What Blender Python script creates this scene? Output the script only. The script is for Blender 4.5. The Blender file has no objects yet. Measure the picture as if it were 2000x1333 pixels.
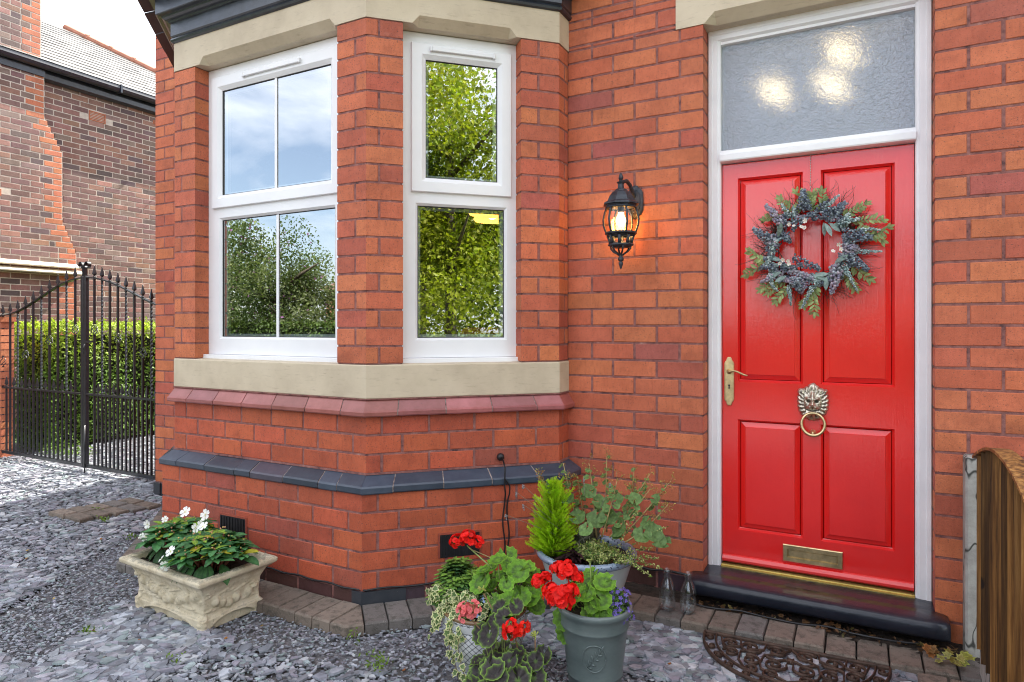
import bpy, math, random
import numpy as np
from mathutils import Vector, Matrix
R = math.radians
rnd = random.Random(7)
scn = bpy.context.scene

# ------------------------------------------------------------------ camera
CAMZ, WALLY, F_PX, YAW = 1.36, 3.28, 1270.0, R(28)
cd = bpy.data.cameras.new("camera")
cam = bpy.data.objects.new("camera", cd)
scn.collection.objects.link(cam)
cam.location = (0, -WALLY, CAMZ)
cam.rotation_euler = (R(90), 0, YAW)
cd.sensor_fit = 'HORIZONTAL'
cd.sensor_width = 36.0
cd.lens = 36.0 * F_PX / 2000.0
cd.shift_y = -(666.5 - 640.0) / 2000.0
cd.clip_start = 0.05
cd.clip_end = 600
scn.camera = cam

# ------------------------------------------------------------------ sky, sun, exposure
SUN = Vector((0.17, 0.80, 0.95)).normalized()      # direction towards the sun
elev = math.asin(SUN.z)
azim = math.atan2(SUN.x, SUN.y)
world = bpy.data.worlds.new("World")
scn.world = world
world.use_nodes = True
wn = world.node_tree
wn.nodes.clear()
out = wn.nodes.new('ShaderNodeOutputWorld')
bg = wn.nodes.new('ShaderNodeBackground')
sky = wn.nodes.new('ShaderNodeTexSky')
sky.sky_type = 'NISHITA'
sky.sun_disc = False
sky.sun_elevation = elev
sky.sun_rotation = azim
sky.air_density = 1.0
sky.dust_density = 1.5
sky.ozone_density = 1.0
tc = wn.nodes.new('ShaderNodeTexCoord')
mp = wn.nodes.new('ShaderNodeMapping')
mp.inputs['Scale'].default_value = (1.0, 1.0, 2.6)
mp.inputs['Location'].default_value = (3.1, 0.4, 0.0)
nz = wn.nodes.new('ShaderNodeTexNoise')
nz.inputs['Scale'].default_value = 2.3
nz.inputs['Detail'].default_value = 7
nz.inputs['Roughness'].default_value = 0.55
nz.inputs['Distortion'].default_value = 0.4
cr = wn.nodes.new('ShaderNodeValToRGB')
cr.color_ramp.elements[0].position = 0.34
cr.color_ramp.elements[0].color = (0.10, 0.10, 0.10, 1)
cr.color_ramp.elements[1].position = 0.62
cr.color_ramp.elements[1].color = (0.92, 0.92, 0.92, 1)
mx = wn.nodes.new('ShaderNodeMixRGB')
mx.inputs['Color2'].default_value = (10.0, 10.0, 10.3, 1)
bg.inputs['Strength'].default_value = 0.10
L = wn.links.new
L(tc.outputs['Generated'], mp.inputs['Vector'])
L(mp.outputs['Vector'], nz.inputs['Vector'])
L(nz.outputs['Fac'], cr.inputs['Fac'])
L(cr.outputs['Color'], mx.inputs['Fac'])
L(sky.outputs['Color'], mx.inputs['Color1'])
L(mx.outputs['Color'], bg.inputs['Color'])
L(bg.outputs['Background'], out.inputs['Surface'])

sd = bpy.data.lights.new("sun", 'SUN')
sd.energy = 5.0
sd.angle = R(0.5)
sd.color = (1.0, 0.94, 0.84)
sun = bpy.data.objects.new("sun", sd)
scn.collection.objects.link(sun)
sun.rotation_euler = (-SUN).to_track_quat('-Z', 'Y').to_euler()
sun.location = (0, 0, 30)
scn.view_settings.view_transform = 'Standard'
scn.view_settings.look = 'None'
scn.view_settings.exposure = 1.68
scn.view_settings.gamma = 1.0
scn.cycles.use_denoising = True
scn.cycles.filter_width = 1.05
scn.cycles.denoising_prefilter = 'ACCURATE'
scn.cycles.max_bounces = 8
scn.cycles.transparent_max_bounces = 16
scn.cycles.sample_clamp_indirect = 6.0
scn.cycles.caustics_reflective = False
scn.cycles.caustics_refractive = False

# ------------------------------------------------------------------ materials
class NT:
    def __init__(s, name):
        s.m = bpy.data.materials.new(name)
        s.m.use_nodes = True
        s.t = s.m.node_tree
        s.t.nodes.clear()
        s.out = s.n('ShaderNodeOutputMaterial')
        s.p = s.n('ShaderNodeBsdfPrincipled')
        s.l(s.p.outputs[0], s.out.inputs['Surface'])
    def n(s, k, **kw):
        q = s.t.nodes.new(k)
        for a, v in kw.items():
            setattr(q, a, v)
        return q
    def l(s, a, b):
        s.t.links.new(a, b)
    def coord(s, scale=(1, 1, 1), kind='Object'):
        t = s.n('ShaderNodeTexCoord')
        m = s.n('ShaderNodeMapping')
        m.inputs['Scale'].default_value = scale
        s.l(t.outputs[kind], m.inputs['Vector'])
        return m.outputs['Vector']
    def noise(s, scale, detail=4, rough=0.55, co=None, dist=0.0):
        q = s.n('ShaderNodeTexNoise')
        q.inputs['Scale'].default_value = scale
        q.inputs['Detail'].default_value = detail
        q.inputs['Roughness'].default_value = rough
        q.inputs['Distortion'].default_value = dist
        if co is None:
            co = s.coord()
        s.l(co, q.inputs['Vector'])
        return q.outputs['Fac']
    def ramp(s, fac, stops):
        q = s.n('ShaderNodeValToRGB')
        e = q.color_ramp.elements
        while len(e) < len(stops):
            e.new(0.5)
        for i, (p, c) in enumerate(stops):
            e[i].position = p
            if not hasattr(c, '__len__'):
                c = (c, c, c)
            e[i].color = (c[0], c[1], c[2], 1)
        s.l(fac, q.inputs['Fac'])
        return q.outputs['Color']
    def attr(s, name='col'):
        q = s.n('ShaderNodeAttribute')
        q.attribute_name = name
        return q.outputs['Color']
    def mix(s, a, b, fac, mode='MIX'):
        q = s.n('ShaderNodeMixRGB', blend_type=mode)
        for i, v in (('Fac', fac), ('Color1', a), ('Color2', b)):
            if hasattr(v, 'is_linked') or hasattr(v, 'links'):
                s.l(v, q.inputs[i])
            elif hasattr(v, '__len__'):
                q.inputs[i].default_value = (v[0], v[1], v[2], 1)
            elif i == 'Fac':
                q.inputs[i].default_value = v
            else:
                q.inputs[i].default_value = (v, v, v, 1)
        return q.outputs['Color']
    def bump(s, h, strength=0.3, dist=0.002, prev=None):
        q = s.n('ShaderNodeBump')
        q.inputs['Strength'].default_value = strength
        q.inputs['Distance'].default_value = dist
        s.l(h, q.inputs['Height'])
        if prev is not None:
            s.l(prev, q.inputs['Normal'])
        s.l(q.outputs['Normal'], s.p.inputs['Normal'])
        return q.outputs['Normal']
    def set(s, **kw):
        for k, v in kw.items():
            k = k.replace('_', ' ')
            i = s.p.inputs[k]
            if hasattr(v, 'links'):
                s.l(v, i)
            elif hasattr(v, '__len__') and len(v) == 3:
                i.default_value = (v[0], v[1], v[2], 1)
            else:
                i.default_value = v
        return s

def simple(name, col, rough=0.6, var=0.15, scale=12, bump=0.2, bscale=120, metal=0.0, bd=0.001, **kw):
    t = NT(name)
    f = t.noise(scale, 5)
    a = tuple(c * (1 - var) for c in col)
    b = tuple(min(1, c * (1 + var)) for c in col)
    c = t.ramp(f, [(0.3, a), (0.7, b)])
    t.set(Base_Color=c, Roughness=rough, Metallic=metal, **kw)
    if bump:
        t.bump(t.noise(bscale, 4), bump, bd)
    return t.m

def brick_mat(name, spot=(0.09, 0.05, 0.04), soot=0.5):
    t = NT(name)
    base = t.attr()
    f = t.noise(7, 7, 0.72)
    c = t.mix(t.mix(base, (0.90, 0.87, 0.87), 1.0, 'MULTIPLY'), t.mix(base, (1.16, 1.20, 1.26), 1.0, 'MULTIPLY'), t.ramp(f, [(0.36, 0), (0.62, 1)]))
    st = t.noise(30, 5, 0.75, t.coord((2.2, 2.2, 0.55)))
    c = t.mix(c, t.mix(c, (0.80, 0.72, 0.70), 1.0, 'MULTIPLY'), t.ramp(st, [(0.50, 0), (0.68, 0.8)]))
    g = t.noise(75, 5, 0.75)
    c = t.mix(c, t.mix(c, (1.25, 1.35, 1.45), 1.0, 'MULTIPLY'), t.ramp(g, [(0.52, 0), (0.68, 0.8)]))
    sp = t.noise(150, 4, 0.7)
    c = t.mix(c, spot, t.ramp(sp, [(0.575, 0), (0.66, 0.9)]))
    big = t.noise(2.1, 8, 0.72, t.coord((1, 1, 1.4)), 0.6)
    c = t.mix(c, t.mix(c, (0.42, 0.36, 0.38), 1.0, 'MULTIPLY'), t.ramp(big, [(0.55, 0), (0.69, soot)]))
    ef = t.noise(4.2, 8, 0.8)
    c = t.mix(c, (0.52, 0.34, 0.27), t.ramp(ef, [(0.64, 0), (0.78, 0.3)]))
    t.set(Base_Color=c, Roughness=t.ramp(g, [(0.3, 0.50), (0.7, 0.85)]))
    h = t.mix(t.noise(42, 6, 0.75), t.noise(260, 4, 0.7), 0.5)
    n1 = t.bump(h, 0.9, 0.0035)
    return t.m

M = {}
M['brick'] = brick_mat('red_brick')
M['mortar'] = None
t = NT('mortar')
c = t.ramp(t.noise(24, 6, 0.7), [(0.32, (0.07, 0.035, 0.036)), (0.44, (0.21, 0.085, 0.076)), (0.60, (0.30, 0.13, 0.11)), (0.78, (0.46, 0.28, 0.23))])
t.set(Base_Color=c, Roughness=0.9)
t.bump(t.noise(160, 5, 0.7), 0.9, 0.003)
M['mortar'] = t.m
M['old_brick'] = brick_mat('old_brown_brick', (0.05, 0.035, 0.035), 0.35)
t = NT('lime_mortar')
t.set(Base_Color=t.ramp(t.noise(14, 5), [(0.3, (0.42, 0.36, 0.31)), (0.7, (0.62, 0.55, 0.47))]), Roughness=0.95)
t.bump(t.noise(120, 4), 0.6, 0.003)
M['lime'] = t.m
# painted stone
t = NT('cream_painted_stone')
f = t.noise(5, 6, 0.6)
c = t.ramp(f, [(0.25, (0.45, 0.37, 0.26)), (0.55, (0.57, 0.48, 0.345)), (0.8, (0.63, 0.54, 0.40))])
st = t.noise(6, 6, 0.7, t.coord((2.0, 2.0, 14.0)))
c = t.mix(c, (0.24, 0.18, 0.13), t.ramp(st, [(0.56, 0), (0.76, 0.55)]))
t.set(Base_Color=c, Roughness=0.55)
t.bump(t.mix(t.noise(40, 6, 0.7), t.noise(9, 4), 0.5), 0.45, 0.004)
M['stone_paint'] = t.m
M['blue_brick'] = None
t = NT('blue_engineering_brick')
c = t.mix(t.attr(), t.mix(t.attr(), (1.5, 1.4, 1.3), 1.0, 'MULTIPLY'), t.ramp(t.noise(14, 6, 0.7), [(0.4, 0), (0.7, 1)]))
c = t.mix(c, (0.30, 0.27, 0.25), t.ramp(t.noise(60, 5, 0.75), [(0.66, 0), (0.80, 0.55)]))
t.set(Base_Color=c, Roughness=t.ramp(t.noise(25, 4), [(0.3, 0.28), (0.7, 0.5)]), Coat_Weight=0.25, Coat_Roughness=0.25)
t.bump(t.noise(70, 5, 0.7), 0.35, 0.002)
M['blue_brick'] = t.m
t = NT('black_gloss_paint')
c = t.ramp(t.noise(18, 5), [(0.3, (0.010, 0.014, 0.022)), (0.7, (0.026, 0.034, 0.050))])  # blue of the reflected sky tinted into the black
t.set(Base_Color=c, Roughness=0.32, Coat_Weight=0.5, Coat_Roughness=0.2)
t.bump(t.noise(22, 5, 0.6, t.coord((1, 1, 6))), 0.25, 0.003)
M['black_paint'] = t.m
t = NT('white_upvc')
c = t.ramp(t.noise(3, 4), [(0.3, (0.76, 0.77, 0.79)), (0.7, (0.84, 0.845, 0.86))])
c = t.mix(c, (0.45, 0.42, 0.38), t.ramp(t.noise(26, 6, 0.8), [(0.7, 0), (0.84, 0.35)]))
t.set(Base_Color=c, Roughness=0.3)
M['upvc'] = t.m
t = NT('white_gloss_paint')
c = t.ramp(t.noise(7, 5), [(0.3, (0.76, 0.77, 0.79)), (0.7, (0.85, 0.85, 0.86))])
c = t.mix(c, (0.40, 0.37, 0.33), t.ramp(t.noise(30, 6, 0.8), [(0.68, 0), (0.82, 0.5)]))
t.set(Base_Color=c, Roughness=0.38)
t.bump(t.noise(14, 5, 0.6, t.coord((8, 8, 1))), 0.35, 0.002)
M['white_paint'] = t.m
M['gasket'] = simple('black_gasket', (0.012, 0.012, 0.014), 0.5, bump=0)
# red door
t = NT('red_gloss_door_paint')
c = t.ramp(t.noise(3.5, 5), [(0.3, (0.70, 0.004, 0.004)), (0.7, (0.80, 0.010, 0.006))])
t.set(Base_Color=c, Roughness=0.55, Coat_Weight=1.0, Coat_Roughness=0.10, Coat_IOR=1.7, Specular_IOR_Level=0.25)
gr = t.noise(16, 6, 0.65, t.coord((7, 7, 0.45)), 1.2)
gr2 = t.noise(70, 4, 0.7)
t.bump(t.mix(gr, gr2, 0.35), 0.42, 0.0026)
bn = t.p.inputs['Normal'].links[0].from_socket
t.l(bn, t.p.inputs['Coat Normal'])
M['red_paint'] = t.m
M['brass'] = simple('antique_brass', (0.62, 0.49, 0.27), 0.36, 0.3, 25, 0.15, 200, 1.0)
t = NT('dark_crease_brass')
f = t.noise(60, 5, 0.6)
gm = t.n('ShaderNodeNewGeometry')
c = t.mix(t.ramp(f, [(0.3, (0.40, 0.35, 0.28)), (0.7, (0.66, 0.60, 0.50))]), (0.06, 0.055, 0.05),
          t.ramp(gm.outputs['Pointiness'], [(0.42, 1.0), (0.50, 0.0)]))  # darker in the creases
t.set(Base_Color=c, Roughness=0.33, Metallic=0.95)
M['lion_brass'] = t.m
M['iron'] = simple('black_iron_paint', (0.009, 0.011, 0.016), 0.32, 0.4, 30, 0.3, 90, 0.0, 0.001, Coat_Weight=0.4, Coat_Roughness=0.2)
t = NT('lantern_metal')
c = t.ramp(t.noise(40, 5), [(0.3, (0.015, 0.018, 0.025)), (0.7, (0.045, 0.052, 0.066))])
t.set(Base_Color=c, Roughness=0.42, Metallic=0.2)
t.bump(t.noise(140, 4), 0.4, 0.001)
M['lantern'] = t.m
def glass_mat(name, refl, tint=(1, 1, 1), rough=0.0, bump=None):
    t = NT(name)
    tr = t.n('ShaderNodeBsdfTransparent')
    tr.inputs[0].default_value = (*tint, 1)
    gl = t.n('ShaderNodeBsdfGlossy')
    gl.inputs['Roughness'].default_value = rough
    gl.inputs['Color'].default_value = (0.93, 0.97, 1.0, 1)
    lw = t.n('ShaderNodeLayerWeight')
    lw.inputs['Blend'].default_value = 0.5
    pw = t.n('ShaderNodeMath', operation='POWER')
    t.l(lw.outputs['Facing'], pw.inputs[0]); pw.inputs[1].default_value = 3.5
    ma = t.n('ShaderNodeMath', operation='MULTIPLY_ADD')
    t.l(pw.outputs[0], ma.inputs[0])
    ma.inputs[1].default_value = 0.8
    ma.inputs[2].default_value = refl
    ma.use_clamp = True
    mx = t.n('ShaderNodeMixShader')
    t.l(ma.outputs[0], mx.inputs[0])
    t.l(tr.outputs[0], mx.inputs[1])
    t.l(gl.outputs[0], mx.inputs[2])
    t.l(mx.outputs[0], t.out.inputs['Surface'])
    if bump:
        b = t.n('ShaderNodeBump')
        b.inputs['Strength'].default_value = bump[0]
        b.inputs['Distance'].default_value = 0.004
        t.l(t.noise(bump[1], 2, 0.4), b.inputs['Height'])
        t.l(b.outputs[0], gl.inputs['Normal'])
    return t.m
M['pane'] = glass_mat('window_glass', 0.45, (0.72, 0.78, 0.76), 0.0, (0.03, 2.2))
M['bottle'] = glass_mat('bottle_glass', 0.07, (0.94, 0.955, 0.955), 0.03)
M['lamp_glass'] = glass_mat('lantern_glass', 0.05, (1.0, 0.90, 0.68), 0.05)
# obscured fanlight glass
t = NT('obscured_glass')
wv = t.noise(48, 3, 0.5, t.coord((1.0, 1.0, 1.0)), 1.5)
fine = t.noise(160, 3, 0.6)
b = t.n('ShaderNodeBump')
b.inputs['Strength'].default_value = 1.0
b.inputs['Distance'].default_value = 0.010
t.l(t.mix(wv, fine, 0.4), b.inputs['Height'])
rf = t.n('ShaderNodeBsdfRefraction')
rf.inputs['IOR'].default_value = 1.18
rf.inputs['Roughness'].default_value = 0.14
rf.inputs['Color'].default_value = (0.86, 0.90, 0.92, 1)
t.l(b.outputs[0], rf.inputs['Normal'])
tl = t.n('ShaderNodeBsdfTranslucent')
tl.inputs['Color'].default_value = (0.75, 0.80, 0.86, 1)
df = t.n('ShaderNodeBsdfDiffuse')
df.inputs['Color'].default_value = (0.24, 0.30, 0.38, 1)
gl = t.n('ShaderNodeBsdfGlossy')
gl.inputs['Roughness'].default_value = 0.22
gl.inputs['Color'].default_value = (0.9, 0.94, 1.0, 1)
t.l(b.outputs[0], gl.inputs['Normal'])
m1 = t.n('ShaderNodeMixShader'); m1.inputs[0].default_value = 0.45
t.l(rf.outputs[0], m1.inputs[1]); t.l(df.outputs[0], m1.inputs[2])
m2 = t.n('ShaderNodeMixShader'); m2.inputs[0].default_value = 0.24
t.l(m1.outputs[0], m2.inputs[1]); t.l(gl.outputs[0], m2.inputs[2])
t.l(m2.outputs[0], t.out.inputs['Surface'])
M['obscured'] = t.m
def emit(name, col, s):
    t = NT(name)
    e = t.n('ShaderNodeEmission')
    e.inputs[0].default_value = (*col, 1)
    e.inputs[1].default_value = s
    t.l(e.outputs[0], t.out.inputs['Surface'])
    return t.m
M['bulb'] = emit('lit_bulb', (1.0, 0.72, 0.40), 2.6)
M['hall_bulb'] = emit('lit_hall_bulb', (1.0, 0.74, 0.40), 3.6)

def attr_mat(name, rough=0.5, bump=0.3, bscale=150, trans=0.0, var=0.2, vscale=30, spec=0.5, coat=0.0):
    t = NT(name)
    a = t.attr()
    lo = t.mix(a, (1 - var,) * 3, 1.0, 'MULTIPLY')
    hi = t.mix(a, (1 + var,) * 3, 1.0, 'MULTIPLY')
    c = t.mix(lo, hi, t.ramp(t.noise(vscale, 4), [(0.35, 0), (0.65, 1)]))
    t.set(Base_Color=c, Roughness=rough, Specular_IOR_Level=spec, Coat_Weight=coat)
    if bump:
        t.bump(t.noise(bscale, 4, 0.6), bump, 0.001)
    if trans:
        tl = t.n('ShaderNodeBsdfTranslucent')
        t.l(t.mix(c, (1.3, 1.5, 0.6), 1.0, 'MULTIPLY'), tl.inputs[0])
        mx = t.n('ShaderNodeMixShader')
        mx.inputs[0].default_value = trans
        t.l(t.p.outputs[0], mx.inputs[1])
        t.l(tl.outputs[0], mx.inputs[2])
        t.l(mx.outputs[0], t.out.inputs['Surface'])
    return t.m
M['leaf'] = attr_mat('leaf', 0.55, 0.5, 160, 0.25, 0.25, 70, 0.28)
M['sun_leaf'] = attr_mat('sunny_leaf', 0.5, 0, 200, 0.42, 0.15, 3, 0.3)
M['petal'] = attr_mat('petal', 0.55, 0.2, 220, 0.18, 0.10, 50, 0.25)
M['slate'] = attr_mat('slate', 0.55, 0.6, 90, 0, 0.25, 25, 0.4)
M['berry'] = attr_mat('berry', 0.35, 0, 1, 0, 0.15, 30, 0.5)
M['twig'] = simple('twig', (0.055, 0.032, 0.022), 0.8, 0.3, 30, 0.4, 150)
M['bark'] = simple('bark', (0.11, 0.085, 0.06), 0.9, 0.35, 9, 0.9, 30, bd=0.02)
M['soil'] = simple('potting_soil', (0.030, 0.020, 0.014), 0.95, 0.5, 40, 1.0, 90, bd=0.006)
t = NT('ground_grit')
c = t.ramp(t.noise(55, 6, 0.75), [(0.3, (0.08, 0.075, 0.08)), (0.5, (0.18, 0.175, 0.19)), (0.72, (0.32, 0.31, 0.33))])
c = t.mix(c, (0.10, 0.085, 0.065), t.ramp(t.noise(1.6, 5), [(0.45, 0), (0.7, 0.6)]))
t.set(Base_Color=c, Roughness=0.9)
t.bump(t.noise(130, 6, 0.75), 1.0, 0.008)
M['grit'] = t.m
t = NT('paver')
a = t.attr()
c = t.mix(a, (0.045, 0.042, 0.032), t.ramp(t.noise(22, 6, 0.75), [(0.48, 0), (0.68, 0.85)]))
c = t.mix(c, (0.32, 0.30, 0.27), t.ramp(t.noise(240, 3, 0.6), [(0.62, 0), (0.70, 0.8)]))
t.set(Base_Color=c, Roughness=0.9)
t.bump(t.noise(170, 5, 0.7), 0.9, 0.004)
M['paver'] = t.m
t = NT('cast_stone')
c = t.ramp(t.noise(13, 6, 0.7), [(0.28, (0.42, 0.34, 0.22)), (0.5, (0.60, 0.52, 0.37)), (0.75, (0.70, 0.63, 0.49))])
c = t.mix(c, (0.16, 0.14, 0.10), t.ramp(t.noise(45, 6, 0.8), [(0.56, 0), (0.70, 0.8)]))
gm = t.n('ShaderNodeNewGeometry')
sx = t.n('ShaderNodeSeparateXYZ'); t.l(gm.outputs['Normal'], sx.inputs[0])
lich = t.mix((0, 0, 0), t.ramp(t.noise(38, 6, 0.8), [(0.40, 0), (0.58, 0.85)]), t.ramp(sx.outputs['Z'], [(0.5, 0), (0.9, 1)]))
c = t.mix(c, (0.20, 0.19, 0.155), lich)
t.set(Base_Color=c, Roughness=0.92)
t.bump(t.noise(190, 5, 0.7), 0.8, 0.003)
M['cast_stone'] = t.m
t = NT('brown_fence_wood')
a = t.noise(5, 7, 0.7, t.coord((11, 11, 0.35)), 0.25)
c = t.ramp(a, [(0.34, (0.030, 0.012, 0.004)), (0.47, (0.17, 0.072, 0.018)), (0.60, (0.36, 0.17, 0.045)), (0.70, (0.52, 0.28, 0.09))])
kn = t.noise(7, 3, 0.5, t.coord((3, 3, 1.2)))
c = t.mix(c, (0.022, 0.010, 0.005), t.ramp(kn, [(0.70, 0), (0.76, 0.95)]))
c = t.mix(c, t.attr(), 1.0, 'MULTIPLY')
t.set(Base_Color=c, Roughness=0.6)
t.bump(a, 0.7, 0.003)
M['wood'] = t.m
t = NT('cracked_concrete')
c = t.ramp(t.noise(10, 6, 0.7), [(0.3, (0.24, 0.23, 0.21)), (0.7, (0.44, 0.43, 0.40))])
vo = t.n('ShaderNodeTexVoronoi', feature='DISTANCE_TO_EDGE')
vo.inputs['Scale'].default_value = 7.0
nn_ = t.n('ShaderNodeTexNoise'); nn_.inputs['Scale'].default_value = 9
cm = t.coord((1.2, 1.2, 0.55))
t.l(cm, nn_.inputs['Vector'])
va = t.n('ShaderNodeMixRGB'); va.inputs[0].default_value = 0.16
t.l(cm, va.inputs[1]); t.l(nn_.outputs['Color'], va.inputs[2])
t.l(va.outputs[0], vo.inputs['Vector'])
c = t.mix((0.05, 0.05, 0.045), c, t.ramp(vo.outputs['Distance'], [(0.008, 0), (0.03, 1)]))
t.set(Base_Color=c, Roughness=0.9)
t.bump(t.noise(90, 5, 0.7), 0.7, 0.003)
M['concrete'] = t.m
M['rust'] = simple('rusty_cast_iron', (0.065, 0.036, 0.024), 0.62, 0.5, 35, 0.6, 150, 0.25, 0.002)
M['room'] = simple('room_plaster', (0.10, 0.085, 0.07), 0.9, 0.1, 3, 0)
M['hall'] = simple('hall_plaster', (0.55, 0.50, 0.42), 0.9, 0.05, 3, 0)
M['cream_wood'] = simple('pale_wood', (0.55, 0.34, 0.12), 0.5, 0.25, 10, 0.2)
M['red_cloth'] = simple('red_fabric', (0.62, 0.015, 0.015), 0.7, 0.1, 10, 0.2)
M['lamp_wood'] = None
t = NT('lit_veneer_shade')
t.set(Base_Color=(0.75, 0.42, 0.12), Roughness=0.6, Emission_Color=(1.0, 0.50, 0.12), Emission_Strength=1.3)
M['lamp_wood'] = t.m
t = NT('grey_glazed_planter')
c = t.ramp(t.noise(9, 5), [(0.3, (0.46, 0.53, 0.52)), (0.7, (0.55, 0.61, 0.60))])
t.set(Base_Color=c, Roughness=0.28, Coat_Weight=0.5, Coat_Roughness=0.12)
t.bump(t.noise(30, 4), 0.1, 0.002)
M['grey_glaze'] = t.m
t = NT('blue_grey_rim')
c = t.ramp(t.noise(60, 4), [(0.3, (0.16, 0.22, 0.31)), (0.7, (0.27, 0.34, 0.44))])
c = t.mix(c, (0.02, 0.03, 0.05), t.ramp(t.noise(75, 2, 0.4), [(0.64, 0), (0.67, 1)]))
t.set(Base_Color=c, Roughness=0.25, Coat_Weight=0.5)
M['rim_glaze'] = t.m
t = NT('dark_grey_planter')
c = t.ramp(t.noise(8, 6, 0.7, t.coord((1, 1, 2))), [(0.3, (0.085, 0.115, 0.115)), (0.7, (0.14, 0.175, 0.170))])
t.set(Base_Color=c, Roughness=0.38, Coat_Weight=0.2)
t.bump(t.noise(60, 4), 0.15, 0.001)
M['dark_pot'] = t.m
# ceramic pot: off-white with dark geometric brushwork between brown bands (local z and angle)
t = NT('patterned_ceramic')
tcn = t.n('ShaderNodeTexCoord')
sx = t.n('ShaderNodeSeparateXYZ'); t.l(tcn.outputs['Object'], sx.inputs[0])
at = t.n('ShaderNodeMath', operation='ARCTAN2'); t.l(sx.outputs['Y'], at.inputs[0]); t.l(sx.outputs['X'], at.inputs[1])
cb = t.n('ShaderNodeCombineXYZ'); t.l(at.outputs[0], cb.inputs[0]); t.l(sx.outputs['Z'], cb.inputs[1])
def wave(scale_v, sc, dist=0.0, typ='BANDS', d='X'):
    mp = t.n('ShaderNodeMapping'); mp.inputs['Scale'].default_value = scale_v
    t.l(cb.outputs[0], mp.inputs[0])
    w = t.n('ShaderNodeTexWave', wave_type=typ)
    w.bands_direction = d
    w.inputs['Scale'].default_value = sc
    w.inputs['Distortion'].default_value = dist
    t.l(mp.outputs[0], w.inputs[0])
    return w.outputs['Fac']
v1 = wave((9, 60, 1), 0.42, 0.6, d='DIAGONAL')
v2 = wave((-9, 60, 1), 0.42, 0.6, d='DIAGONAL')
pat = t.mix(t.ramp(v1, [(0.06, 1), (0.14, 0)]), t.ramp(v2, [(0.06, 1), (0.14, 0)]), 1.0, 'ADD')
dash = t.ramp(wave((14, 0.01, 1), 0.9, 0.3), [(0.22, 1), (0.34, 0)])
zr = t.n('ShaderNodeMapRange'); zr.inputs['From Max'].default_value = 0.26; t.l(sx.outputs['Z'], zr.inputs[0])
sel = t.ramp(zr.outputs[0], [(0.0, 0), (0.14, 0), (0.145, 1), (0.30, 1), (0.305, 0), (0.80, 0), (0.805, 1), (0.89, 1), (0.895, 0)])
bd = t.ramp(zr.outputs[0], [(0.0, 0), (0.125, 0), (0.135, 1), (0.145, 0), (0.30, 0), (0.31, 1), (0.32, 0), (0.79, 0), (0.80, 1), (0.81, 0), (0.90, 0), (0.91, 1), (0.92, 0)])
body = t.ramp(t.noise(11, 4), [(0.3, (0.62, 0.64, 0.65)), (0.7, (0.72, 0.73, 0.73))])
c = t.mix(body, (0.07, 0.08, 0.09), t.mix(t.mix(t.mix(pat, (0.65,) * 3, 1, 'MULTIPLY'), dash, sel), bd, 1.0, 'ADD'))
c = t.mix(c, (0.16, 0.085, 0.035), t.ramp(zr.outputs[0], [(0.93, 0), (0.95, 1)]))
t.set(Base_Color=c, Roughness=0.22, Coat_Weight=0.4)
M['ceramic'] = t.m
M['roof_slate'] = attr_mat('roof_slate', 0.42, 0.4, 40, 0, 0.2, 6)
M['render'] = simple('cream_render', (0.62, 0.56, 0.45), 0.9, 0.08, 3, 0.2)
M['grass'] = simple('grass_ground', (0.07, 0.11, 0.03), 0.95, 0.4, 3, 0.8, 60, bd=0.02)
M['asphalt'] = simple('asphalt', (0.055, 0.055, 0.058), 0.9, 0.2, 20, 0.6, 300)
M['rubber'] = simple('black_cable', (0.012, 0.012, 0.014), 0.45, 0.2, 30, 0)
M['terracotta'] = simple('terracotta', (0.42, 0.13, 0.06), 0.75, 0.15, 30, 0.3)

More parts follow.
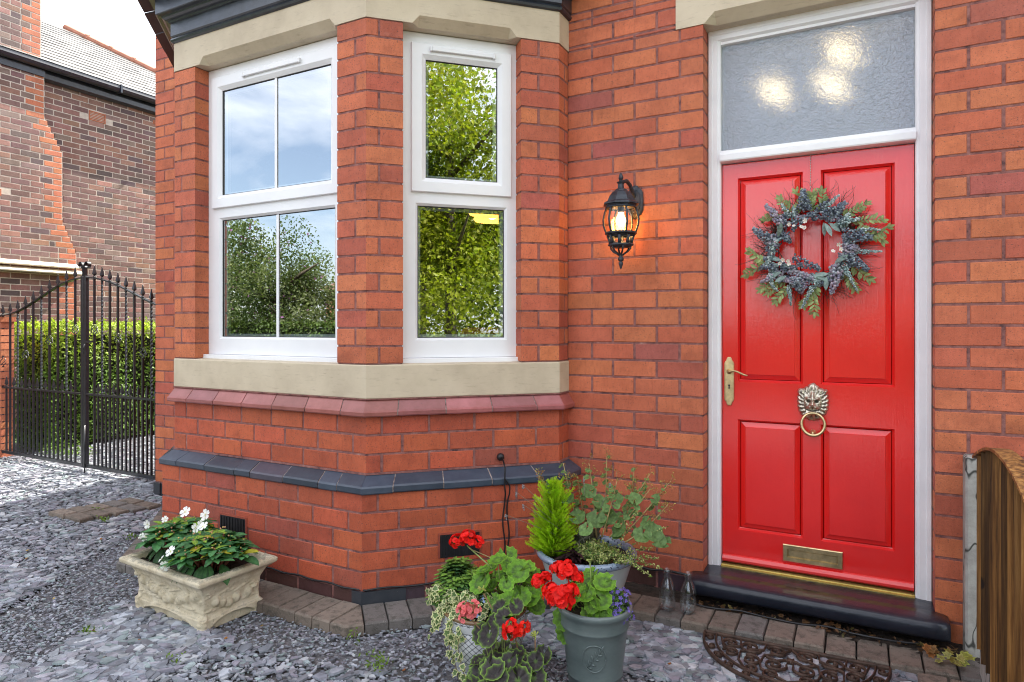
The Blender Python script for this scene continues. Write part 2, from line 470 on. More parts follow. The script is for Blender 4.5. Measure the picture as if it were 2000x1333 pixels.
# ------------------------------------------------------------------ mesh builder
class MB:
    def __init__(s):
        s.v = []; s.f = []; s.m = []; s.c = []; s.n = 0; s.sm = []
    def add(s, vs, fs, mi=0, col=(1, 1, 1), smooth=False):
        o = s.n
        vs = np.asarray(vs, float)
        s.v.append(vs)
        k = len(vs)
        col = np.asarray(col, float)
        if col.ndim == 1:
            col = np.broadcast_to(col, (k, 3))
        s.c.append(col)
        s.n += k
        s.f.extend([tuple(i + o for i in f) for f in fs])
        s.m.extend([mi] * len(fs))
        s.sm.extend([smooth] * len(fs))
    def box(s, x0, x1, y0, y1, z0, z1, mi=0, col=(1, 1, 1), bev=0.0):
        if bev:
            xs = (x0, x1); ys = (y0, y1); zs = (z0, z1); b = bev
            V = []
            for ix in (0, 1):
                for iy in (0, 1):
                    for iz in (0, 1):
                        sx, sy, sz = (1 - 2 * ix), (1 - 2 * iy), (1 - 2 * iz)
                        p = (xs[ix], ys[iy], zs[iz])
                        V += [(p[0], p[1] + sy * b, p[2] + sz * b), (p[0] + sx * b, p[1], p[2] + sz * b), (p[0] + sx * b, p[1] + sy * b, p[2])]
            def I(ix, iy, iz, a): return (ix * 4 + iy * 2 + iz) * 3 + a
            Fs = [[I(0,0,0,0), I(0,0,1,0), I(0,1,1,0), I(0,1,0,0)], [I(1,0,0,0), I(1,1,0,0), I(1,1,1,0), I(1,0,1,0)],
                  [I(0,0,0,1), I(1,0,0,1), I(1,0,1,1), I(0,0,1,1)], [I(0,1,0,1), I(0,1,1,1), I(1,1,1,1), I(1,1,0,1)],
                  [I(0,0,0,2), I(0,1,0,2), I(1,1,0,2), I(1,0,0,2)], [I(0,0,1,2), I(1,0,1,2), I(1,1,1,2), I(0,1,1,2)]]
            for iy in (0, 1):
                for iz in (0, 1):
                    Fs.append([I(0,iy,iz,1), I(1,iy,iz,1), I(1,iy,iz,2), I(0,iy,iz,2)])
            for ix in (0, 1):
                for iz in (0, 1):
                    Fs.append([I(ix,0,iz,0), I(ix,1,iz,0), I(ix,1,iz,2), I(ix,0,iz,2)])
                for iy in (0, 1):
                    Fs.append([I(ix,iy,0,0), I(ix,iy,1,0), I(ix,iy,1,1), I(ix,iy,0,1)])
            for ix in (0, 1):
                for iy in (0, 1):
                    for iz in (0, 1):
                        Fs.append([I(ix,iy,iz,0), I(ix,iy,iz,1), I(ix,iy,iz,2)])
            s.add(V, Fs, mi, col)
            return
        V = [(x0,y0,z0),(x1,y0,z0),(x1,y1,z0),(x0,y1,z0),(x0,y0,z1),(x1,y0,z1),(x1,y1,z1),(x0,y1,z1)]
        s.add(V, [(0,3,2,1),(4,5,6,7),(0,1,5,4),(1,2,6,5),(2,3,7,6),(3,0,4,7)], mi, col)
    def obox(s, O, u, w, n, a0, a1, b0, b1, c0, c1, mi=0, col=(1, 1, 1), bev=0.0):
        q = MB(); q.box(a0, a1, b0, b1, c0, c1, 0, col, bev)
        P = np.concatenate(q.v)
        O, u, w, n = [np.array(k, float) for k in (O, u, w, n)]
        s.add(O + P[:, :1] * u + P[:, 1:2] * w + P[:, 2:3] * n, q.f, mi, col)
    def loops(s, Ls, mi=0, col=(1, 1, 1), closed=True, cap0=False, cap1=False, smooth=False):
        k = len(Ls[0])
        V = np.concatenate([np.asarray(l, float) for l in Ls])
        Fs = []
        for i in range(len(Ls) - 1):
            for j in range(k if closed else k - 1):
                a = i * k + j; b = i * k + (j + 1) % k
                Fs.append((a, b, b + k, a + k))
        if cap0: Fs.append(tuple(range(k))[::-1])
        if cap1: Fs.append(tuple(range((len(Ls) - 1) * k, len(Ls) * k)))
        if np.asarray(col).ndim == 2 and len(col) == len(Ls):
            col = np.repeat(np.asarray(col, float), k, axis=0)
        s.add(V, Fs, mi, col, smooth)
    def lathe(s, prof, seg=24, O=(0, 0, 0), mi=0, col=(1, 1, 1), smooth=True, sx=1, sy=1, cap0=False, cap1=False, rot=0.0):
        Ls = []
        for r, z in prof:
            Ls.append([(O[0] + sx * r * math.cos(2 * math.pi * j / seg + rot), O[1] + sy * r * math.sin(2 * math.pi * j / seg + rot), O[2] + z) for j in range(seg)])
        s.loops(Ls, mi, col, True, cap0, cap1, smooth)
    def tube(s, pts, r, seg=6, mi=0, col=(1, 1, 1), taper=None, smooth=True, twist=0.0, flat=1.0, caps=True):
        pts = [Vector(p) for p in pts]
        n = len(pts)
        Ls = []
        up = None
        for i, p in enumerate(pts):
            tg = (pts[min(i + 1, n - 1)] - pts[max(i - 1, 0)])
            if tg.length < 1e-9: tg = Vector((0, 0, 1))
            tg.normalize()
            if up is None:
                up = Vector((0, 0, 1)) if abs(tg.z) < 0.9 else Vector((1, 0, 0))
            a = tg.cross(up)
            if a.length < 1e-6: a = tg.orthogonal()
            a.normalize()
            b = a.cross(tg).normalized()
            up = b
            rr = r if taper is None else r + (taper - r) * i / max(1, n - 1)
            if hasattr(r, '__len__'): rr = r[i]
            Ls.append([p + a * rr * math.cos(2 * math.pi * j / seg + twist * i) + b * rr * flat * math.sin(2 * math.pi * j / seg + twist * i) for j in range(seg)])
        s.loops(Ls, mi, col, True, caps, caps, smooth)
    def sphere(s, c, r, seg=8, rings=5, mi=0, col=(1, 1, 1), sc=(1, 1, 1)):
        V = [(c[0], c[1], c[2] - r * sc[2])]
        for i in range(1, rings):
            a = -math.pi / 2 + math.pi * i / rings
            for j in range(seg):
                b = 2 * math.pi * j / seg
                V.append((c[0] + r * sc[0] * math.cos(a) * math.cos(b), c[1] + r * sc[1] * math.cos(a) * math.sin(b), c[2] + r * sc[2] * math.sin(a)))
        V.append((c[0], c[1], c[2] + r * sc[2]))
        Fs = [(0, 1 + (j + 1) % seg, 1 + j) for j in range(seg)]
        for i in range(rings - 2):
            for j in range(seg):
                a = 1 + i * seg + j; b = 1 + i * seg + (j + 1) % seg
                Fs.append((a, b, b + seg, a + seg))
        T = len(V) - 1
        Fs += [(T, T - seg + j, T - seg + (j + 1) % seg) for j in range(seg)]
        s.add(V, Fs, mi, col, True)
    def build(s, name, mats, parent=None, smooth=None):
        me = bpy.data.meshes.new(name)
        V = np.concatenate(s.v) if s.v else np.zeros((0, 3))
        me.from_pydata(V.tolist(), [], s.f)
        if not isinstance(mats, (list, tuple)): mats = [mats]
        for m in mats: me.materials.append(m)
        nf = len(me.polygons)
        me.polygons.foreach_set('material_index', s.m[:nf])
        sm = s.sm if smooth is None else [smooth] * nf
        me.polygons.foreach_set('use_smooth', sm[:nf])
        at = me.attributes.new('col', 'FLOAT_COLOR', 'POINT')
        C = np.concatenate(s.c)
        at.data.foreach_set('color', np.concatenate([C, np.ones((len(C), 1))], axis=1).astype(np.float32).ravel())
        me.update()
        o = bpy.data.objects.new(name, me)
        scn.collection.objects.link(o)
        if parent is not None: o.parent = parent
        return o

def tag(o, label, cat, group=None, kind=None):
    if label: o['label'] = label
    if cat: o['category'] = cat
    if group: o['group'] = group
    if kind: o['kind'] = kind
    return o
def thing(name, label, cat, loc=(0, 0, 0), rz=0.0, group=None):
    o = bpy.data.objects.new(name, None)
    scn.collection.objects.link(o)
    o.location = loc; o.rotation_euler = (0, 0, rz)
    o.empty_display_size = 0.1
    return tag(o, label, cat, group)
def copy_tree(o, parent=None):
    c = o.copy(); scn.collection.objects.link(c)
    if parent is not None: c.parent = parent
    for ch in [k for k in o.children]:
        copy_tree(ch, c)
    return c
def struct(o):
    o['kind'] = 'structure'
    return o
def pt(px, py, w):
    """world point seen at photo pixel (px,py) at w metres along the view axis (used only to measure)"""
    s_, c_ = math.sin(YAW), math.cos(YAW)
    u = (px - 1000) / F_PX; v = (640 - py) / F_PX
    return Vector(((-s_ + u * c_) * w, (c_ + u * s_) * w - WALLY, CAMZ + v * w))

# ================================================================== THE HOUSE
XL, XA, XC, YF, YB = -3.553, -2.1025, -1.396, -0.831, -0.124      # bay outline
XLL = XL - 0.707
def outline(d):
    """bay outline at offset d, left wall junction round to right wall junction"""
    t = 0.4142 * d
    return [(XLL - d, 0.0), (XLL - d, YB - t), (XL - t, YF - d), (XA + t, YF - d), (XC + d, YB - t), (XC + d, 0.0)]
house = thing('brick_house', 'red brick Victorian house with a cream banded bay window and a red front door', 'house', (0, 0, 0))

def palette(kind='upper'):
    r = rnd.random()
    if kind == 'old':
        if r < 0.32: c = (0.20, 0.105, 0.090)
        elif r < 0.42: c = (0.13, 0.085, 0.080)
        elif r < 0.70: c = (0.29, 0.145, 0.110)
        elif r < 0.80: c = (0.32, 0.16, 0.11)
        else: c = (0.23, 0.15, 0.125)
        j = 0.2
    elif kind == 'quoin':
        c = (0.46, 0.15, 0.07); j = 0.12
    elif kind == 'base':
        c = (0.46, 0.092, 0.036) if r < 0.6 else ((0.41, 0.078, 0.033) if r < 0.94 else (0.34, 0.075, 0.045)); j = 0.10
    elif kind == 'purple':
        c = (0.055, 0.030, 0.038) if r < 0.6 else (0.075, 0.028, 0.024); j = 0.2
    elif kind == 'blue':
        c = (0.022, 0.026, 0.034); j = 0.1
    else:
        if r < 0.50: c = (0.50, 0.136, 0.054)
        elif r < 0.84: c = (0.455, 0.110, 0.048)
        elif r < 0.98: c = (0.40, 0.090, 0.047)
        else: c = (0.36, 0.088, 0.060)
        j = 0.08
    k = (1 + rnd.uniform(-j, j)) * (0.84 if kind == 'old' else 1.0)
    return (c[0] * k, c[1] * k * rnd.uniform(0.92, 1.08), c[2] * k * rnd.uniform(0.92, 1.08))

def one_brick(mb, O, u, n, s0, s1, z0, z1, col, proud=0.0, lj=True, rj=True, depth=0.011, bev=0.0026):
    jt = 0.0012
    a0 = s0 + (rnd.uniform(0, jt * 2) if lj else 0); a1 = s1 - (rnd.uniform(0, jt * 2) if rj else 0)
    zz = [z0 + rnd.uniform(0, jt), z0 + rnd.uniform(0, jt), z1 - rnd.uniform(0, jt), z1 - rnd.uniform(0, jt)]
    bl = bev if lj else 0.0; br = bev if rj else 0.0
    ss = [a0, a1, a1, a0]
    up = np.array((0, 0, 1.0))
    def P(s, z, d): return O + u * s + up * z + n * d
    dr = rnd.uniform(-0.0012, 0.0012)
    back = [P(ss[i], zz[i], -depth) for i in range(4)]
    rim = [P(ss[i], zz[i], proud - bev * (1 if (i in (0, 3) and lj) or (i in (1, 2) and rj) else 0.0)) for i in range(4)]
    ins = [(bl, bev), (-br, bev), (-br, -bev), (bl, -bev)]
    fr = [P(ss[i] + ins[i][0], zz[i] + ins[i][1], proud + (dr if (i in (0, 3)) == 1 and lj else 0)) for i in range(4)]
    V = back + rim + fr
    Fs = []
    for k in (0, 4):
        for i in range(4):
            if k == 0 and ((i == 1 and not rj) or (i == 3 and not lj)): continue   # flush ends meet the next face
            j = (i + 1) % 4
            Fs.append((k + i, k + j, k + j + 4, k + i + 4))
    Fs.append((8, 9, 10, 11))
    mb.add(V, Fs, 0, col)

def bond(row, s0, s1, L=0.2345, ph=0.0, minl=0.055):
    off = ph + (L / 2 if row % 2 else 0.0)
    k = math.floor((s0 - off) / L)
    b = [s0]
    while True:
        k += 1
        x = off + k * L
        if x >= s1 - 1e-6: break
        if x > s0 + 1e-6: b.append(x)
    b.append(s1)
    if len(b) > 2 and b[1] - b[0] < minl: b.pop(1)
    if len(b) > 2 and b[-1] - b[-2] < minl: b.pop(-2)
    return b

def brick_area(mb, O, u, n, s0, s1, z0, z1, ch, row0=0, kind='upper', breaks=None, lj=False, rj=False, jw=0.0050, ph=0.0, zref=None, skip=None, mortar=True, L=0.2345, mo=0.0045, ext=(0, 0), pal=None):
    mo = 0.003 if abs(mo - 0.0045) < 1e-9 else mo
    O = np.array(O, float); u = np.array(u, float); n = np.array(n, float)
    zref = z0 if zref is None else zref
    up = np.array((0, 0, 1.0))
    r = math.floor((z0 - zref) / ch + 1e-4)
    while True:
        a = max(z0, zref + r * ch); b = min(z1, zref + (r + 1) * ch)
        if a >= z1 - 0.004: break
        if b - a > 0.016:
            bs = breaks(r) if breaks else bond(r, s0, s1, L, ph)
            for i in range(len(bs) - 1):
                l = (i > 0) or lj; q = (i < len(bs) - 2) or rj
                if skip and skip(bs[i], bs[i + 1], a, b): continue
                k_ = pal(bs[i], bs[i + 1], a, b, i, len(bs) - 1) if pal else kind
                one_brick(mb, O, u, n, bs[i] + (jw if l else 0), bs[i + 1] - (jw if q else 0), a + jw, b - jw, palette(k_), rnd.uniform(-0.001, 0.0014) if (l and q) else 0.0, l, q)
        r += 1
    if mortar:
        q0, q1 = s0 + ext[0], s1 + ext[1]
        V = [O + u * q0 + up * z0 - n * mo, O + u * q1 + up * z0 - n * mo, O + u * q1 + up * z1 - n * mo, O + u * q0 + up * z1 - n * mo]
        mb.add(V, [(0, 1, 2, 3)], 1)

CH = 0.0892
wall = MB()
X_, Y_, Z_ = (1, 0, 0), (0, 1, 0), (0, 0, 1)
fn = (0, -1, 0)
# main wall: left of the bay, left of the door, right of the door
def flick(a, b, z, z2): return False
brick_area(wall, (-5.0, 0, 0), X_, fn, 0, 5.0 + XLL, 0.115, 3.9, CH, zref=0.03, ph=0.115)
brick_area(wall, (-5.0, 0, 0), X_, fn, 0, 5.0 + XLL, 0.0, 0.115, 0.115, kind='blue', ph=0.1, mortar=True)
brick_area(wall, (XC, 0, 0), X_, fn, 0, -0.675 - XC, 0.119, 2.862, CH, zref=0.03, ph=0.02)
brick_area(wall, (XC, 0, 0), X_, fn, 0, -0.675 - XC, 0.03, 0.119, CH, zref=0.03, kind='purple', ph=0.02)
brick_area(wall, (0.29, 0, 0), X_, fn, 0, 1.4, 0.03, 2.862, CH, zref=0.03, ph=0.0)
# above door height, either side of the stone lintel
brick_area(wall, (XC, 0, 0), X_, fn, 0, -0.809 - XC, 2.862, 3.02, CH, zref=0.03, ph=0.02)
brick_area(wall, (0.42, 0, 0), X_, fn, 0, 1.27, 2.862, 3.02, CH, zref=0.03, ph=-0.13)
brick_area(wall, (XC, 0, 0), X_, fn, 0, 1.69 - XC, 3.02, 3.9, CH, zref=0.03, ph=0.02)
brick_area(wall, (-5.0, 0, 0), X_, fn, 5.0 + XLL, 5.0 + XC, 3.15, 3.9, CH, zref=0.03, ph=0.115)
# door reveals
for (xx, uu, nn) in ((-0.675, (0, 1, 0), (1, 0, 0)), (0.29, (0, 1, 0), (-1, 0, 0))):
    brick_area(wall, (xx, 0, 0), uu, nn, 0.0, 0.118, 0.03, 2.862, CH, zref=0.03, breaks=lambda r: [0, 0.118], rj=True)
# house left flank (faces the gate) and the rest of the shell
brick_area(wall, (-5.0, 0, 0), (0, 1, 0), (-1, 0, 0), 0, 7.0, 0.115, 3.9, CH, zref=0.03, L=0.2345)
# bay piers on the front face
PL, PR = XL + 0.184, XA - 0.185       # window opening on the front face
CHP = 1.685 / 19
def alt(a, b, j1, j2):
    return lambda r: [a, j1, b] if r % 2 else [a, b]
brick_area(wall, (XL, YF, 0), X_, fn, 0, 0.184, 1.18, 2.865, CHP, breaks=lambda r: [0, 0.184] if r % 2 == 0 else [0, 0.062, 0.184], ext=(0.002, -0.004))
brick_area(wall, (PR, YF, 0), X_, fn, 0, 0.185, 1.18, 2.865, CHP, breaks=lambda r: [0, 0.185] if r % 2 == 0 else [0, 0.115, 0.185], ext=(0.004, -0.002))
h2 = 2 ** -.5
U1 = np.array((h2, h2, 0)); N1 = np.array((h2, -h2, 0)); A0 = np.array((XA, YF, 0))
CS0, CS1 = 0.178, 0.788
def cant(mb_, mirror=False):
    pass
for mir in (False, True):
    if not mir: O_, u_, n_ = A0, U1, N1
    else: O_, u_, n_ = np.array((XL, YF, 0)), np.array((-h2, h2, 0)), np.array((-h2, -h2, 0))
    brick_area(wall, O_, u_, n_, 0, CS0, 1.18, 2.865, CHP, breaks=lambda r: [0, 0.062, CS0] if r % 2 == 0 else [0, CS0], ext=(0.002, -0.004))
    brick_area(wall, O_, u_, n_, CS1, 1.0, 1.18, 2.865, CHP, breaks=lambda r: [CS1, 0.885, 1.0] if r % 2 == 0 else [CS1, 1.0], ext=(0.004, -0.002))
    # reveals of the window opening
    for (s_, dr_) in ((CS0, 1), (CS1, -1)):
        brick_area(wall, O_ + u_ * s_, -n_, u_ * dr_, 0, 0.10, 1.18, 2.865, CHP, breaks=lambda r: [0, 0.10], ext=(0.004, 0))
    B_ = O_ + u_ * 0.9994
    nn_r = np.array((-1.0 if mir else 1.0, 0, 0))
    brick_area(wall, B_, (0, 1, 0), nn_r, 0, 0.124, 1.18, 2.865, CHP, breaks=lambda r: [0, 0.124] if r % 2 == 0 else [0, 0.075, 0.124], rj=True)
for (xx, nn) in ((PL, (1, 0, 0)), (PR, (-1, 0, 0))):
    brick_area(wall, (xx, YF, 0), (0, 1, 0), nn, 0, 0.10, 1.18, 2.865, CHP, breaks=lambda r: [0, 0.10], ext=(0.004, 0))
# bay walls under the sill, two tiers
VENTS = []
def tier(d, z0, z1, rows, kind, skipf=None):
    P = outline(d)
    ch = (z1 - z0) / rows
    for i in range(5):
        a = np.array((*P[i], 0)); b = np.array((*P[i + 1], 0))
        Lh = np.linalg.norm(b - a); u_ = (b - a) / Lh
        n_ = np.array((u_[1], -u_[0], 0))
        off = {1: 0.05, 2: 0.0, 3: 0.0}.get(i, 0)
        def br(r, Lh=Lh, i=i):
            if Lh < 0.3: return [0, Lh] if r % 2 else [0, 0.055, Lh]
            st = 0.232
            first = 0.075 if (r % 2 == 0) else 0.175
            if i == 2:   # measured back from the visible corner
                bs = [Lh]; x = Lh - (0.185 if r % 2 == 0 else 0.085)
                while x > 0.06: bs.append(x); x -= st
                bs.append(0); return bs[::-1]
            bs = [0]; x = first
            while x < Lh - 0.06: bs.append(x); x += st
            bs.append(Lh); return bs
        sk = (lambda s0, s1, za, zb, i=i: skipf(i, s0, s1, za, zb)) if skipf else None
        brick_area(wall, a, u_, n_, 0, Lh, z0, z1, ch, kind=kind, breaks=br, skip=sk, ext=(0.002, -0.002))
tier(0.0, 0.648, 0.930, 3, 'base')
tier(0.060, 0.105, 0.570, 5, 'base', lambda i, s0, s1, za, zb: (i == 2 and 0.145 < za < 0.33 and s0 < 0.86 < s1 and False))
tier(0.060, 0.035, 0.105, 1, 'purple')
w_ob = wall.build('wall', [M['brick'], M['mortar']], house)

# blue corner brick at the foot of the bay and the blue block at the house corner
q = MB()
c0 = np.array((*outline(0.066)[3], 0))
V = []
for z in (0.037, 0.104):
    for (s, back) in ((-0.06, 0), (0.0, 0), (0.21, 0)):
        p = c0 + (np.array((1, 0, 0)) * s if s <= 0 else U1 * s); V.append((p[0], p[1], z))
    p = c0 + U1 * 0.21 - N1 * 0.03; V.append((p[0], p[1], z))
    p = c0 + np.array((-0.06, 0.03, 0)); V.append((p[0], p[1], z))
q.add(V, [(0, 1, 6, 5), (1, 2, 7, 6), (2, 3, 8, 7), (4, 0, 5, 9), (5, 6, 7, 8, 9)], 0, (0.03, 0.036, 0.046))
q.build('plinth_brick', M['blue_brick'], house)
q = MB(); q.box(-5.012, -4.93, -0.012, 0.2, 0.02, 0.115, 0, (0.03, 0.034, 0.042), 0.004)
q.build('plinth_brick', M['blue_brick'], house)

# sloped brick courses round the bay
def course(name, z_lip0, z_top, dlip, dwall_top, dwall_bot, colf, nose, mat):
    mb = MB()
    prof = [(dwall_bot - 0.02, z_lip0), (dlip - 0.004, z_lip0), (dlip, z_lip0 + 0.006), (dlip, z_lip0 + nose), (dlip - 0.008, z_lip0 + nose + 0.008), (dwall_top - 0.004, z_top), (dwall_top - 0.02, z_top)]
    L0 = outline(0)
    for seg in range(5):
        base = [np.array(outline(d)[seg]) for d, z in prof]
        end = [np.array(outline(d)[seg + 1]) for d, z in prof]
        Lh = np.linalg.norm(np.array(L0[seg + 1]) - np.array(L0[seg]))
        if Lh < 0.3: cuts = [0, 1]
        else:
            st = 0.232 / Lh
            cuts = [0.0]; x = rnd.uniform(0.10, 0.18) / Lh
            while x < 1 - 0.06 / Lh:
                cuts.append(x); x += st * rnd.choice((1, 1, 1, 0.97, 0.5)) 
            cuts.append(1.0)
        for k in range(len(cuts) - 1):
            g = 0.0028 / Lh
            a = cuts[k] + (g if k > 0 else 0); b = cuts[k + 1] - (g if k < len(cuts) - 2 else 0)
            col = colf()
            dz = rnd.uniform(-0.0015, 0.0015)
            l0 = [(*(base[i] * (1 - a) + end[i] * a), prof[i][1] + dz) for i in range(len(prof))]
            l1 = [(*(base[i] * (1 - b) + end[i] * b), prof[i][1] + dz) for i in range(len(prof))]
            mb.loops([l0, l1], 0, col, True, True, True)
        # bedding mortar just inside
        pm = [(p[0] - 0.004, p[1]) for p in prof]
        pm[1] = (pm[1][0], pm[1][1] + 0.003)
        b0 = [(*np.array(outline(d)[seg]), z) for d, z in pm]; b1 = [(*np.array(outline(d)[seg + 1]), z) for d, z in pm]
        mb.loops([b0, b1], 1, (1, 1, 1), True)
    return mb.build(name, [mat, M['joint']], house)
t = NT('pale_joint')
t.set(Base_Color=t.ramp(t.noise(40, 5, 0.7), [(0.35, (0.10, 0.05, 0.045)), (0.65, (0.42, 0.36, 0.32))]), Roughness=0.9)
M['joint'] = t.m
def cred():
    k = rnd.uniform(0.8, 1.2); return (0.27 * k, 0.075 * k, 0.062 * k * rnd.uniform(.9, 1.2))
def cblue():
    k = rnd.uniform(0.7, 1.3)
    return (0.030 * k, 0.043 * k, 0.066 * k) if rnd.random() < .9 else (0.050, 0.045, 0.066)
t = NT('red_glazed_course')
c = t.mix(t.attr(), t.mix(t.attr(), (1.35, 1.5, 1.7), 1.0, 'MULTIPLY'), t.ramp(t.noise(9, 6, 0.7), [(0.4, 0), (0.7, 1)]))
c = t.mix(c, (0.06, 0.035, 0.03), t.ramp(t.noise(45, 5, 0.75), [(0.63, 0), (0.76, 0.7)]))
t.set(Base_Color=c, Roughness=0.42, Coat_Weight=0.3, Coat_Roughness=0.3)
t.bump(t.noise(90, 5, 0.7), 0.4, 0.0015)
M['red_course'] = t.m
course('coping_course', 0.929, 1.010, 0.038, 0.0, 0.0, cred, 0.022, M['red_course'])
course('string_course', 0.567, 0.648, 0.076, 0.0, 0.060, cblue, 0.030, M['blue_brick'])
# mortar fillets above both
mb = MB()
for (z0, z1, d0, d1) in ((1.008, 1.0135, 0.006, -0.02), (0.644, 0.654, 0.006, -0.02)):
    a = outline(d0); b = outline(d1)
    for i in range(5):
        mb.add([(*a[i], z0), (*a[i + 1], z0), (*a[i + 1], z1), (*a[i], z1), (*b[i + 1], z1), (*b[i], z1)], [(0, 1, 2, 3), (3, 2, 4, 5)])
mb.build('mortar_fillet', M['mortar'], house)

# stone sill band
mb = MB()
lo = outline(0.004); inn = outline(-0.10)
prof = [(-0.03, 1.0135), (0.001, 1.0135), (0.004, 1.017), (0.004, 1.172), (0.001, 1.178), (-0.085, 1.184), (-0.12, 1.186)]
for i in range(5):
    la = [(*outline(d)[i], z) for d, z in prof]; lb = [(*outline(d)[i + 1], z) for d, z in prof]
    n_ = 14
    Ls = []
    for k in range(n_ + 1):
        f = k / n_
        Ls.append([tuple(np.array(p) * (1 - f) + np.array(q) * f + np.array((0, 0, rnd.uniform(-.0012, .0012) if 0 < k < n_ and 2 < j < 6 else 0))) for j, (p, q) in enumerate(zip(la, lb))])
    mb.loops(Ls, 0, (1, 1, 1), False)
mb.build('stone_sill', M['stone_paint'], house)

# stone lintels round the bay, with stopped chamfer over each window
mb = MB()
def lintel(O, u, n, Lh, c0, c1, z0=2.865, z1=3.03, ch=0.042, stop=0.035, back=0.13, e0=None, e1=None):
    O = np.array(O, float); u = np.array(u, float); n = np.array(n, float)
    # stations: s, chamfer amount
    st = [(0, 0), (c0, 0), (c0 + stop, 1), (c1 - stop, 1), (c1, 0), (Lh, 0)]
    Ls = []
    for s, k in st:
        c_ = max(k * ch, 0.0005)
        pr = [(-back, z0), (-c_, z0), (0, z0 + c_), (0, z1)]
        row = []
        for d, z in pr:
            ss = s
            if s == 0 and e0: ss = -d * 0 + e0 * d
            if s == Lh and e1: ss = Lh - e1 * d
            p = O + u * ss + n * d
            row.append((p[0], p[1], z))
        Ls.append(row)
    mb.loops(Ls, 0, (1, 1, 1), False)
d_ = 0.003
P = outline(d_)
def seglint(i, c0, c1):
    a = np.array((*P[i], 0)); b = np.array((*P[i + 1], 0)); Lh = np.linalg.norm(b - a); u_ = (b - a) / Lh
    n_ = np.array((u_[1], -u_[0], 0))
    lintel(a, u_, n_, Lh, c0, c1, e0=-0.414, e1=-0.414)
seglint(2, 0.225, 1.255)
seglint(3, 0.225, 0.765)
seglint(1, 0.235, 0.775)
for i in (0, 4):
    a = np.array((*P[i], 0)); b = np.array((*P[i + 1], 0)); Lh = np.linalg.norm(b - a); u_ = (b - a) / Lh
    n_ = np.array((u_[1], -u_[0], 0))
    q = [a, b]
    mb.add([(a[0], a[1], 2.865), (b[0], b[1], 2.865), (b[0], b[1], 3.03), (a[0], a[1], 3.03), (a[0] - n_[0] * .12, a[1] - n_[1] * .12, 2.865), (b[0] - n_[0] * .12, b[1] - n_[1] * .12, 2.865)], [(0, 1, 2, 3), (1, 0, 4, 5)])
mb.build('bay_lintel', M['stone_paint'], house)
mb = MB()
lintel((-0.809, -0.004, 0), X_, fn, 1.235, 0.14, 1.09, 2.858, 3.018, 0.05, 0.05, 0.14)
mb.add([(-0.809, -0.004, 2.858), (-0.809, -0.004, 3.018), (-0.809, 0.12, 3.018), (-0.809, 0.12, 2.858)], [(0, 1, 2, 3)])
mb.build('door_lintel', M['stone_paint'], house)

# black timber cornice and its slate edge
mb = MB()
prof = [(-0.02, 3.029), (0.006, 3.029), (0.016, 3.034), (0.022, 3.044), (0.018, 3.054), (0.010, 3.058), (0.016, 3.064), (0.020, 3.068), (0.020, 3.140),
        (0.030, 3.142), (0.034, 3.150), (0.050, 3.153), (0.062, 3.160), (0.066, 3.168), (0.088, 3.170), (0.095, 3.173), (0.095, 3.262), (0.102, 3.268), (0.112, 3.285), (0.145, 3.29), (0.150, 3.33), (-0.02, 3.36)]
Ls = [[(*outline(d)[i], z) for i in range(6)] for d, z in prof]
mb.loops([list(x) for x in zip(*Ls)][::1], 0, (1, 1, 1), False)
mb.build('cornice', M['black_paint'], house)
# low slated roof over the bay
mb = MB()
for seg in range(5):
    for r in range(5):
        d0 = 0.205 - r * 0.17; d1 = d0 - 0.20
        z0 = 3.275 + r * 0.085; z1 = z0 + 0.098
        a0, a1 = np.array(outline(d0)[seg]), np.array(outline(d0)[seg + 1]); b0, b1 = np.array(outline(d1)[seg]), np.array(outline(d1)[seg + 1])
        nsl = max(1, int(np.linalg.norm(a1 - a0) / 0.25))
        for k in range(nsl):
            f0, f1 = k / nsl + 0.004, (k + 1) / nsl - 0.004
            w0 = rnd.uniform(-0.004, 0.006)
            pa, pb = a0 * (1 - f0) + a1 * f0, a0 * (1 - f1) + a1 * f1
            pc, pd = b0 * (1 - f1) + b1 * f1, b0 * (1 - f0) + b1 * f0
            g = rnd.uniform(0.6, 1.2)
            top = [(*pa, z0 + .008 + w0), (*pb, z0 + .008 + w0), (*pc, z1 + .008), (*pd, z1 + .008)]
            bot = [(x, y, z - 0.008) for x, y, z in top]
            mb.loops([bot, top], 0, (0.075 * g, 0.075 * g, 0.082 * g), True, True, True)
mb.build('bay_roof', M['roof_slate'], house)

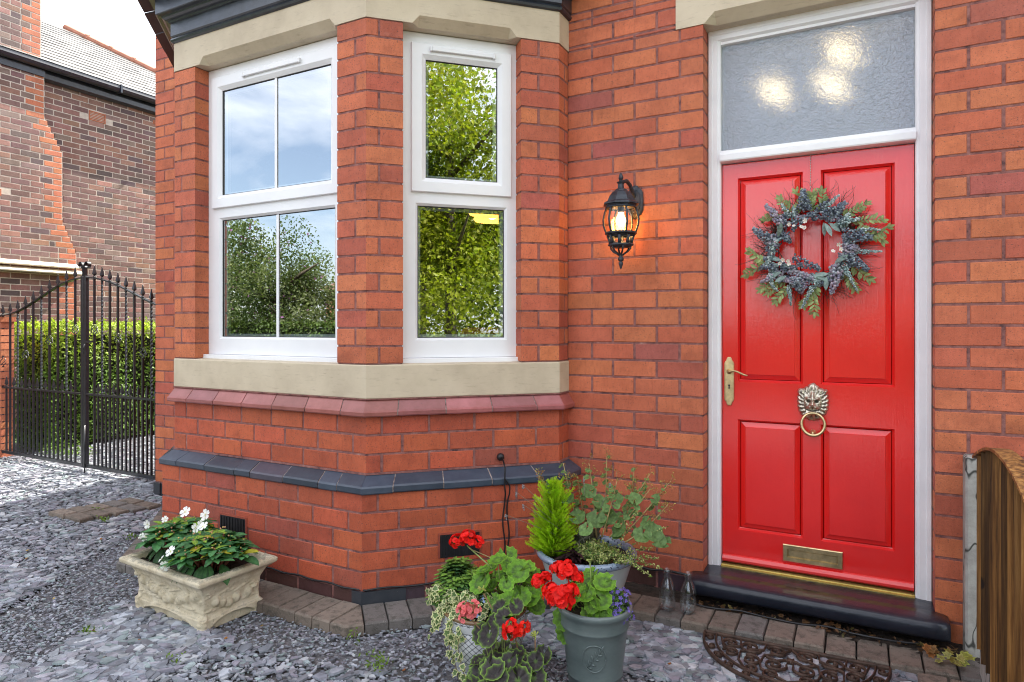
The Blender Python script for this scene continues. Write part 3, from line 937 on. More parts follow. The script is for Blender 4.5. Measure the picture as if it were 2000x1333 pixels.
# ---- windows
def ring(mb, O, u, n, rects, mi=0):
    """connected rectangles: each (s0,s1,z0,z1,d)"""
    Ls = []
    for (a, b, c, d, e) in rects:
        Ls.append([O + u * a + np.array((0, 0, c)) + n * e, O + u * b + np.array((0, 0, c)) + n * e, O + u * b + np.array((0, 0, d)) + n * e, O + u * a + np.array((0, 0, d)) + n * e])
    mb.loops(Ls, mi)
def inset(r, w, d): return (r[0] + w, r[1] - w, r[2] + w, r[3] - w, d)
def make_window(O, u, n, W, bar, sash_in, name_sfx=''):
    """O: left bottom of the opening on the frame's front plane, W its width"""
    O = np.array(O, float); u = np.array(u, float); n = np.array(n, float)
    ZB, ZT = 1.205, 2.862
    R0 = (0, W, ZB, ZT)
    lower = (sash_in, W - sash_in, 1.294, 1.995)
    sash = (0.048, W - 0.048, 2.050, 2.806)
    mb = MB()
    # outer frame: head/jambs, with lower light and upper light openings
    fr = lambda r, w, d: (r[0] + w, r[1] - w, r[2] + w, r[3] - w, d)
    ring(mb, O, u, n, [fr(R0, 0, -0.06), fr(R0, 0, -0.002), fr(R0, 0.002, 0.0)])
    # front face decomposed around two openings
    up_o = (0.060, W - 0.060, 2.062, 2.794)
    def quad(a, b, c, d, e=0.0):
        mb.add([O + u * a + np.array((0, 0, c)) + n * e, O + u * b + np.array((0, 0, c)) + n * e, O + u * b + np.array((0, 0, d)) + n * e, O + u * a + np.array((0, 0, d)) + n * e], [(0, 1, 2, 3)])
    quad(0.002, W - 0.002, up_o[3], ZT - 0.002); quad(0.002, up_o[0], up_o[2], up_o[3]); quad(up_o[1], W - 0.002, up_o[2], up_o[3])
    quad(0.002, W - 0.002, lower[3], up_o[2]); quad(0.002, lower[0], lower[2], lower[3]); quad(lower[1], W - 0.002, lower[2], lower[3]); quad(0.002, W - 0.002, ZB + 0.002, lower[2])
    ring(mb, O, u, n, [fr(lower, 0, 0.0), fr(lower, 0.012, -0.012), fr(lower, 0.013, -0.03)])
    ring(mb, O, u, n, [fr(up_o, 0, 0.0), fr(up_o, 0, -0.05)])
    fo = mb.build('window', M['upvc'], house)
    # opening light
    g1 = (sash[0] + 0.074, sash[1] - 0.074, sash[2] + 0.074, sash[3] - 0.078)
    mb = MB()
    def lp(r, d): return (r[0], r[1], r[2], r[3], d)
    Ls = [lp(sash, 0.0005), lp(sash, 0.014), inset(sash, 0.003, 0.017), (g1[0] - 0.022, g1[1] + 0.022, g1[2] - 0.022, g1[3] + 0.022, 0.017), (g1[0] - 0.003, g1[1] + 0.003, g1[2] - 0.003, g1[3] + 0.003, 0.004), lp(g1, 0.002), lp(g1, -0.012)]
    ring(mb, O, u, n, Ls)
    mb.build('sash', M['upvc'], fo)
    # fine black gaskets
    mb = MB()
    ring(mb, O, u, n, [lp(g1, -0.002), inset(g1, 0.004, -0.004), inset(g1, 0.0045, -0.012)])
    l2 = (lower[0] + 0.012, lower[1] - 0.012, lower[2] + 0.012, lower[3] - 0.012)
    ring(mb, O, u, n, [lp(l2, -0.013), inset(l2, 0.004, -0.015), inset(l2, 0.0045, -0.022)])
    mb.build('gasket', M['gasket'], fo)
    for r, d in ((g1, -0.007), (l2, -0.019)):
        mb = MB()
        a, b, c, e = r
        V = [O + u * a + np.array((0, 0, c)) + n * d, O + u * b + np.array((0, 0, c)) + n * d, O + u * b + np.array((0, 0, e)) + n * d, O + u * a + np.array((0, 0, e)) + n * d]
        mb.add(V, [(0, 1, 2, 3)])
        mb.build('pane', M['pane'], fo)
        # aluminium spacer inside the sealed unit
    mb = MB()
    for r, d in ((g1, -0.022), (l2, -0.034)):
        ring(mb, O, u, n, [inset(r, -0.002, d + .006), inset(r, 0.018, d), inset(r, 0.018, d - 0.02)])
    mb.build('spacer', M['spacer'], fo)
    if bar:
        mb = MB()
        for r, d in ((g1, -0.012), (l2, -0.024)):
            cx = (r[0] + r[1]) / 2 + 0.012
            mb.obox(O, u, n, Z_, cx - 0.009, cx + 0.009, d + 0.006, d + 0.010, r[2], r[3], 0)
        mb.build('glazing_bar', M['upvc'], fo)
    mb = MB()
    cx = W / 2
    hw = 0.21 if bar else 0.16
    mb.obox(O, u, n, Z_, cx - hw, cx + hw, 0.017, 0.031, sash[3] - 0.040, sash[3] - 0.018, 0, bev=0.003)
    mb.obox(O, u, n, Z_, cx - hw - 0.012, cx - hw, 0.017, 0.033, sash[3] - 0.044, sash[3] - 0.016, 0, bev=0.003)
    mb.obox(O, u, n, Z_, cx + hw, cx + hw + 0.012, 0.017, 0.033, sash[3] - 0.044, sash[3] - 0.016, 0, bev=0.003)
    mb.build('trickle_vent', M['upvc'], fo)
    mb = MB()
    mb.obox(O, u, n, Z_, -0.028, W + 0.028, -0.05, 0.034, 1.186, 1.204, 0, bev=0.003)
    mb.obox(O, u, n, Z_, -0.028, W + 0.028, 0.028, 0.036, 1.180, 1.190, 0)
    mb.build('sill', M['upvc'], fo)
    return fo
M['spacer'] = simple('aluminium_spacer', (0.45, 0.47, 0.50), 0.4, 0.05, 10, 0, 100, 0.4)
rec = 0.088
make_window((PL, YF + rec, 0), X_, fn, PR - PL, True, 0.094)
Oc = A0 + U1 * 0.182 - N1 * rec
make_window(Oc, U1, N1, 0.625, False, 0.070)
Ol = np.array((XL, YF, 0)) + np.array((-h2, h2, 0)) * 0.807 - np.array((-h2, -h2, 0)) * rec
make_window(Ol, (h2, -h2, 0), (-h2, -h2, 0), 0.625, False, 0.070)

# ---- front door, frame and fanlight
DX0, DX1, DZ0, DZ1, DY = -0.609, 0.224, 0.172, 2.186, 0.150
mb = MB()
Od = np.array((0, DY, 0)); ud = np.array((1.0, 0, 0)); nd = np.array((0, -1.0, 0))
pan = [(-0.534, -0.232, 1.090, 2.111), (-0.156, 0.150, 1.086, 2.111), (-0.534, -0.236, 0.342, 0.898), (-0.156, 0.147, 0.340, 0.896)]
xs = sorted({DX0, DX1} | {p[0] for p in pan} | {p[1] for p in pan}); zs = sorted({DZ0, DZ1} | {p[2] for p in pan} | {p[3] for p in pan})
def dq(a, b, c, d, e=0.0):
    mb.add([(a, DY - e, c), (b, DY - e, c), (b, DY - e, d), (a, DY - e, d)], [(0, 1, 2, 3)])
px_ = [(-0.534, -0.234), (-0.156, 0.1485)]
pz_ = [(0.341, 0.897), (1.088, 2.111)]
pan = [(a, b, c, d) for (a, b) in px_ for (c, d) in pz_]
xs = [DX0, -0.534, -0.234, -0.156, 0.1485, DX1]; zs = [DZ0, 0.341, 0.897, 1.088, 2.111, DZ1]
for i in range(5):
    for j in range(5):
        if i in (1, 3) and j in (1, 3): continue
        dq(xs[i], xs[i + 1], zs[j], zs[j + 1])
for p in pan:
    ring(mb, Od, ud, nd, [(*p, 0.0), inset(p, 0.002, -0.004), inset(p, 0.007, -0.013), inset(p, 0.010, -0.016), inset(p, 0.013, -0.016), inset(p, 0.036, -0.005), inset(p, 0.037, -0.002)])
    r = inset(p, 0.037, 0)
    dq(r[0], r[1], r[2], r[3], -0.002)
# leaf edges and body
mb.box(DX0, DX1, DY + 0.016, DY + 0.045, DZ0, DZ1)
for (a, b, c, d) in ((DX0, DX0, DZ0, DZ1), (DX1, DX1, DZ0, DZ1)):
    mb.add([(a, DY, c), (a, DY + .02, c), (a, DY + .02, d), (a, DY, d)], [(0, 1, 2, 3)])
mb.add([(DX0, DY, DZ0), (DX1, DY, DZ0), (DX1, DY + .02, DZ0), (DX0, DY + .02, DZ0)], [(0, 1, 2, 3)])
door = mb.build('door', M['red_paint'], house)
door['label'] = 'glossy red four panel front door'
mb = MB()
mb.loops([[(x, DY - 0.001, 0.212), (x, DY - 0.010, 0.208), (x, DY - 0.020, 0.194), (x, DY - 0.020, 0.184), (x, DY - 0.001, 0.178)] for x in (DX0 + 0.002, DX1 - 0.002)], 0, closed=True, cap0=True, cap1=True)
mb.build('weather_bar', M['red_paint'], door)
mb = MB()
mb.loops([[(x, DY + 0.04, 0.156), (x, DY - 0.042, 0.156), (x, DY - 0.042, 0.161), (x, DY - 0.030, 0.163), (x, DY - 0.029, 0.167), (x, DY - 0.025, 0.167), (x, DY - 0.024, 0.164), (x, DY - 0.010, 0.1665), (x, DY + 0.04, 0.1675)] for x in (DX0, DX1)], 0, closed=True, cap0=True, cap1=True)
mb.build('threshold_strip', simple('gilt_threshold', (0.62, 0.47, 0.14), 0.42, 0.15, 20, 0, 100, 0.75), house)
# frame
mb = MB()
FX0, FX1, FY = -0.673, 0.289, 0.110
FZ1 = 2.862
JI0, JI1 = -0.6115, 0.2265
def mould(x_out, x_in, sgn):
    return [(x_out, FY + 0.10), (x_out, FY + 0.002), (x_out + sgn * 0.004, FY - 0.004), (x_out + sgn * 0.020, FY - 0.004), (x_out + sgn * 0.023, FY), (x_in - sgn * 0.016, FY), (x_in - sgn * 0.012, FY + 0.004), (x_in - sgn * 0.004, FY + 0.005), (x_in, FY + 0.010), (x_in, FY + 0.10)]
for (a, b, s) in ((FX0, JI0, 1), (FX1, JI1, -1)):
    pr = mould(a, b, s)
    mb.loops([[(x, y, z) for x, y in pr] for z in (0.140, 0.8, 1.5, 2.2, FZ1 - 0.002)], 0, closed=True, cap1=True)
# head
pr = [(FY + 0.10, FZ1), (FY + 0.0, FZ1), (FY - 0.0055, FZ1 - 0.004), (FY - 0.0055, FZ1 - 0.024), (FY - 0.001, FZ1 - 0.028), (FY - 0.001, 2.812), (FY + 0.012, 2.802), (FY + 0.013, 2.790), (FY + 0.030, 2.786), (FY + 0.10, 2.786)]
mb.loops([[(x, y, z) for y, z in pr] for x in (FX0 + 0.003, FX1 - 0.003)], 0, closed=True, cap0=True, cap1=True)
# transom
pr = [(FY + 0.10, 2.190), (FY + 0.012, 2.190), (FY - 0.010, 2.194), (FY - 0.013, 2.200), (FY - 0.013, 2.226), (FY - 0.008, 2.232), (FY + 0.008, 2.236), (FY + 0.012, 2.252), (FY + 0.03, 2.257), (FY + 0.10, 2.257)]
mb.loops([[(x, y, z) for y, z in pr] for x in (JI0 - 0.002, JI1 + 0.002)], 0, closed=True, cap0=True, cap1=True)
mb.build('door_frame', M['white_paint'], house)
mb = MB()
mb.add([(JI0, FY + 0.032, 2.25), (JI1, FY + 0.032, 2.25), (JI1, FY + 0.032, 2.80), (JI0, FY + 0.032, 2.80)], [(0, 1, 2, 3)])
mb.build('fanlight_pane', M['obscured'], house)
# doorstep
mb = MB()
def stepx(y):  # plan outline half width: ears in front of the wall, tongue between the jambs
    return 0
nx = 60
pr_f = [(-0.098, 0.080), (-0.126, 0.084), (-0.134, 0.096), (-0.136, 0.128), (-0.132, 0.144), (-0.121, 0.153), (-0.10, 0.157), (-0.05, 0.156), (-0.004, 0.156)]
Ls = []
for k in range(nx + 1):
    x = -0.735 + (0.335 + 0.735) * k / nx
    e = min(k, nx - k) / 3.0
    rr = 1 - (1 - min(1, e)) ** 2
    Ls.append([(x, y if y > -0.06 else -0.06 + (y + 0.06) * (0.55 + 0.45 * rr) + rnd.uniform(-.0012, .0012), z - (1 - rr) * 0.012 + rnd.uniform(-.0012, .0012)) for y, z in pr_f] + [(x, -0.004, 0.080)])
mb.loops(Ls, 0, closed=True, cap0=True, cap1=True, smooth=True)
Ls = []
for k in range(41):
    x = -0.673 + 0.961 * k / 40
    Ls.append([(x, -0.006, 0.1555), (x, 0.03, 0.1565 + rnd.uniform(-.001, .001)), (x, 0.075, 0.1565 + rnd.uniform(-.001, .001)), (x, 0.100, 0.157), (x, 0.118, 0.157), (x, 0.118, 0.11), (x, -0.006, 0.11)])
mb.loops(Ls, 0, closed=True, cap0=True, cap1=True, smooth=False)
t = NT('black_step_paint')
c = t.ramp(t.noise(3.4, 6, 0.7), [(0.3, (0.005, 0.009, 0.018)), (0.6, (0.012, 0.015, 0.026)), (0.8, (0.042, 0.034, 0.026))])  # bluish sky reflection put into the dark base colour
t.set(Base_Color=c, Roughness=t.ramp(t.noise(6, 5), [(0.3, 0.28), (0.7, 0.5)]), Specular_IOR_Level=0.3, Coat_Weight=0.45, Coat_Roughness=0.16)
t.bump(t.mix(t.noise(70, 6, 0.75), t.noise(12, 4), 0.4), 0.8, 0.004)
mb.build('doorstep', t.m, house)

# ---- door furniture (sub-parts of the door)
def plate_outline(w, h, seg=10):
    """escutcheon outline, pointed ogee ends"""
    pts = []
    hw, hh = w / 2, h / 2
    half = [(hw, -hh + 0.035), (hw * 0.9, -hh + 0.026), (hw * 0.62, -hh + 0.018), (hw * 0.5, -hh + 0.008), (hw * 0.28, -hh + 0.001)]
    pts = [(x, z) for x, z in half]
    right = pts[::-1] + [(x, -z) for x, z in pts]
    left = [(-x, z) for x, z in right[::-1]]
    return right + left
mb = MB()
po = plate_outline(0.047, 0.248)
cx, cz = -0.575, 1.0875
Ls = []
for sc, d in ((1.0, 0.0), (1.0, 0.005), (0.93, 0.0075), (0.80, 0.0078), (0.76, 0.006), (0.5, 0.006)):
    Ls.append([(cx + x * sc, DY - d, cz + z * (1 - (1 - sc) * 0.22)) for x, z in po])
mb.loops(Ls, 0, closed=True, cap1=True)
mb.lathe([(0.0135, 0), (0.0125, 0.004), (0.009, 0.008), (0.0085, 0.030), (0.0, 0.036)], 16, (0, 0, 0))
# turn that lathe towards the viewer
V = mb.v[-1]; mb.v[-1] = np.stack([cx + V[:, 0], DY - 0.006 - V[:, 2], 1.137 + V[:, 1]], 1)
lev = []
for k in range(13):
    f = k / 12
    lev.append((cx + 0.002 + 0.092 * f, DY - 0.036 - 0.004 * math.sin(f * 3), 1.137 + 0.0065 * math.sin(f * 5.2) * (1) - 0.010 * f * f))
mb.tube(lev, [0.0078, 0.0066, 0.0056, 0.0052, 0.0052, 0.0056, 0.0062, 0.0070, 0.0076, 0.0074, 0.0064, 0.0050, 0.0028], 10, flat=0.75)
h = mb.build('handle', M['brass'], door)
mb = MB()
mb.lathe([(0.0, 0.0), (0.0048, 0.0)], 14); V = mb.v[-1]; mb.v[-1] = np.stack([cx + V[:, 0], np.full(len(V), DY - 0.0083), 1.067 + V[:, 1]], 1)
mb.add([(cx - 0.0022, DY - 0.0083, 1.066), (cx + 0.0022, DY - 0.0083, 1.066), (cx + 0.0032, DY - 0.0083, 1.050), (cx - 0.0032, DY - 0.0083, 1.050)], [(0, 1, 2, 3)])
mb.build('keyhole', M['gasket'], door)
# letter plate
mb = MB()
r0 = (-0.323, -0.062, 0.2225, 0.3035)
ring(mb, Od, ud, nd, [(*r0, 0.0), (*r0, 0.006), inset(r0, 0.003, 0.009), inset(r0, 0.020, 0.009), inset(r0, 0.022, 0.004), inset(r0, 0.024, 0.004), inset(r0, 0.026, 0.0065)])
r = inset(r0, 0.026, 0)
dq(r[0], r[1], r[2], r[3], 0.0065)
mb.build('letter_plate', M['brass'], door)
# lion knocker: carved relief on a polar grid
mb = MB()
LX, LZ, LH = -0.190, 1.003, 0.092
def lion(a, rr):
    """height (m) and outline for polar coordinates; a=0 at top, clockwise positive to the right"""
    x, z = rr * math.sin(a), rr * math.cos(a)      # unit-ish, face spans about -1..1
    h = 0.012 + 0.022 * math.exp(-(x * x / 0.30 + (z - 0.02) ** 2 / 0.36))
    g = lambda cx_, cz_, sx_, sz_, k: k * math.exp(-((x - cx_) / sx_) ** 2 - ((z - cz_) / sz_) ** 2)
    ax = abs(x)
    gx = lambda cx_, cz_, sx_, sz_, k: k * math.exp(-((ax - cx_) / sx_) ** 2 - ((z - cz_) / sz_) ** 2)
    h += g(0, 0.12, 0.10, 0.34, 0.010)        # nose bridge
    h += g(0, -0.12, 0.14, 0.09, 0.012)       # nose
    h += gx(0.16, -0.27, 0.15, 0.11, 0.014)   # muzzle pads
    h += gx(0.22, 0.20, 0.14, 0.06, 0.012)    # brows
    h -= gx(0.24, 0.07, 0.10, 0.06, 0.018)   # eye sockets
    h += gx(0.24, 0.065, 0.045, 0.03, 0.006)  # eyeballs
    h -= g(0, -0.30, 0.018, 0.12, 0.006)
    h -= gx(0.14, -0.42, 0.20, 0.035, 0.012)  # mouth
    h += g(0, -0.56, 0.20, 0.12, 0.012)       # chin
    h += gx(0.40, -0.05, 0.12, 0.22, 0.005)   # cheeks
    h += g(0, 0.42, 0.22, 0.12, 0.006)        # forehead
    if rr > 0.56:
        k = min(1, (rr - 0.56) / 0.10)
        h += k * (0.0036 * math.sin(a * 21 + 9.0 * rr * (1 if x > 0 else -1)) + 0.0018 * math.sin(a * 37 - 12 * rr * (1 if x > 0 else -1))) + 0.003 * k
    h += 0.010 * math.exp(-((ax - 0.70) / 0.10) ** 2 - ((z - 0.58) / 0.12) ** 2)
    e = max(0.0, (rr - 0.78) / 0.22)
    return h * (1 - e ** 3)
na, nr = 120, 26
Ls = []
for i in range(nr + 1):
    f = i / nr
    row = []
    for j in range(na):
        a = 2 * math.pi * j / na
        ed = 0.84 + 0.018 * math.sin(a * 23) + 0.16 * math.exp(-((abs(math.sin(a)) - 0.77) / 0.12) ** 2) * (1 if math.cos(a) > 0 else 0)
        ed += 0.14 * math.exp(-((a if a < math.pi else a - 2 * math.pi) / 0.25) ** 2)
        ed *= 1.0 if math.cos(a) > 0 else 1.0 + 0.18 * (-math.cos(a)) - 0.04
        rr = max(0.001, f) * ed
        hgt = lion(a, max(0.001, f) * 0.98)
        row.append((LX + rr * math.sin(a) * LH * 0.90, DY - hgt, LZ + rr * math.cos(a) * LH * 1.02))
    Ls.append(row)
mb.loops(Ls, 0, closed=True, cap0=True, smooth=True)
mb.build('door_knocker', M['lion_brass'], door)
mb = MB()
ringpts = []
ns = 40
Ls = []
for k in range(ns):
    a = 2 * math.pi * k / ns
    cx_, cz_ = math.sin(a), math.cos(a)
    rr = 0.0062 + 0.0016 * (1 - cz_) / 2
    y0_ = DY - 0.036 - 0.010 * (1 - cz_) / 2
    Ls.append([(LX + 0.003 + (0.050 + rr * math.cos(b)) * cx_, y0_ + rr * math.sin(b), 0.901 + (0.052 + rr * math.cos(b)) * cz_) for b in [2 * math.pi * q_ / 10 for q_ in range(10)]])
Ls.append(Ls[0])
mb.loops(Ls, 0, closed=True, smooth=True)
mb.lathe([(0.016, 0), (0.014, 0.004), (0.009, 0.010), (0.008, 0.026), (0, 0.028)], 12); V = mb.v[-1]; mb.v[-1] = np.stack([LX + V[:, 0], DY - V[:, 2], 0.855 + V[:, 1]], 1)
mb.build('knocker_ring', M['brass'], door)

# ---- air vent openings low in the bay, cable and its clip
def on_bay(seg, s, z, d):
    P = outline(0.06); a = np.array((*P[seg], 0)); b = np.array((*P[seg + 1], 0)); L_ = np.linalg.norm(b - a); u_ = (b - a) / L_; n_ = np.array((u_[1], -u_[0], 0))
    return a + u_ * s + n_ * d + np.array((0, 0, z)), u_, n_
for (seg, s, z) in ((2, 0.55, 0.262), (3, 0.42, 0.262)):
    O_, u_, n_ = on_bay(seg, s, z, 0.001)
    mb = MB()
    mb.obox(O_, u_, n_, Z_, -0.055, 0.165, -0.03, 0.0035, 0.078, 0.088, 0, (0.30, 0.06, 0.03))
    mb.obox(O_, u_, n_, Z_, 0.155, 0.165, -0.03, 0.0035, -0.035, 0.078, 0, (0.28, 0.055, 0.03))
    mb.obox(O_, u_, n_, Z_, -0.055, -0.045, -0.03, 0.0035, -0.035, 0.078, 0, (0.28, 0.055, 0.03))
    vo_ = mb.build('air_vent', M['brick'], house)
    mb = MB()
    mb.obox(O_, u_, n_, Z_, -0.045, 0.155, -0.03, 0.0025, -0.035, 0.078, 0)
    for k in range(9):
        mb.obox(O_, u_, n_, Z_, -0.040 + k * 0.022, -0.034 + k * 0.022, 0.002, 0.006, -0.03, 0.074, 0)
    mb.build('grille', M['rubber'], vo_)
mb = MB()
pts = []
for i in range(30):
    s = 0.25 + i * 0.041
    O_, u_, n_ = on_bay(2, min(s, 1.50), 0.112 + 0.004 * math.sin(i * 1.3), 0.006); pts.append(O_)
for i in range(20):
    O_, u_, n_ = on_bay(3, 0.02 + i * 0.050, 0.112 + 0.004 * math.sin(i), 0.006); pts.append(O_)
mb.tube(pts, 0.0045, 6)
O_, u_, n_ = on_bay(3, 0.70, 0, 0)
for dx, ph in ((0.0, 0.0), (0.022, 1.4)):
    pts = [O_ - n_ * 0.055 + np.array((0, 0, 0.70)), O_ + n_ * 0.0 + np.array((0, 0, 0.685)), O_ + n_ * 0.028 + np.array((0, 0, 0.655)), O_ + n_ * 0.026 + np.array((0, 0, 0.60))]
    for k in range(14):
        pts.append(O_ + n_ * (0.022 if k < 2 else 0.008) + u_ * (dx + 0.006 * math.sin(k * 0.9 + ph)) + np.array((0, 0, 0.56 - k * 0.034)))
    mb.tube(pts, 0.004, 6)
O2 = O_ - n_ * 0.052 + np.array((0, 0, 0.695))
mb.sphere(O2, 0.020, 10, 6)
pts = []
for i in range(24):
    pts.append((-1.30 + i * 0.024, -0.012 - 0.006 * math.sin(i), 0.128 + 0.005 * math.sin(i * 0.7)))
mb.tube(pts, 0.006, 6)
mb.build('cable', M['rubber'], house)
mb = MB(); mb.tube([(-0.72 + i * 0.05, -0.172 - 0.012 * math.sin(i * .9) + 0.0015 * i, 0.058 + 0.002 * math.sin(i * 1.7)) for i in range(20)], 0.0045, 6)
mb.build('cable', M['rubber'], house)

# ---- the body of the house behind the facade: upper wall, roof, rooms
mb = MB()
E_, T_ = 0.03, 0.25
def slab(x0, x1, y0, y1, z0, z1, mi=0): mb.box(x0, x1, y0, y1, z0, z1, mi, (0.42, 0.098, 0.044))
slab(-4.985, 1.69, 0.0, 0.25, 3.9, 5.5)
slab(-4.985, -4.75, 0.012, 7.0, 0.0, 4.05)
slab(1.45, 1.69, 0.012, 7.0, 0.0, 5.5)
slab(-4.985, 1.69, 6.9, 7.1, 0.0, 4.05)
mb.build('upper_wall', M['brick'], house)
mb = MB()
# unseen roof, shaped for its shade: low eave on the gate side, ridge across
V = [(-5.22, -0.35, 4.1), (1.9, -0.35, 4.1), (1.9, 7.3, 4.1), (-5.22, 7.3, 4.1), (-2.6, 1.9, 7.2), (1.9, 1.9, 7.2), (1.9, 5.0, 7.2), (-2.6, 5.0, 7.2)]
V = [(-5.05, -0.30, 4.1), (1.9, -0.30, 4.1), (1.9, 7.3, 4.1), (-5.05, 7.3, 4.1), (-2.6, 3.4, 7.6), (1.9, 3.4, 7.6)]
mb.add(V, [(0, 1, 5, 4), (3, 0, 4), (2, 3, 4, 5), (0, 3, 2, 1), (1, 2, 5)], 0, (0.07, 0.07, 0.078))
mb.build('roof', M['roof_slate'], house)
mb = MB()
# front room box (inside faces), hall box
def room(x0, x1, y0, y1, z0, z1, m, open_front=True):
    b = MB()
    V = [(x0,y0,z0),(x1,y0,z0),(x1,y1,z0),(x0,y1,z0),(x0,y0,z1),(x1,y0,z1),(x1,y1,z1),(x0,y1,z1)]
    b.add(V, [(0,1,2,3),(4,7,6,5),(1,5,6,2),(2,6,7,3),(3,7,4,0)])
    return b.build('room_lining', m, house)
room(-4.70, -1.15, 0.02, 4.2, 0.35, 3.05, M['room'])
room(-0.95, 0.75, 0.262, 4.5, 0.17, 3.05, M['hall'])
mb = MB()
# inner returns of the bay: soffit, floor, backs of the piers
b0 = outline(-0.10)
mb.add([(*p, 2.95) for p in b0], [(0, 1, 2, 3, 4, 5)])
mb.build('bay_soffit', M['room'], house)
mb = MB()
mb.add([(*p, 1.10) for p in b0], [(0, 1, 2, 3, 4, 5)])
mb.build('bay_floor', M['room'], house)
mb = MB()
mb.box(-0.98, -0.674, 0.125, 0.262, 0.0, 3.05); mb.box(0.290, 0.78, 0.125, 0.262, 0.0, 3.05); mb.box(-0.674, 0.290, 0.215, 0.262, 2.80, 3.05)
mb.build('inner_wall', M['hall'], house)

# ================================================================== GROUND
def sheet(name, x0, x1, y0, y1, z, mat, kind='structure'):
    mb = MB(); mb.add([(x0, y0, z), (x1, y0, z), (x1, y1, z), (x0, y1, z)], [(0, 1, 2, 3)])
    o = mb.build(name, mat); o['kind'] = kind; return o
sheet('ground', -150, 150, -150, 150, -0.03, M['grass'])
sheet('driveway', -8.8, 3.5, -9.0, 7.5, -0.012, M['grit'])
sheet('road', -60, 60, -17.5, -10.8, -0.02, M['asphalt'])
sheet('pavement', -60, 60, -10.8, -9.0, -0.016, simple('pavement_concrete', (0.13, 0.125, 0.12), 0.9, 0.12, 4))

# loose slate chippings: thin irregular plates piled over the drive
def visible_xy(x, y, margin=60):
    s_, c_ = math.sin(YAW), math.cos(YAW)
    Y = y + WALLY
    u = x * c_ + Y * s_; w = -x * s_ + Y * c_
    return w
def chip_templates(n):
    T = []
    for k in range(n):
        m = rnd.choice((4, 5, 5, 6))
        el = rnd.uniform(0.34, 0.75)
        ang = sorted([2 * math.pi * (i + rnd.uniform(-.32, .32)) / m for i in range(m)])
        pts = [(math.cos(a) * rnd.uniform(0.72, 1.0), math.sin(a) * el * rnd.uniform(0.72, 1.0)) for a in ang]
        top = [(x * 0.93, y * 0.93, 0.5) for x, y in pts]; bot = [(x, y, -0.5) for x, y in pts]
        V = np.array(bot + top)
        Fs = [tuple(range(m, 2 * m))] + [(i, (i + 1) % m, (i + 1) % m + m, i + m) for i in range(m)]
        T.append((V, Fs))
    return T
CT = chip_templates(26)
slate_cols = [(0.190, 0.205, 0.235), (0.225, 0.240, 0.270), (0.150, 0.158, 0.185), (0.185, 0.178, 0.212), (0.255, 0.270, 0.295), (0.190, 0.230, 0.235), (0.205, 0.200, 0.225), (0.285, 0.295, 0.310), (0.150, 0.158, 0.178), (0.125, 0.130, 0.150)]
def bay_clear(x, y):
    # keep chips off the paved edge and the house
    if y > -0.35 and x > -0.9: return y < -0.35
    return True
def chips():
    mb = MB()
    def plate(x, y, r, lift, tilt=0.22):
        V, Fs = CT[rnd.randrange(len(CT))]
        th = rnd.uniform(0.10, 0.2) * r + 0.0015
        a = rnd.gauss(0.5, 0.9)
        tx, ty = rnd.gauss(0, tilt * .8), rnd.gauss(0, tilt * .8)
        ca, sa = math.cos(a), math.sin(a)
        P = V * np.array((r, r, th))
        X = P[:, 0] * ca - P[:, 1] * sa; Y = P[:, 0] * sa + P[:, 1] * ca
        Z = P[:, 2] + X * math.tan(tx) + Y * math.tan(ty)
        c = slate_cols[rnd.randrange(len(slate_cols))]
        g = rnd.uniform(0.6, 1.35)
        g *= 1.22
        mb.add(np.stack([X + x, Y + y, Z + lift], 1), Fs, 0, (c[0] * g, c[1] * g, c[2] * g))
    def ok(x, y):
        w = visible_xy(x, y)
        if w < 2.1: return False
        s_, c_ = math.sin(YAW), math.cos(YAW)
        u = (x * c_ + (y + WALLY) * s_) / w
        if abs(u) > 0.98: return False
        if x > -5.0 and y > 0.02: return False
        # inside the bay + paving footprint
        if in_poly(x, y, PAVE): return False
        return True
    for i in range(145000):
        if i % 5 == 0: x, y = rnd.uniform(-7.9, -4.4), rnd.uniform(-0.2, 5.0)
        else: x, y = rnd.uniform(-7.4, 1.3), rnd.uniform(-2.2, 0.35)
        if not ok(x, y): continue
        w = visible_xy(x, y)
        # trodden grit track through the middle, coarser chips at the edges
        tr = math.exp(-((y + 1.05 + 0.10 * math.sin(2 * x)) / 0.20) ** 2) * (1 if x < -1.2 else 0.6) * (1 if x > -3.2 else 0)
        tr2 = math.exp(-(((x + 3.65) + 0.55 * (y + 1.1)) / 0.32) ** 2) * (1 if -1.9 < y < -0.2 else 0) * 0.9
        tr = max(tr, tr2)
        if w > 4.2 and rnd.random() < 0.25: continue
        big = rnd.random()
        r = rnd.uniform(0.006, 0.017) if big < 0.70 else (rnd.uniform(0.016, 0.030) if big < 0.955 else rnd.uniform(0.028, 0.052))
        if x > -1.35 or (x < -2.4 and y < -1.35):
            if rnd.random() < 0.55: r = rnd.uniform(0.020, 0.050)
        if tr > 0.35: r = min(r, 0.016) * rnd.uniform(0.55, 0.95)
        if w > 4.2: r *= 1.25
        plate(x, y, r, rnd.uniform(-0.004, 0.010) + (0.004 if r > .03 else 0), 0.17 if r < .03 else 0.10)
    o = mb.build('slate_chippings', M['slate'])
    tag(o, 'blue grey slate chippings spread over the driveway', 'gravel', None, 'stuff')
def in_poly(x, y, P):
    c = False; n = len(P)
    for i in range(n):
        x0, y0 = P[i]; x1, y1 = P[(i + 1) % n]
        if (y0 > y) != (y1 > y) and x < (x1 - x0) * (y - y0) / (y1 - y0) + x0: c = not c
    return c

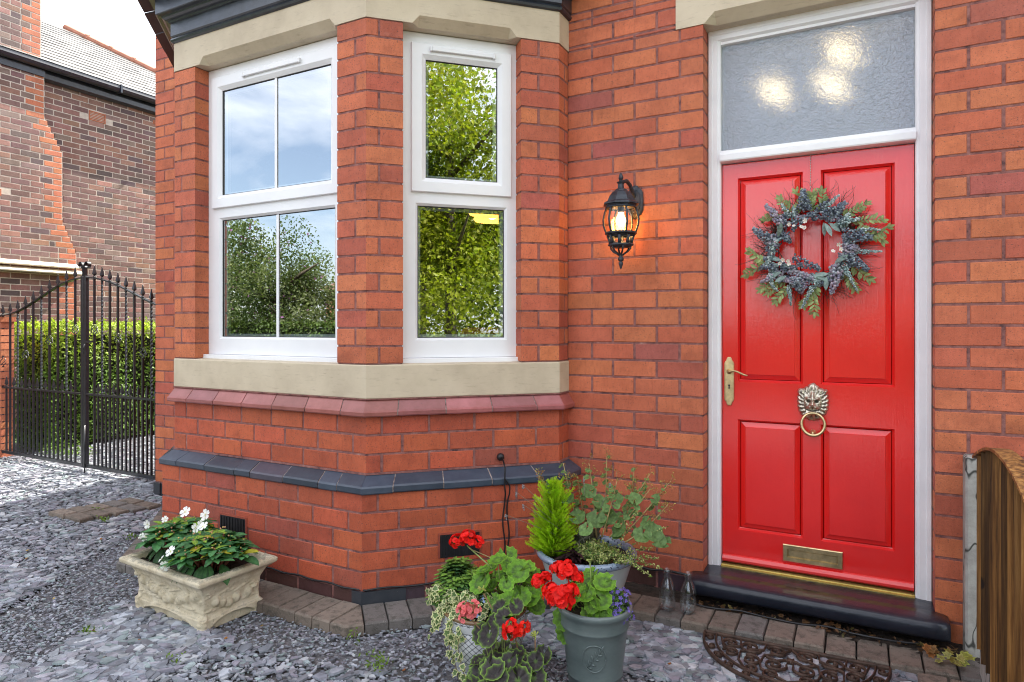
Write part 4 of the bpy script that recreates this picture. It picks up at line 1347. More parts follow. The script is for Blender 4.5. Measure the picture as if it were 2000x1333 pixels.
# block paving edge round the bay and below the door
o1 = outline(0.062)
def edge_out(d):
    P = outline(d)
    return P
mb = MB()
PW = 0.215
t_in = outline(0.064); t_out = outline(0.064 + PW)
def paver(quad, z=0.050, col=None, h=0.055):
    k = rnd.uniform(0.8, 1.2)
    col = col or ((0.19 * k, 0.15 * k, 0.12 * k) if rnd.random() < 0.7 else (0.15 * k, 0.135 * k, 0.125 * k))
    dz = rnd.uniform(-0.003, 0.003)
    c = np.mean(np.array(quad), axis=0)
    def sh(f): return [tuple(c + (np.array(p) - c) * f) for p in quad]
    def inset_q(g):
        out_ = []
        for p in quad:
            v = np.array(p) - c; L_ = np.linalg.norm(v); out_.append(tuple(c + v * max(0.1, (L_ - g) / L_)))
        return out_
    q0 = inset_q(0.004); q1 = inset_q(0.005); q2 = inset_q(0.012)
    mb.loops([[(x, y, z - h) for x, y in q0], [(x, y, z + dz - 0.008) for x, y in q1], [(x, y, z + dz + rnd.uniform(-.001, .001)) for x, y in q2]], 0, col, True, False, True)
# front run (seg 2) and cant run (seg 3), left cant (seg 1)
for seg, wdt in ((1, 0.105), (2, 0.105), (3, 0.108), (4, 0.12), (0, 0.12)):
    a0, a1 = np.array(t_in[seg]), np.array(t_in[seg + 1]); u_ = (a1 - a0) / np.linalg.norm(a1 - a0)
    b0, b1 = np.array(t_out[seg]), np.array(t_out[seg + 1])
    n = max(1, int(round(np.linalg.norm(a1 - a0) / wdt)))
    n_ = np.array((u_[1], -u_[0]))
    for k in range(n):
        p0 = a0 + u_ * (np.linalg.norm(a1 - a0) * k / n); p1 = a0 + u_ * (np.linalg.norm(a1 - a0) * (k + 1) / n)
        w_ = PW + rnd.uniform(-.004, .004)
        paver([tuple(p0), tuple(p0 + n_ * w_), tuple(p1 + n_ * w_), tuple(p1)])
    # wedge at the corner
for k in (2, 3):
    c_ = np.array(t_in[k]); s0 = k - 1
    def nrm(seg):
        a0, a1 = np.array(t_in[seg]), np.array(t_in[seg + 1]); u_ = (a1 - a0) / np.linalg.norm(a1 - a0); return np.array((u_[1], -u_[0]))
    n0, n1 = nrm(k - 1), nrm(k)
    paver([tuple(c_), tuple(c_ + n0 * PW), tuple(np.array(t_out[k]) * 0.995 + c_ * 0.005), tuple(c_ + n1 * PW)])
# run along the main wall to the door and on to the fence post
a = np.array((-1.05, -0.375)); b = np.array((0.46, -0.305)); c2 = np.array((-1.05, -0.165)); d2 = np.array((0.46, -0.125))
n = 13
for k in range(n):
    f0, f1 = k / n, (k + 1) / n
    paver([tuple(c2 * (1 - f0) + d2 * f0), tuple(a * (1 - f0) + b * f0), tuple(a * (1 - f1) + b * f1), tuple(c2 * (1 - f1) + d2 * f1)], 0.05 - 0.012 * (f0 > .6))
for k in range(3):
    for r in range(2):
        paver([(0.20 + k * 0.105, -0.34 - r * 0.205), (0.20 + k * 0.105, -0.535 - r * 0.205), (0.30 + k * 0.105, -0.535 - r * 0.205), (0.30 + k * 0.105, -0.335 - r * 0.205)], 0.038)
# path bricks by the far corner of the house
for k in range(5):
    for r in range(2):
        x0 = -5.02 + 0.205 * r - 0.03 * k; y0 = -0.20 - 0.105 * k
        paver([(x0, y0), (x0, y0 - 0.10), (x0 + 0.2, y0 - 0.10), (x0 + 0.2, y0)], 0.035)
pv = mb.build('path', M['paver']); pv['kind'] = 'structure'
PAVE = [(-4.55, 0.2), (-4.55, -0.25)] + [tuple(p) for p in t_out[1:5]] + [(-1.05, -0.36), (0.2, -0.31), (0.2, -0.74), (0.51, -0.74), (0.51, 0.2)]
# packed earth between paving and walls
mb = MB()
nx, ny = 60, 10
V = []; Fs = []
for j in range(ny + 1):
    for i in range(nx + 1):
        V.append((-1.3 + 1.85 * i / nx, -0.18 + 0.19 * j / ny, 0.034 + rnd.uniform(-.006, .006)))
for j in range(ny):
    for i in range(nx):
        q_ = j * (nx + 1) + i; Fs.append((q_, q_ + 1, q_ + nx + 2, q_ + nx + 1))
mb.add(V, Fs)
e = mb.build('soil_strip', M['soil']); e['kind'] = 'structure'
chips()

# ================================================================== NEIGHBOUR HOUSE
nb = thing('neighbour_house', 'old brown brick house with a slate roof beyond the clipped hedge', 'house', (-9.6, 0, 0))
NXW = 0.0     # local: wall plane x=0, facing +x
mb = MB()
NCH = 0.0755
vset = [((2.03, 4.30), (2.26, 4.42)), ((2.98, 4.47), (3.22, 4.55))]
def nskip(s0, s1, z0, z1):
    for (a, b) in (((2.03), (2.26, 4.30, 4.44)),):
        if s1 > a + .02 and s0 < b[0] - .02 and z1 > b[1] + .02 and z0 < b[2] - .02: return True
    return False
brick_area(mb, (0, 0, 0), (0, 1, 0), (1, 0, 0), 1.2, 5.72, 0.6, 4.80, NCH, kind='old', L=0.225, jw=0.0055, skip=nskip, mo=0.003)
def nb_end(z):
    """right edge (world y) of the projecting chimney breast"""
    if z > 4.15: return 1.40
    if z > 3.72: return 1.40 + (4.15 - z) / 0.43 * 0.22
    if z > 2.80: return 1.62
    if z > 2.38: return 1.62 + (2.80 - z) / 0.42 * 0.18
    return 1.80
r = 0; z = 0.4
while z < 7.6:
    e = nb_end(z + NCH / 2)
    lo_ = -0.6 if z < 4.7 else (0.10)
    if z > 4.75: e = 1.36
    bs = bond(r, -0.6 if z < 4.75 else 0.2, e - (0.225 if r % 2 else 0.115), 0.225)
    n_all = bs + [e]
    for i in range(len(n_all) - 1):
        kd = 'quoin' if i == len(n_all) - 2 else 'old'
        if nskip(n_all[i], n_all[i + 1], z, z + NCH) or (0.70 < n_all[i] < 0.9 and 3.00 < z < 3.10): continue
        one_brick(mb, np.array((0.12, 0, 0)), np.array((0., 1, 0)), np.array((1., 0, 0)), n_all[i] + .0055, n_all[i + 1] - .0055, z + .0055, z + NCH - .0055, palette(kd), depth=0.02)
    mb.add([(0.117, n_all[0], z), (0.117, e, z), (0.117, nb_end(z + NCH) if z < 4.7 else e, z + NCH), (0.117, n_all[0], z + NCH)], [(0, 1, 2, 3)], 1)
    mb.add([(0.117, e, z), (0, e, z), (0, e, z + NCH), (0.117, e, z + NCH)], [(0, 1, 2, 3)], 0, palette('old'))
    r += 1; z += NCH
mb.build('wall', [M['old_brick'], M['lime']], nb)
mb = MB()
mb.box(-4.5, -0.02, -2.0, 5.72, 0, 4.8, 0, (0.12, 0.06, 0.05)); mb.box(-0.019, 0.10, -2, -0.6, 0, 4.8, 0, (0.12, 0.06, 0.05)); mb.box(-0.8, 0.09, 0.2, 1.34, 4.7, 7.6, 0, (0.12, 0.06, 0.05))
mb.box(-0.018, 0.11, -2, 1.2, 0, 0.6, 0, (0.12, 0.06, 0.05))
mb.build('inner_wall', M['old_brick'], nb)
mb = MB()
for k, (z0, z1, d) in enumerate(((2.16, 2.205, 0.20), (2.075, 2.12, 0.235))):
    y = -0.6
    while y < 1.75 + k * .04:
        e = min(y + 0.23, 1.80 + k * .05)
        mb.loops([[(0.10, q_, z0), (d, q_, z0), (d + .005, q_, z0 + .012), (d, q_, z0 + 0.02), (0.125, q_, z1 + 0.02), (0.10, q_, z1 + .02)] for q_ in (y + .002, e - .002)], 0, (0.55, 0.30, 0.22), True, True, True)
        y += 0.23
mb.build('coping_course', M['render'], nb)
for (y, z, w, h, slat) in ((2.03, 4.30, 0.23, 0.135, True), (0.74, 3.01, 0.17, 0.085, False), (0.10, 3.01, 0.15, 0.085, False), (2.98, 4.50, 0.22, 0.06, False)):
    mb = MB(); dx = 0.0 if y > 1.6 else 0.12
    mb.box(dx - 0.03, dx - 0.004, y, y + w, z, z + h, 1)
    mb.box(dx - 0.02, dx + 0.005, y, y + w, z, z + .012, 0); mb.box(dx - 0.02, dx + 0.005, y, y + w, z + h - .012, z + h, 0)
    mb.box(dx - 0.02, dx + 0.0045, y, y + .012, z + .012, z + h - .012, 0); mb.box(dx - 0.02, dx + 0.0045, y + w - .012, y + w, z + .012, z + h - .012, 0)
    if slat:
        for k in range(5): mb.box(dx - 0.02, dx + 0.003, y + .012, y + w - .012, z + .022 + k * .021, z + .031 + k * .021, 0)
    else:
        for k in range(3): mb.box(dx - 0.02, dx + 0.003, y + .012, y + w - .012, z + .012 + (k + .5) * h / 4.5, z + .018 + (k + .5) * h / 4.5, 0)
        for k in range(8): mb.box(dx - 0.02, dx + 0.002, y + .015 + k * w / 8, y + .021 + k * w / 8, z + .012, z + h - .012, 0)
    mb.build('air_brick', [M['terracotta'], M['gasket']], nb)
# eaves gutter
mb = MB()
gp = [(0.02, 4.80), (0.10, 4.80), (0.105, 4.72), (0.10, 4.66), (0.02, 4.64), (0.0, 4.66)]
mb.loops([[(x, y, z) for x, z in gp] for y in (1.38, 5.9)], 0, closed=True, cap0=True, cap1=True)
gp = [(0.11, 4.80), (0.115, 4.77), (0.14, 4.752), (0.17, 4.750), (0.20, 4.765), (0.215, 4.80), (0.205, 4.845), (0.215, 4.850), (0.20, 4.852), (0.125, 4.852)]
mb.loops([[(x + 0.02, y, z) for x, z in gp] for y in (-3, 5.95)], 0, closed=True, cap0=True, cap1=True)
mb.loops([[(x + 0.02 + (0.1 if x > .05 else 0.1), y, z) for x, z in [(0.0, 4.76), (0.02, 4.76), (0.02, 4.66), (0.0, 4.66)]] for y in (-3, 1.4)], 0, closed=True, cap0=True, cap1=True)
for y in (2.35, 3.6, 4.6):
    mb.box(0.12, 0.245, y - .012, y + .012, 4.742, 4.86, 0)
mb.build('gutter', M['black_paint'], nb)
mb = MB()
th = R(31.5); SL = 0.20
for r in range(16):
    s0 = r * SL; s1 = s0 + SL + 0.03
    hip = 5.85 - 0.0 - (s0 * math.cos(th))
    y = -2.0 + (0.15 if r % 2 else 0)
    while y < hip:
        y1 = min(y + 0.29, hip)
        g = rnd.uniform(0.75, 1.3)
        dz = rnd.uniform(0, 0.004)
        def S(s, y, h): return (0.20 - s * math.cos(th) + h * math.sin(th), y, 4.845 + s * math.sin(th) + h * math.cos(th))
        b = [S(s0, y + .004, 0.006 + dz), S(s0, y1 - .004, 0.006 + dz), S(s1, y1 - .004, -0.002), S(s1, y + .004, -0.002)]
        tpl = [S(s0, y + .004, 0.016 + dz), S(s0, y1 - .004, 0.016 + dz), S(s1, y1 - .004, 0.006), S(s1, y + .004, 0.006)]
        if y1 - y > 0.02: mb.loops([b, tpl], 0, (0.20 * g, 0.195 * g, 0.185 * g), True, True, True)
        y += 0.29
V = [S(0, -3, -.01), S(0, 5.9, -.01), S(3.3, 5.9 - 3.3 * math.cos(th), -.01), S(3.3, -3, -.01)]
mb.add(V, [(0, 1, 2, 3)], 0, (0.05, 0.05, 0.05))
V = [S(0, 5.9, -.01), S(3.3, 5.9 - 3.3 * math.cos(th), -.01), (-5, 5.9, 4.83)]
mb.add(V, [(0, 1, 2)], 0, (0.12, 0.12, 0.12))
mb.build('roof', M['roof_slate'], nb)
mb = MB()
k = 0.0
while k < 3.0:
    p0 = np.array(S(k, 5.88 - k * math.cos(th), 0.0)); p1 = np.array(S(k + .30, 5.88 - (k + .30) * math.cos(th), 0.0))
    pts = [p0 + (p1 - p0) * f + np.array((0, 0, 0.012)) for f in (0, .12, .13, 1.0)]
    mb.tube(pts, [0.085, 0.085, 0.070, 0.070], 10, smooth=False)
    k += 0.30
mb.build('hip_tile', simple('red_ridge_tile', (0.40, 0.17, 0.11), 0.8, 0.2, 8), nb)
mb = MB()
mb.tube([(0.02, 3.55, 4.02), (0.18, 3.60, 4.08)], 0.008, 6)
mb.build('wall_hook', M['iron'], nb)

# ================================================================== GATES
GY = 0.22
def arch_z(x):
    """height of the arched rail over distance from the meeting stile (0) to the hinge side (1.4)"""
    f = min(1.0, abs(x) / 1.55)
    return 1.475 + 0.345 * (0.5 + 0.5 * math.cos(math.pi * f))
def spear(mb, x, y, z, s=1.0):
    pf = [(0.0075, 0), (0.013, 0.006), (0.008, 0.014), (0.0075, 0.020), (0.019, 0.034), (0.017, 0.048), (0.009, 0.080), (0.0045, 0.100), (0.0055, 0.108), (0.0, 0.113)]
    mb.lathe([(r_ * s, z_ * s) for r_, z_ in pf], 4, (x, y, z), rot=math.pi / 4, smooth=False)
def gate_leaf(sgn, spacing, nbar, label, first):
    g = thing('iron_gate', label, 'gate', (-6.394, GY, 0.0), 0, 'pair of wrought iron driveway gates')
    W = spacing * (nbar + 0.6) + 0.03
    mb = MB()
    # stiles, bottom rail, middle rail, arched rail
    x0 = sgn * 0.004; x1 = sgn * 0.040
    mb.box(min(x0, x1), max(x0, x1), -0.018, 0.018, 0.05, 1.84, 0, bev=0.003)
    xe = sgn * W
    mb.box(min(xe, xe - sgn * .04), max(xe, xe - sgn * .04), -0.018, 0.018, 0.05, arch_z(W) + .02, 0, bev=0.003)
    a, b = sorted((x1, xe - sgn * .04))
    mb.box(a, b, -0.014, 0.014, 0.052, 0.082, 0, bev=0.002)
    mb.box(a, b, -0.014, 0.014, 0.728, 0.746, 0, bev=0.002)
    n = 36
    pts = []
    for i in range(n + 1):
        x = sgn * (0.04 + (W - 0.04) * i / n); pts.append((x, arch_z(x)))
    Ls = [[(x, -0.015, z), (x, 0.015, z), (x, 0.015, z + .012), (x, -0.015, z + .012)] for x, z in pts]
    mb.loops(Ls, 0, closed=True, cap0=True, cap1=True)
    # scroll on top of the meeting stile
    sc = []
    for i in range(26):
        a_ = -math.pi * 0.5 * 0 + i / 25 * 2 * math.pi * 1.05
        rr = 0.034 - 0.010 * i / 25
        sc.append((sgn * (0.012 + 0.034 - rr * math.cos(a_)), 1.94 + rr * math.sin(a_)))
    sc = [(sgn * 0.012, 1.84), (sgn * 0.012, 1.90)] + sc
    mb.loops([[(x, -0.016, z), (x, 0.016, z), (x + sgn * .004, 0.016, z + .0042), (x + sgn * .004, -0.016, z + .0042)] for x, z in sc], 0, closed=True, cap0=True, cap1=True)
    mb.build('frame', M['iron'], g)
    for k in range(nbar):
        x = sgn * (0.155 + spacing * k) if sgn > 0 else -(0.158 + spacing * k)
        zt = arch_z(x)
        mb = MB()
        kind = k % 3 if sgn < 0 else k % 4
        twist = (k % 3 == 1)
        basket = (k % 3 == 0 and k % 2 == 0) or (k in (0, 3, 6, 9))
        if basket and not twist:
            zb = 1.335 - 0.035 * k * (1.0)
            zb = zt - 0.47
            mb.box(x - .008, x + .008, -.008, .008, 0.082, zb - .05); mb.box(x - .008, x + .008, -.008, .008, zb + .05, zt)
            for q_ in range(4):
                pp = []
                for i in range(9):
                    f = i / 8; rr = 0.004 + 0.024 * math.sin(math.pi * f); a_ = q_ * math.pi / 2 + f * math.pi * 1.1
                    pp.append((x + rr * math.cos(a_), rr * math.sin(a_), zb - .05 + .1 * f))
                mb.tube(pp, 0.0035, 4)
            mb.box(x - .010, x + .010, -.010, .010, zb - .06, zb - .048); mb.box(x - .010, x + .010, -.010, .010, zb + .048, zb + .06)
        elif twist:
            Ls = []
            z0, z1 = 0.75, zt - 0.02
            mb.box(x - .008, x + .008, -.008, .008, 0.082, z0)
            m_ = 90
            for i in range(m_ + 1):
                f = i / m_; a_ = f * (z1 - z0) / 0.07 * math.pi + math.pi / 4
                Ls.append([(x + .0098 * math.cos(a_ + j * math.pi / 2), .0098 * math.sin(a_ + j * math.pi / 2), z0 + (z1 - z0) * f) for j in range(4)])
            mb.loops(Ls)
            mb.box(x - .008, x + .008, -.008, .008, z1, zt)
        else:
            mb.box(x - .008, x + .008, -.008, .008, 0.082, zt)
        bo = mb.build('bar', M['iron'], g)
        mb = MB(); spear(mb, x, 0, zt + .010)
        mb.build('finial', M['iron'], bo)
        # dog bar between, up to the middle rail with its own spear
        x2 = x + sgn * spacing / 2
        mb = MB(); mb.box(x2 - .0072, x2 + .0072, -.0072, .0072, 0.082, 0.730)
        bo = mb.build('dog_bar', M['iron'], g)
        mb = MB(); spear(mb, x2, 0, 0.745, 0.95)
        mb.build('finial', M['iron'], bo)
    if sgn > 0:
        mb = MB(); mb.box(0.02, 0.17, -0.03, -0.018, 1.22, 1.235); mb.tube([(0.05, -0.03, 1.21), (0.045, -0.04, 1.16), (0.03, -0.03, 1.12)], 0.006, 6); mb.build('latch', M['iron'], g)
        mb = MB(); mb.tube([(0.043, -0.026, 0.45), (0.043, -0.026, 0.0)], 0.006, 6); mb.build('drop_bolt', M['iron'], g)
    return g
gate_leaf(-1, 0.148, 10, 'arched black iron gate leaf nearer the orange brick pillar', True)
gate_leaf(1, 0.121, 10, 'arched black iron gate leaf next to the house corner', False)
mb = MB()
brick_area(mb, (0, 0, 0), X_, fn, 0, 0.36, 0, 1.42, 0.075, kind='quoin', L=0.225)
brick_area(mb, (0.36, 0, 0), Y_, (1, 0, 0), 0, 0.12, 0, 1.42, 0.075, kind='quoin', L=0.225)
mb.box(0.003, 0.350, 0.012, 0.12, 0, 1.418, 0, (0.46, 0.13, 0.05)); mb.box(-0.02, 0.375, -0.02, 0.13, 1.42, 1.47, 0, (0.40, 0.12, 0.05))
gp_ = mb.build('brick_pillar', [M['brick'], M['mortar']])
gp_.location = (-8.235, 0.20, 0); tag(gp_, 'orange brick gate pillar at the left end of the gates', 'pillar')

# ================================================================== foliage helpers
def frame(nrm, tip):
    n = np.array(nrm, float); n /= np.linalg.norm(n)
    t_ = np.array(tip, float); t_ = t_ - n * (t_ @ n)
    if np.linalg.norm(t_) < 1e-6: t_ = np.cross(n, (1, 0, 0))
    t_ /= np.linalg.norm(t_)
    return np.cross(t_, n), t_, n
def put(mb, T, pos, nrm, tip, s, col=None, mi=0, smooth=False):
    V, Fs, C = T
    x, y, n = frame(nrm, tip)
    sx, sy, sz = (s, s, s) if not hasattr(s, '__len__') else s
    P = np.array(pos) + V[:, :1] * sx * x + V[:, 1:2] * sy * y + V[:, 2:3] * sz * n
    c = C if col is None else C * np.array(col)
    mb.add(P, Fs, mi, np.clip(c, 0, 1), smooth)
def T_lance(w=0.3, fold=0.10, droop=0.12, n=5, c_mid=(1.25, 1.25, 1.1), c_edge=(0.95, 0.95, 0.95)):
    V = []; C = []; Fs = []
    for i in range(n + 1):
        f = i / n; hw = w * math.sin(math.pi * min(1, f * 0.92 + 0.04)) ** 0.8 if i < n else 0.01
        z = -droop * f * f
        V += [(-hw, f, z + fold * hw), (0, f, z), (hw, f, z + fold * hw)]
        C += [c_edge, c_mid, c_edge]
    for i in range(n):
        a = 3 * i
        Fs += [(a, a + 1, a + 4, a + 3), (a + 1, a + 2, a + 5, a + 4)]
    return np.array(V), Fs, np.array(C)
def T_diamond():
    V = [(0, 0, 0), (0.30, 0.45, 0.06), (0, 1, -0.04), (-0.30, 0.45, 0.06)]
    return np.array(V, float), [(0, 1, 2), (0, 2, 3)], np.ones((4, 3))
def T_geranium(dark, green, edge, seg=40, lobes=9, seed=0):
    rr = random.Random(seed)
    V = [(0, 0, 0)]; C = [green]; Fs = []
    rings = [0.30, 0.56, 0.74, 0.88, 1.0] if sum(dark) < 0.15 else [0.28, 0.50, 0.66, 0.94, 1.0]
    mid_ = tuple((g * 0.5 + d * 0.5) for g, d in zip(green, dark))
    cols = [tuple((g * 0.6 + d * 0.4) for g, d in zip(green, dark)) if sum(dark) > 0.15 else dark, dark, dark if sum(dark) < 0.15 else green, mid_ if sum(dark) < 0.15 else green, edge]
    ph = rr.uniform(0, 6)
    for k, r_ in enumerate(rings):
        for j in range(seg):
            f = j / (seg - 1)
            a = R(14) + f * (2 * math.pi - R(28)) - math.pi / 2       # notch towards -y
            scal = 1 + (0.055 * math.cos(lobes * 2 * math.pi * f + ph * 0) + 0.018 * math.sin(lobes * 4 * math.pi * f)) * r_
            z = -0.05 + 0.16 * r_ * r_ + 0.055 * r_ * math.cos(lobes * 2 * math.pi * f) + 0.06 * r_ * math.sin(3 * a + ph)
            V.append((r_ * scal * math.cos(a), r_ * scal * math.sin(a), z))
            c = cols[k]
            vein = 1.14 if (j % max(1, seg // lobes)) == 0 else 1.0
            C.append(tuple(q_ * vein for q_ in c))
    for j in range(seg - 1): Fs.append((0, 1 + j, 2 + j))
    for k in range(len(rings) - 1):
        for j in range(seg - 1):
            a = 1 + k * seg + j; Fs.append((a, a + seg, a + seg + 1, a + 1))
    return np.array(V), Fs, np.array(C)
def T_ivy(green, cream):
    prof = [(0, 0), (0.28, -0.10), (0.50, 0.08), (0.36, 0.28), (0.52, 0.62), (0.24, 0.62), (0, 1.0)]
    out_ = prof + [(-x, y) for x, y in prof[-2:0:-1]]
    V = [(0, 0.32, -0.03)]; C = [green]
    for x, y in out_: V.append((x * 0.62, 0.32 + (y - 0.32) * 0.62, 0.01)); C.append(green)
    for x, y in out_: V.append((x * 0.74, 0.32 + (y - 0.32) * 0.74, 0.015)); C.append(cream)
    for x, y in out_: V.append((x, y, 0.03 * math.sin(9 * x))); C.append(cream)
    m = len(out_); Fs = []
    for j in range(m):
        k = (j + 1) % m
        Fs.append((0, 1 + j, 1 + k))
        for q_ in (0, 1): Fs.append((1 + j + q_ * m, 1 + j + (q_ + 1) * m, 1 + k + (q_ + 1) * m, 1 + k + q_ * m))
    return np.array(V), Fs, np.array(C)
def T_flower(n=5, w=0.42, cup=0.2, inner=(1, 1, 1), outer=(1, 1, 1), eye=None):
    V = []; Fs = []; C = []
    for k in range(n):
        a = 2 * math.pi * k / n
        o = len(V)
        sh = [(0, 0.04), (-w * .55, 0.42), (-w * .8, 0.78), (-w * .45, 1.0), (0, 0.95), (w * .45, 1.0), (w * .8, 0.78), (w * .55, 0.42)]
        for i, (x, y) in enumerate(sh):
            z = cup * y * y + 0.03 * ((i * 7 + k) % 3)
            V.append((x * math.cos(a) - y * math.sin(a), x * math.sin(a) + y * math.cos(a), z))
            C.append(inner if y < 0.3 else outer)
        V.append((-0.55 * math.sin(a), 0.55 * math.cos(a), cup * 0.22)); C.append(outer)
        Fs += [(o + 8, o + i, o + (i + 1) % 8) for i in range(8)]
    if eye is not None:
        o = len(V)
        for j in range(6): V.append((0.10 * math.cos(j * 1.047), 0.10 * math.sin(j * 1.047), 0.04)); C.append(eye)
        Fs.append(tuple(range(o, o + 6)))
    return np.array(V, float), Fs, np.array(C, float)
TD = T_diamond()
TL = T_lance()
TLs = T_lance(0.26, 0.12, 0.1, 2)
def rdir():
    z = rnd.uniform(-1, 1); a = rnd.uniform(0, 2 * math.pi); r_ = math.sqrt(1 - z * z)
    return np.array((r_ * math.cos(a), r_ * math.sin(a), z))

# ================================================================== HEDGE
mb = MB()
HX0, HX1, HY0, HY1, HH = -8.75, -7.78, 0.62, 6.5, 1.41
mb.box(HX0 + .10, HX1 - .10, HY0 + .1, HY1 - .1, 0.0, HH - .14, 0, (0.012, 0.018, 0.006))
for i in range(30000):
    f = rnd.random()
    if f < 0.62:
        y = HY0 + (HY1 - HY0) * rnd.random() ** 1.3; z = rnd.uniform(0.05, HH)
        p = np.array((HX1 - abs(rnd.gauss(0, 0.06)) + 0.03 * math.sin(5 * y + 3 * z), y, z)); n_ = np.array((1.0, 0, 0.35))
    elif f < 0.86:
        p = np.array((rnd.uniform(HX0, HX1), rnd.uniform(HY0, HY1), HH - abs(rnd.gauss(0, 0.045)) + 0.02 * math.sin(7 * rnd.random()))); n_ = np.array((0, 0, 1.0))
    else:
        p = np.array((rnd.uniform(HX0, HX1), HY0 + abs(rnd.gauss(0, 0.06)), rnd.uniform(0.05, HH))); n_ = np.array((0, -1.0, 0.3))
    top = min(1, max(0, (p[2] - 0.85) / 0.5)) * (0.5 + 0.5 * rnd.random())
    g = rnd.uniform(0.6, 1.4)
    c = np.array((0.085, 0.16, 0.020)) * g * (1 - top) + np.array((0.30, 0.38, 0.03)) * g * top  # sunlight on the hedge top put into the leaf colour
    put(mb, TLs, p, n_ + rdir() * 0.8, rdir() + np.array((0, 0, .4)), rnd.uniform(0.026, 0.048), c)
for i in range(260):
    x = rnd.uniform(HX0 + .2, HX1); y = rnd.uniform(HY0, HY1)
    h_ = rnd.uniform(0.03, 0.09)
    for k in range(6):
        put(mb, TLs, (x + rnd.uniform(-.01, .01), y + rnd.uniform(-.01, .01), HH - .02 + h_ * k / 5), rdir() + np.array((0, 0, .6)), rdir(), 0.035, np.array((0.25, 0.34, 0.03)) * rnd.uniform(.7, 1.2))
hd = mb.build('hedge', M['leaf'])
tag(hd, 'clipped green hedge with sunlit yellow green coloured into its tops behind the iron gates', 'hedge')
# low scrub edging bed by the left of the gate
mb = MB()
for i in range(900):
    x = rnd.uniform(-8.3, -7.2); y = rnd.uniform(0.5, 0.8)
    put(mb, TLs, (x, y, rnd.uniform(0.0, 0.09)), rdir() + np.array((0, 0, 1)), rdir(), 0.03, np.array((0.08, 0.14, 0.02)) * rnd.uniform(.6, 1.4))
tag(mb.build('weeds', M['leaf']), 'small weeds growing along the ground behind the gates', 'weeds', None, 'stuff')

# ================================================================== TREES AND HOUSES ACROSS THE ROAD (seen in the glass)
def tree(x, y, h, rad, zc, nl, label, cols, leaf=0.11, group='trees across the road', elong=1.0, flow=None, base=0.0, mat='leaf', puff=0.42):
    g = thing('broadleaf_tree', label, 'tree', (x, y, 0), 0, group)
    mb = MB()
    pts = [(0, 0, -0.1), (0.05, 0, h * 0.2), (-0.05, 0.08, h * 0.45), (0.04, 0, h * 0.75)]
    mb.tube(pts, [0.20, 0.15, 0.11, 0.04], 8)
    for k in range(9):
        a = k * 2.4; z0 = h * (0.22 + 0.06 * k)
        mb.tube([(0, 0, z0), (math.cos(a) * rad * .4, math.sin(a) * rad * .4, z0 + h * .10), (math.cos(a) * rad * .8, math.sin(a) * rad * .8, z0 + h * .16)], [0.07, 0.045, 0.012], 6)
    mb.build('trunk', M['bark'], g)
    mb = MB()
    cl = []
    for k in range(80):
        d = rdir(); rr = rnd.uniform(0.25, 1.0)
        cl.append((d[0] * rad * rr, d[1] * rad * rr, zc + d[2] * elong * rad * rr, rnd.uniform(0.20, puff) * rad, rnd.choice(cols), rnd.uniform(.7, 1.3)))
    for i in range(nl):
        c = cl[rnd.randrange(len(cl))]
        d = rdir() * (rnd.random() ** 0.5)
        p = np.array(c[:3]) + d * c[3]
        if p[2] < base: continue
        col = np.array(c[4]) * c[5] * rnd.uniform(0.7, 1.3)
        if flow and rnd.random() < flow[1]: col = np.array(flow[0])
        put(mb, TD, p, rdir() + np.array((0, 0, .7)), rdir() + np.array((0, 0, -.4)), leaf * rnd.uniform(.6, 1.3), col)
    mb.build('crown', M[mat], g)
    return g
lime = [(0.26, 0.29, 0.020), (0.19, 0.24, 0.02), (0.34, 0.35, 0.025), (0.10, 0.14, 0.015)]
dull = [(0.11, 0.15, 0.05), (0.15, 0.19, 0.07), (0.08, 0.12, 0.04), (0.18, 0.21, 0.09)]
tree(9.4, -7.9, 9.0, 3.7, 4.7, 52000, 'tall broad lime green tree filling the reflection in the angled window', lime, 0.125, elong=1.15, mat='sun_leaf')
tree(14.5, -12.5, 8.0, 3.4, 4.2, 12000, 'lime green street tree standing behind the tallest one', lime, 0.15)
tree(-12.7, -9.9, 3.3, 2.4, 1.7, 40000, 'loose grey green bush tree with purple flower spikes across the drive', dull, 0.075, flow=((0.30, 0.12, 0.30), 0.02), elong=0.95, mat='sun_leaf', puff=0.30)
tree(-17.5, -9.2, 4.2, 2.3, 2.0, 9000, 'low dark shrubby tree to the left of the flowering one', dull, 0.10)
tree(-10.2, -13.5, 3.6, 1.9, 1.7, 9000, 'small rounded dull green tree in front of the tiled roof', dull, 0.09)
tree(-22, -14, 6.2, 3.0, 3.4, 9000, 'distant spreading green tree left of the opposite house', dull, 0.16)
tree(22, -16, 7.0, 3.4, 3.6, 8000, 'far green tree at the right end of the road', lime, 0.18)
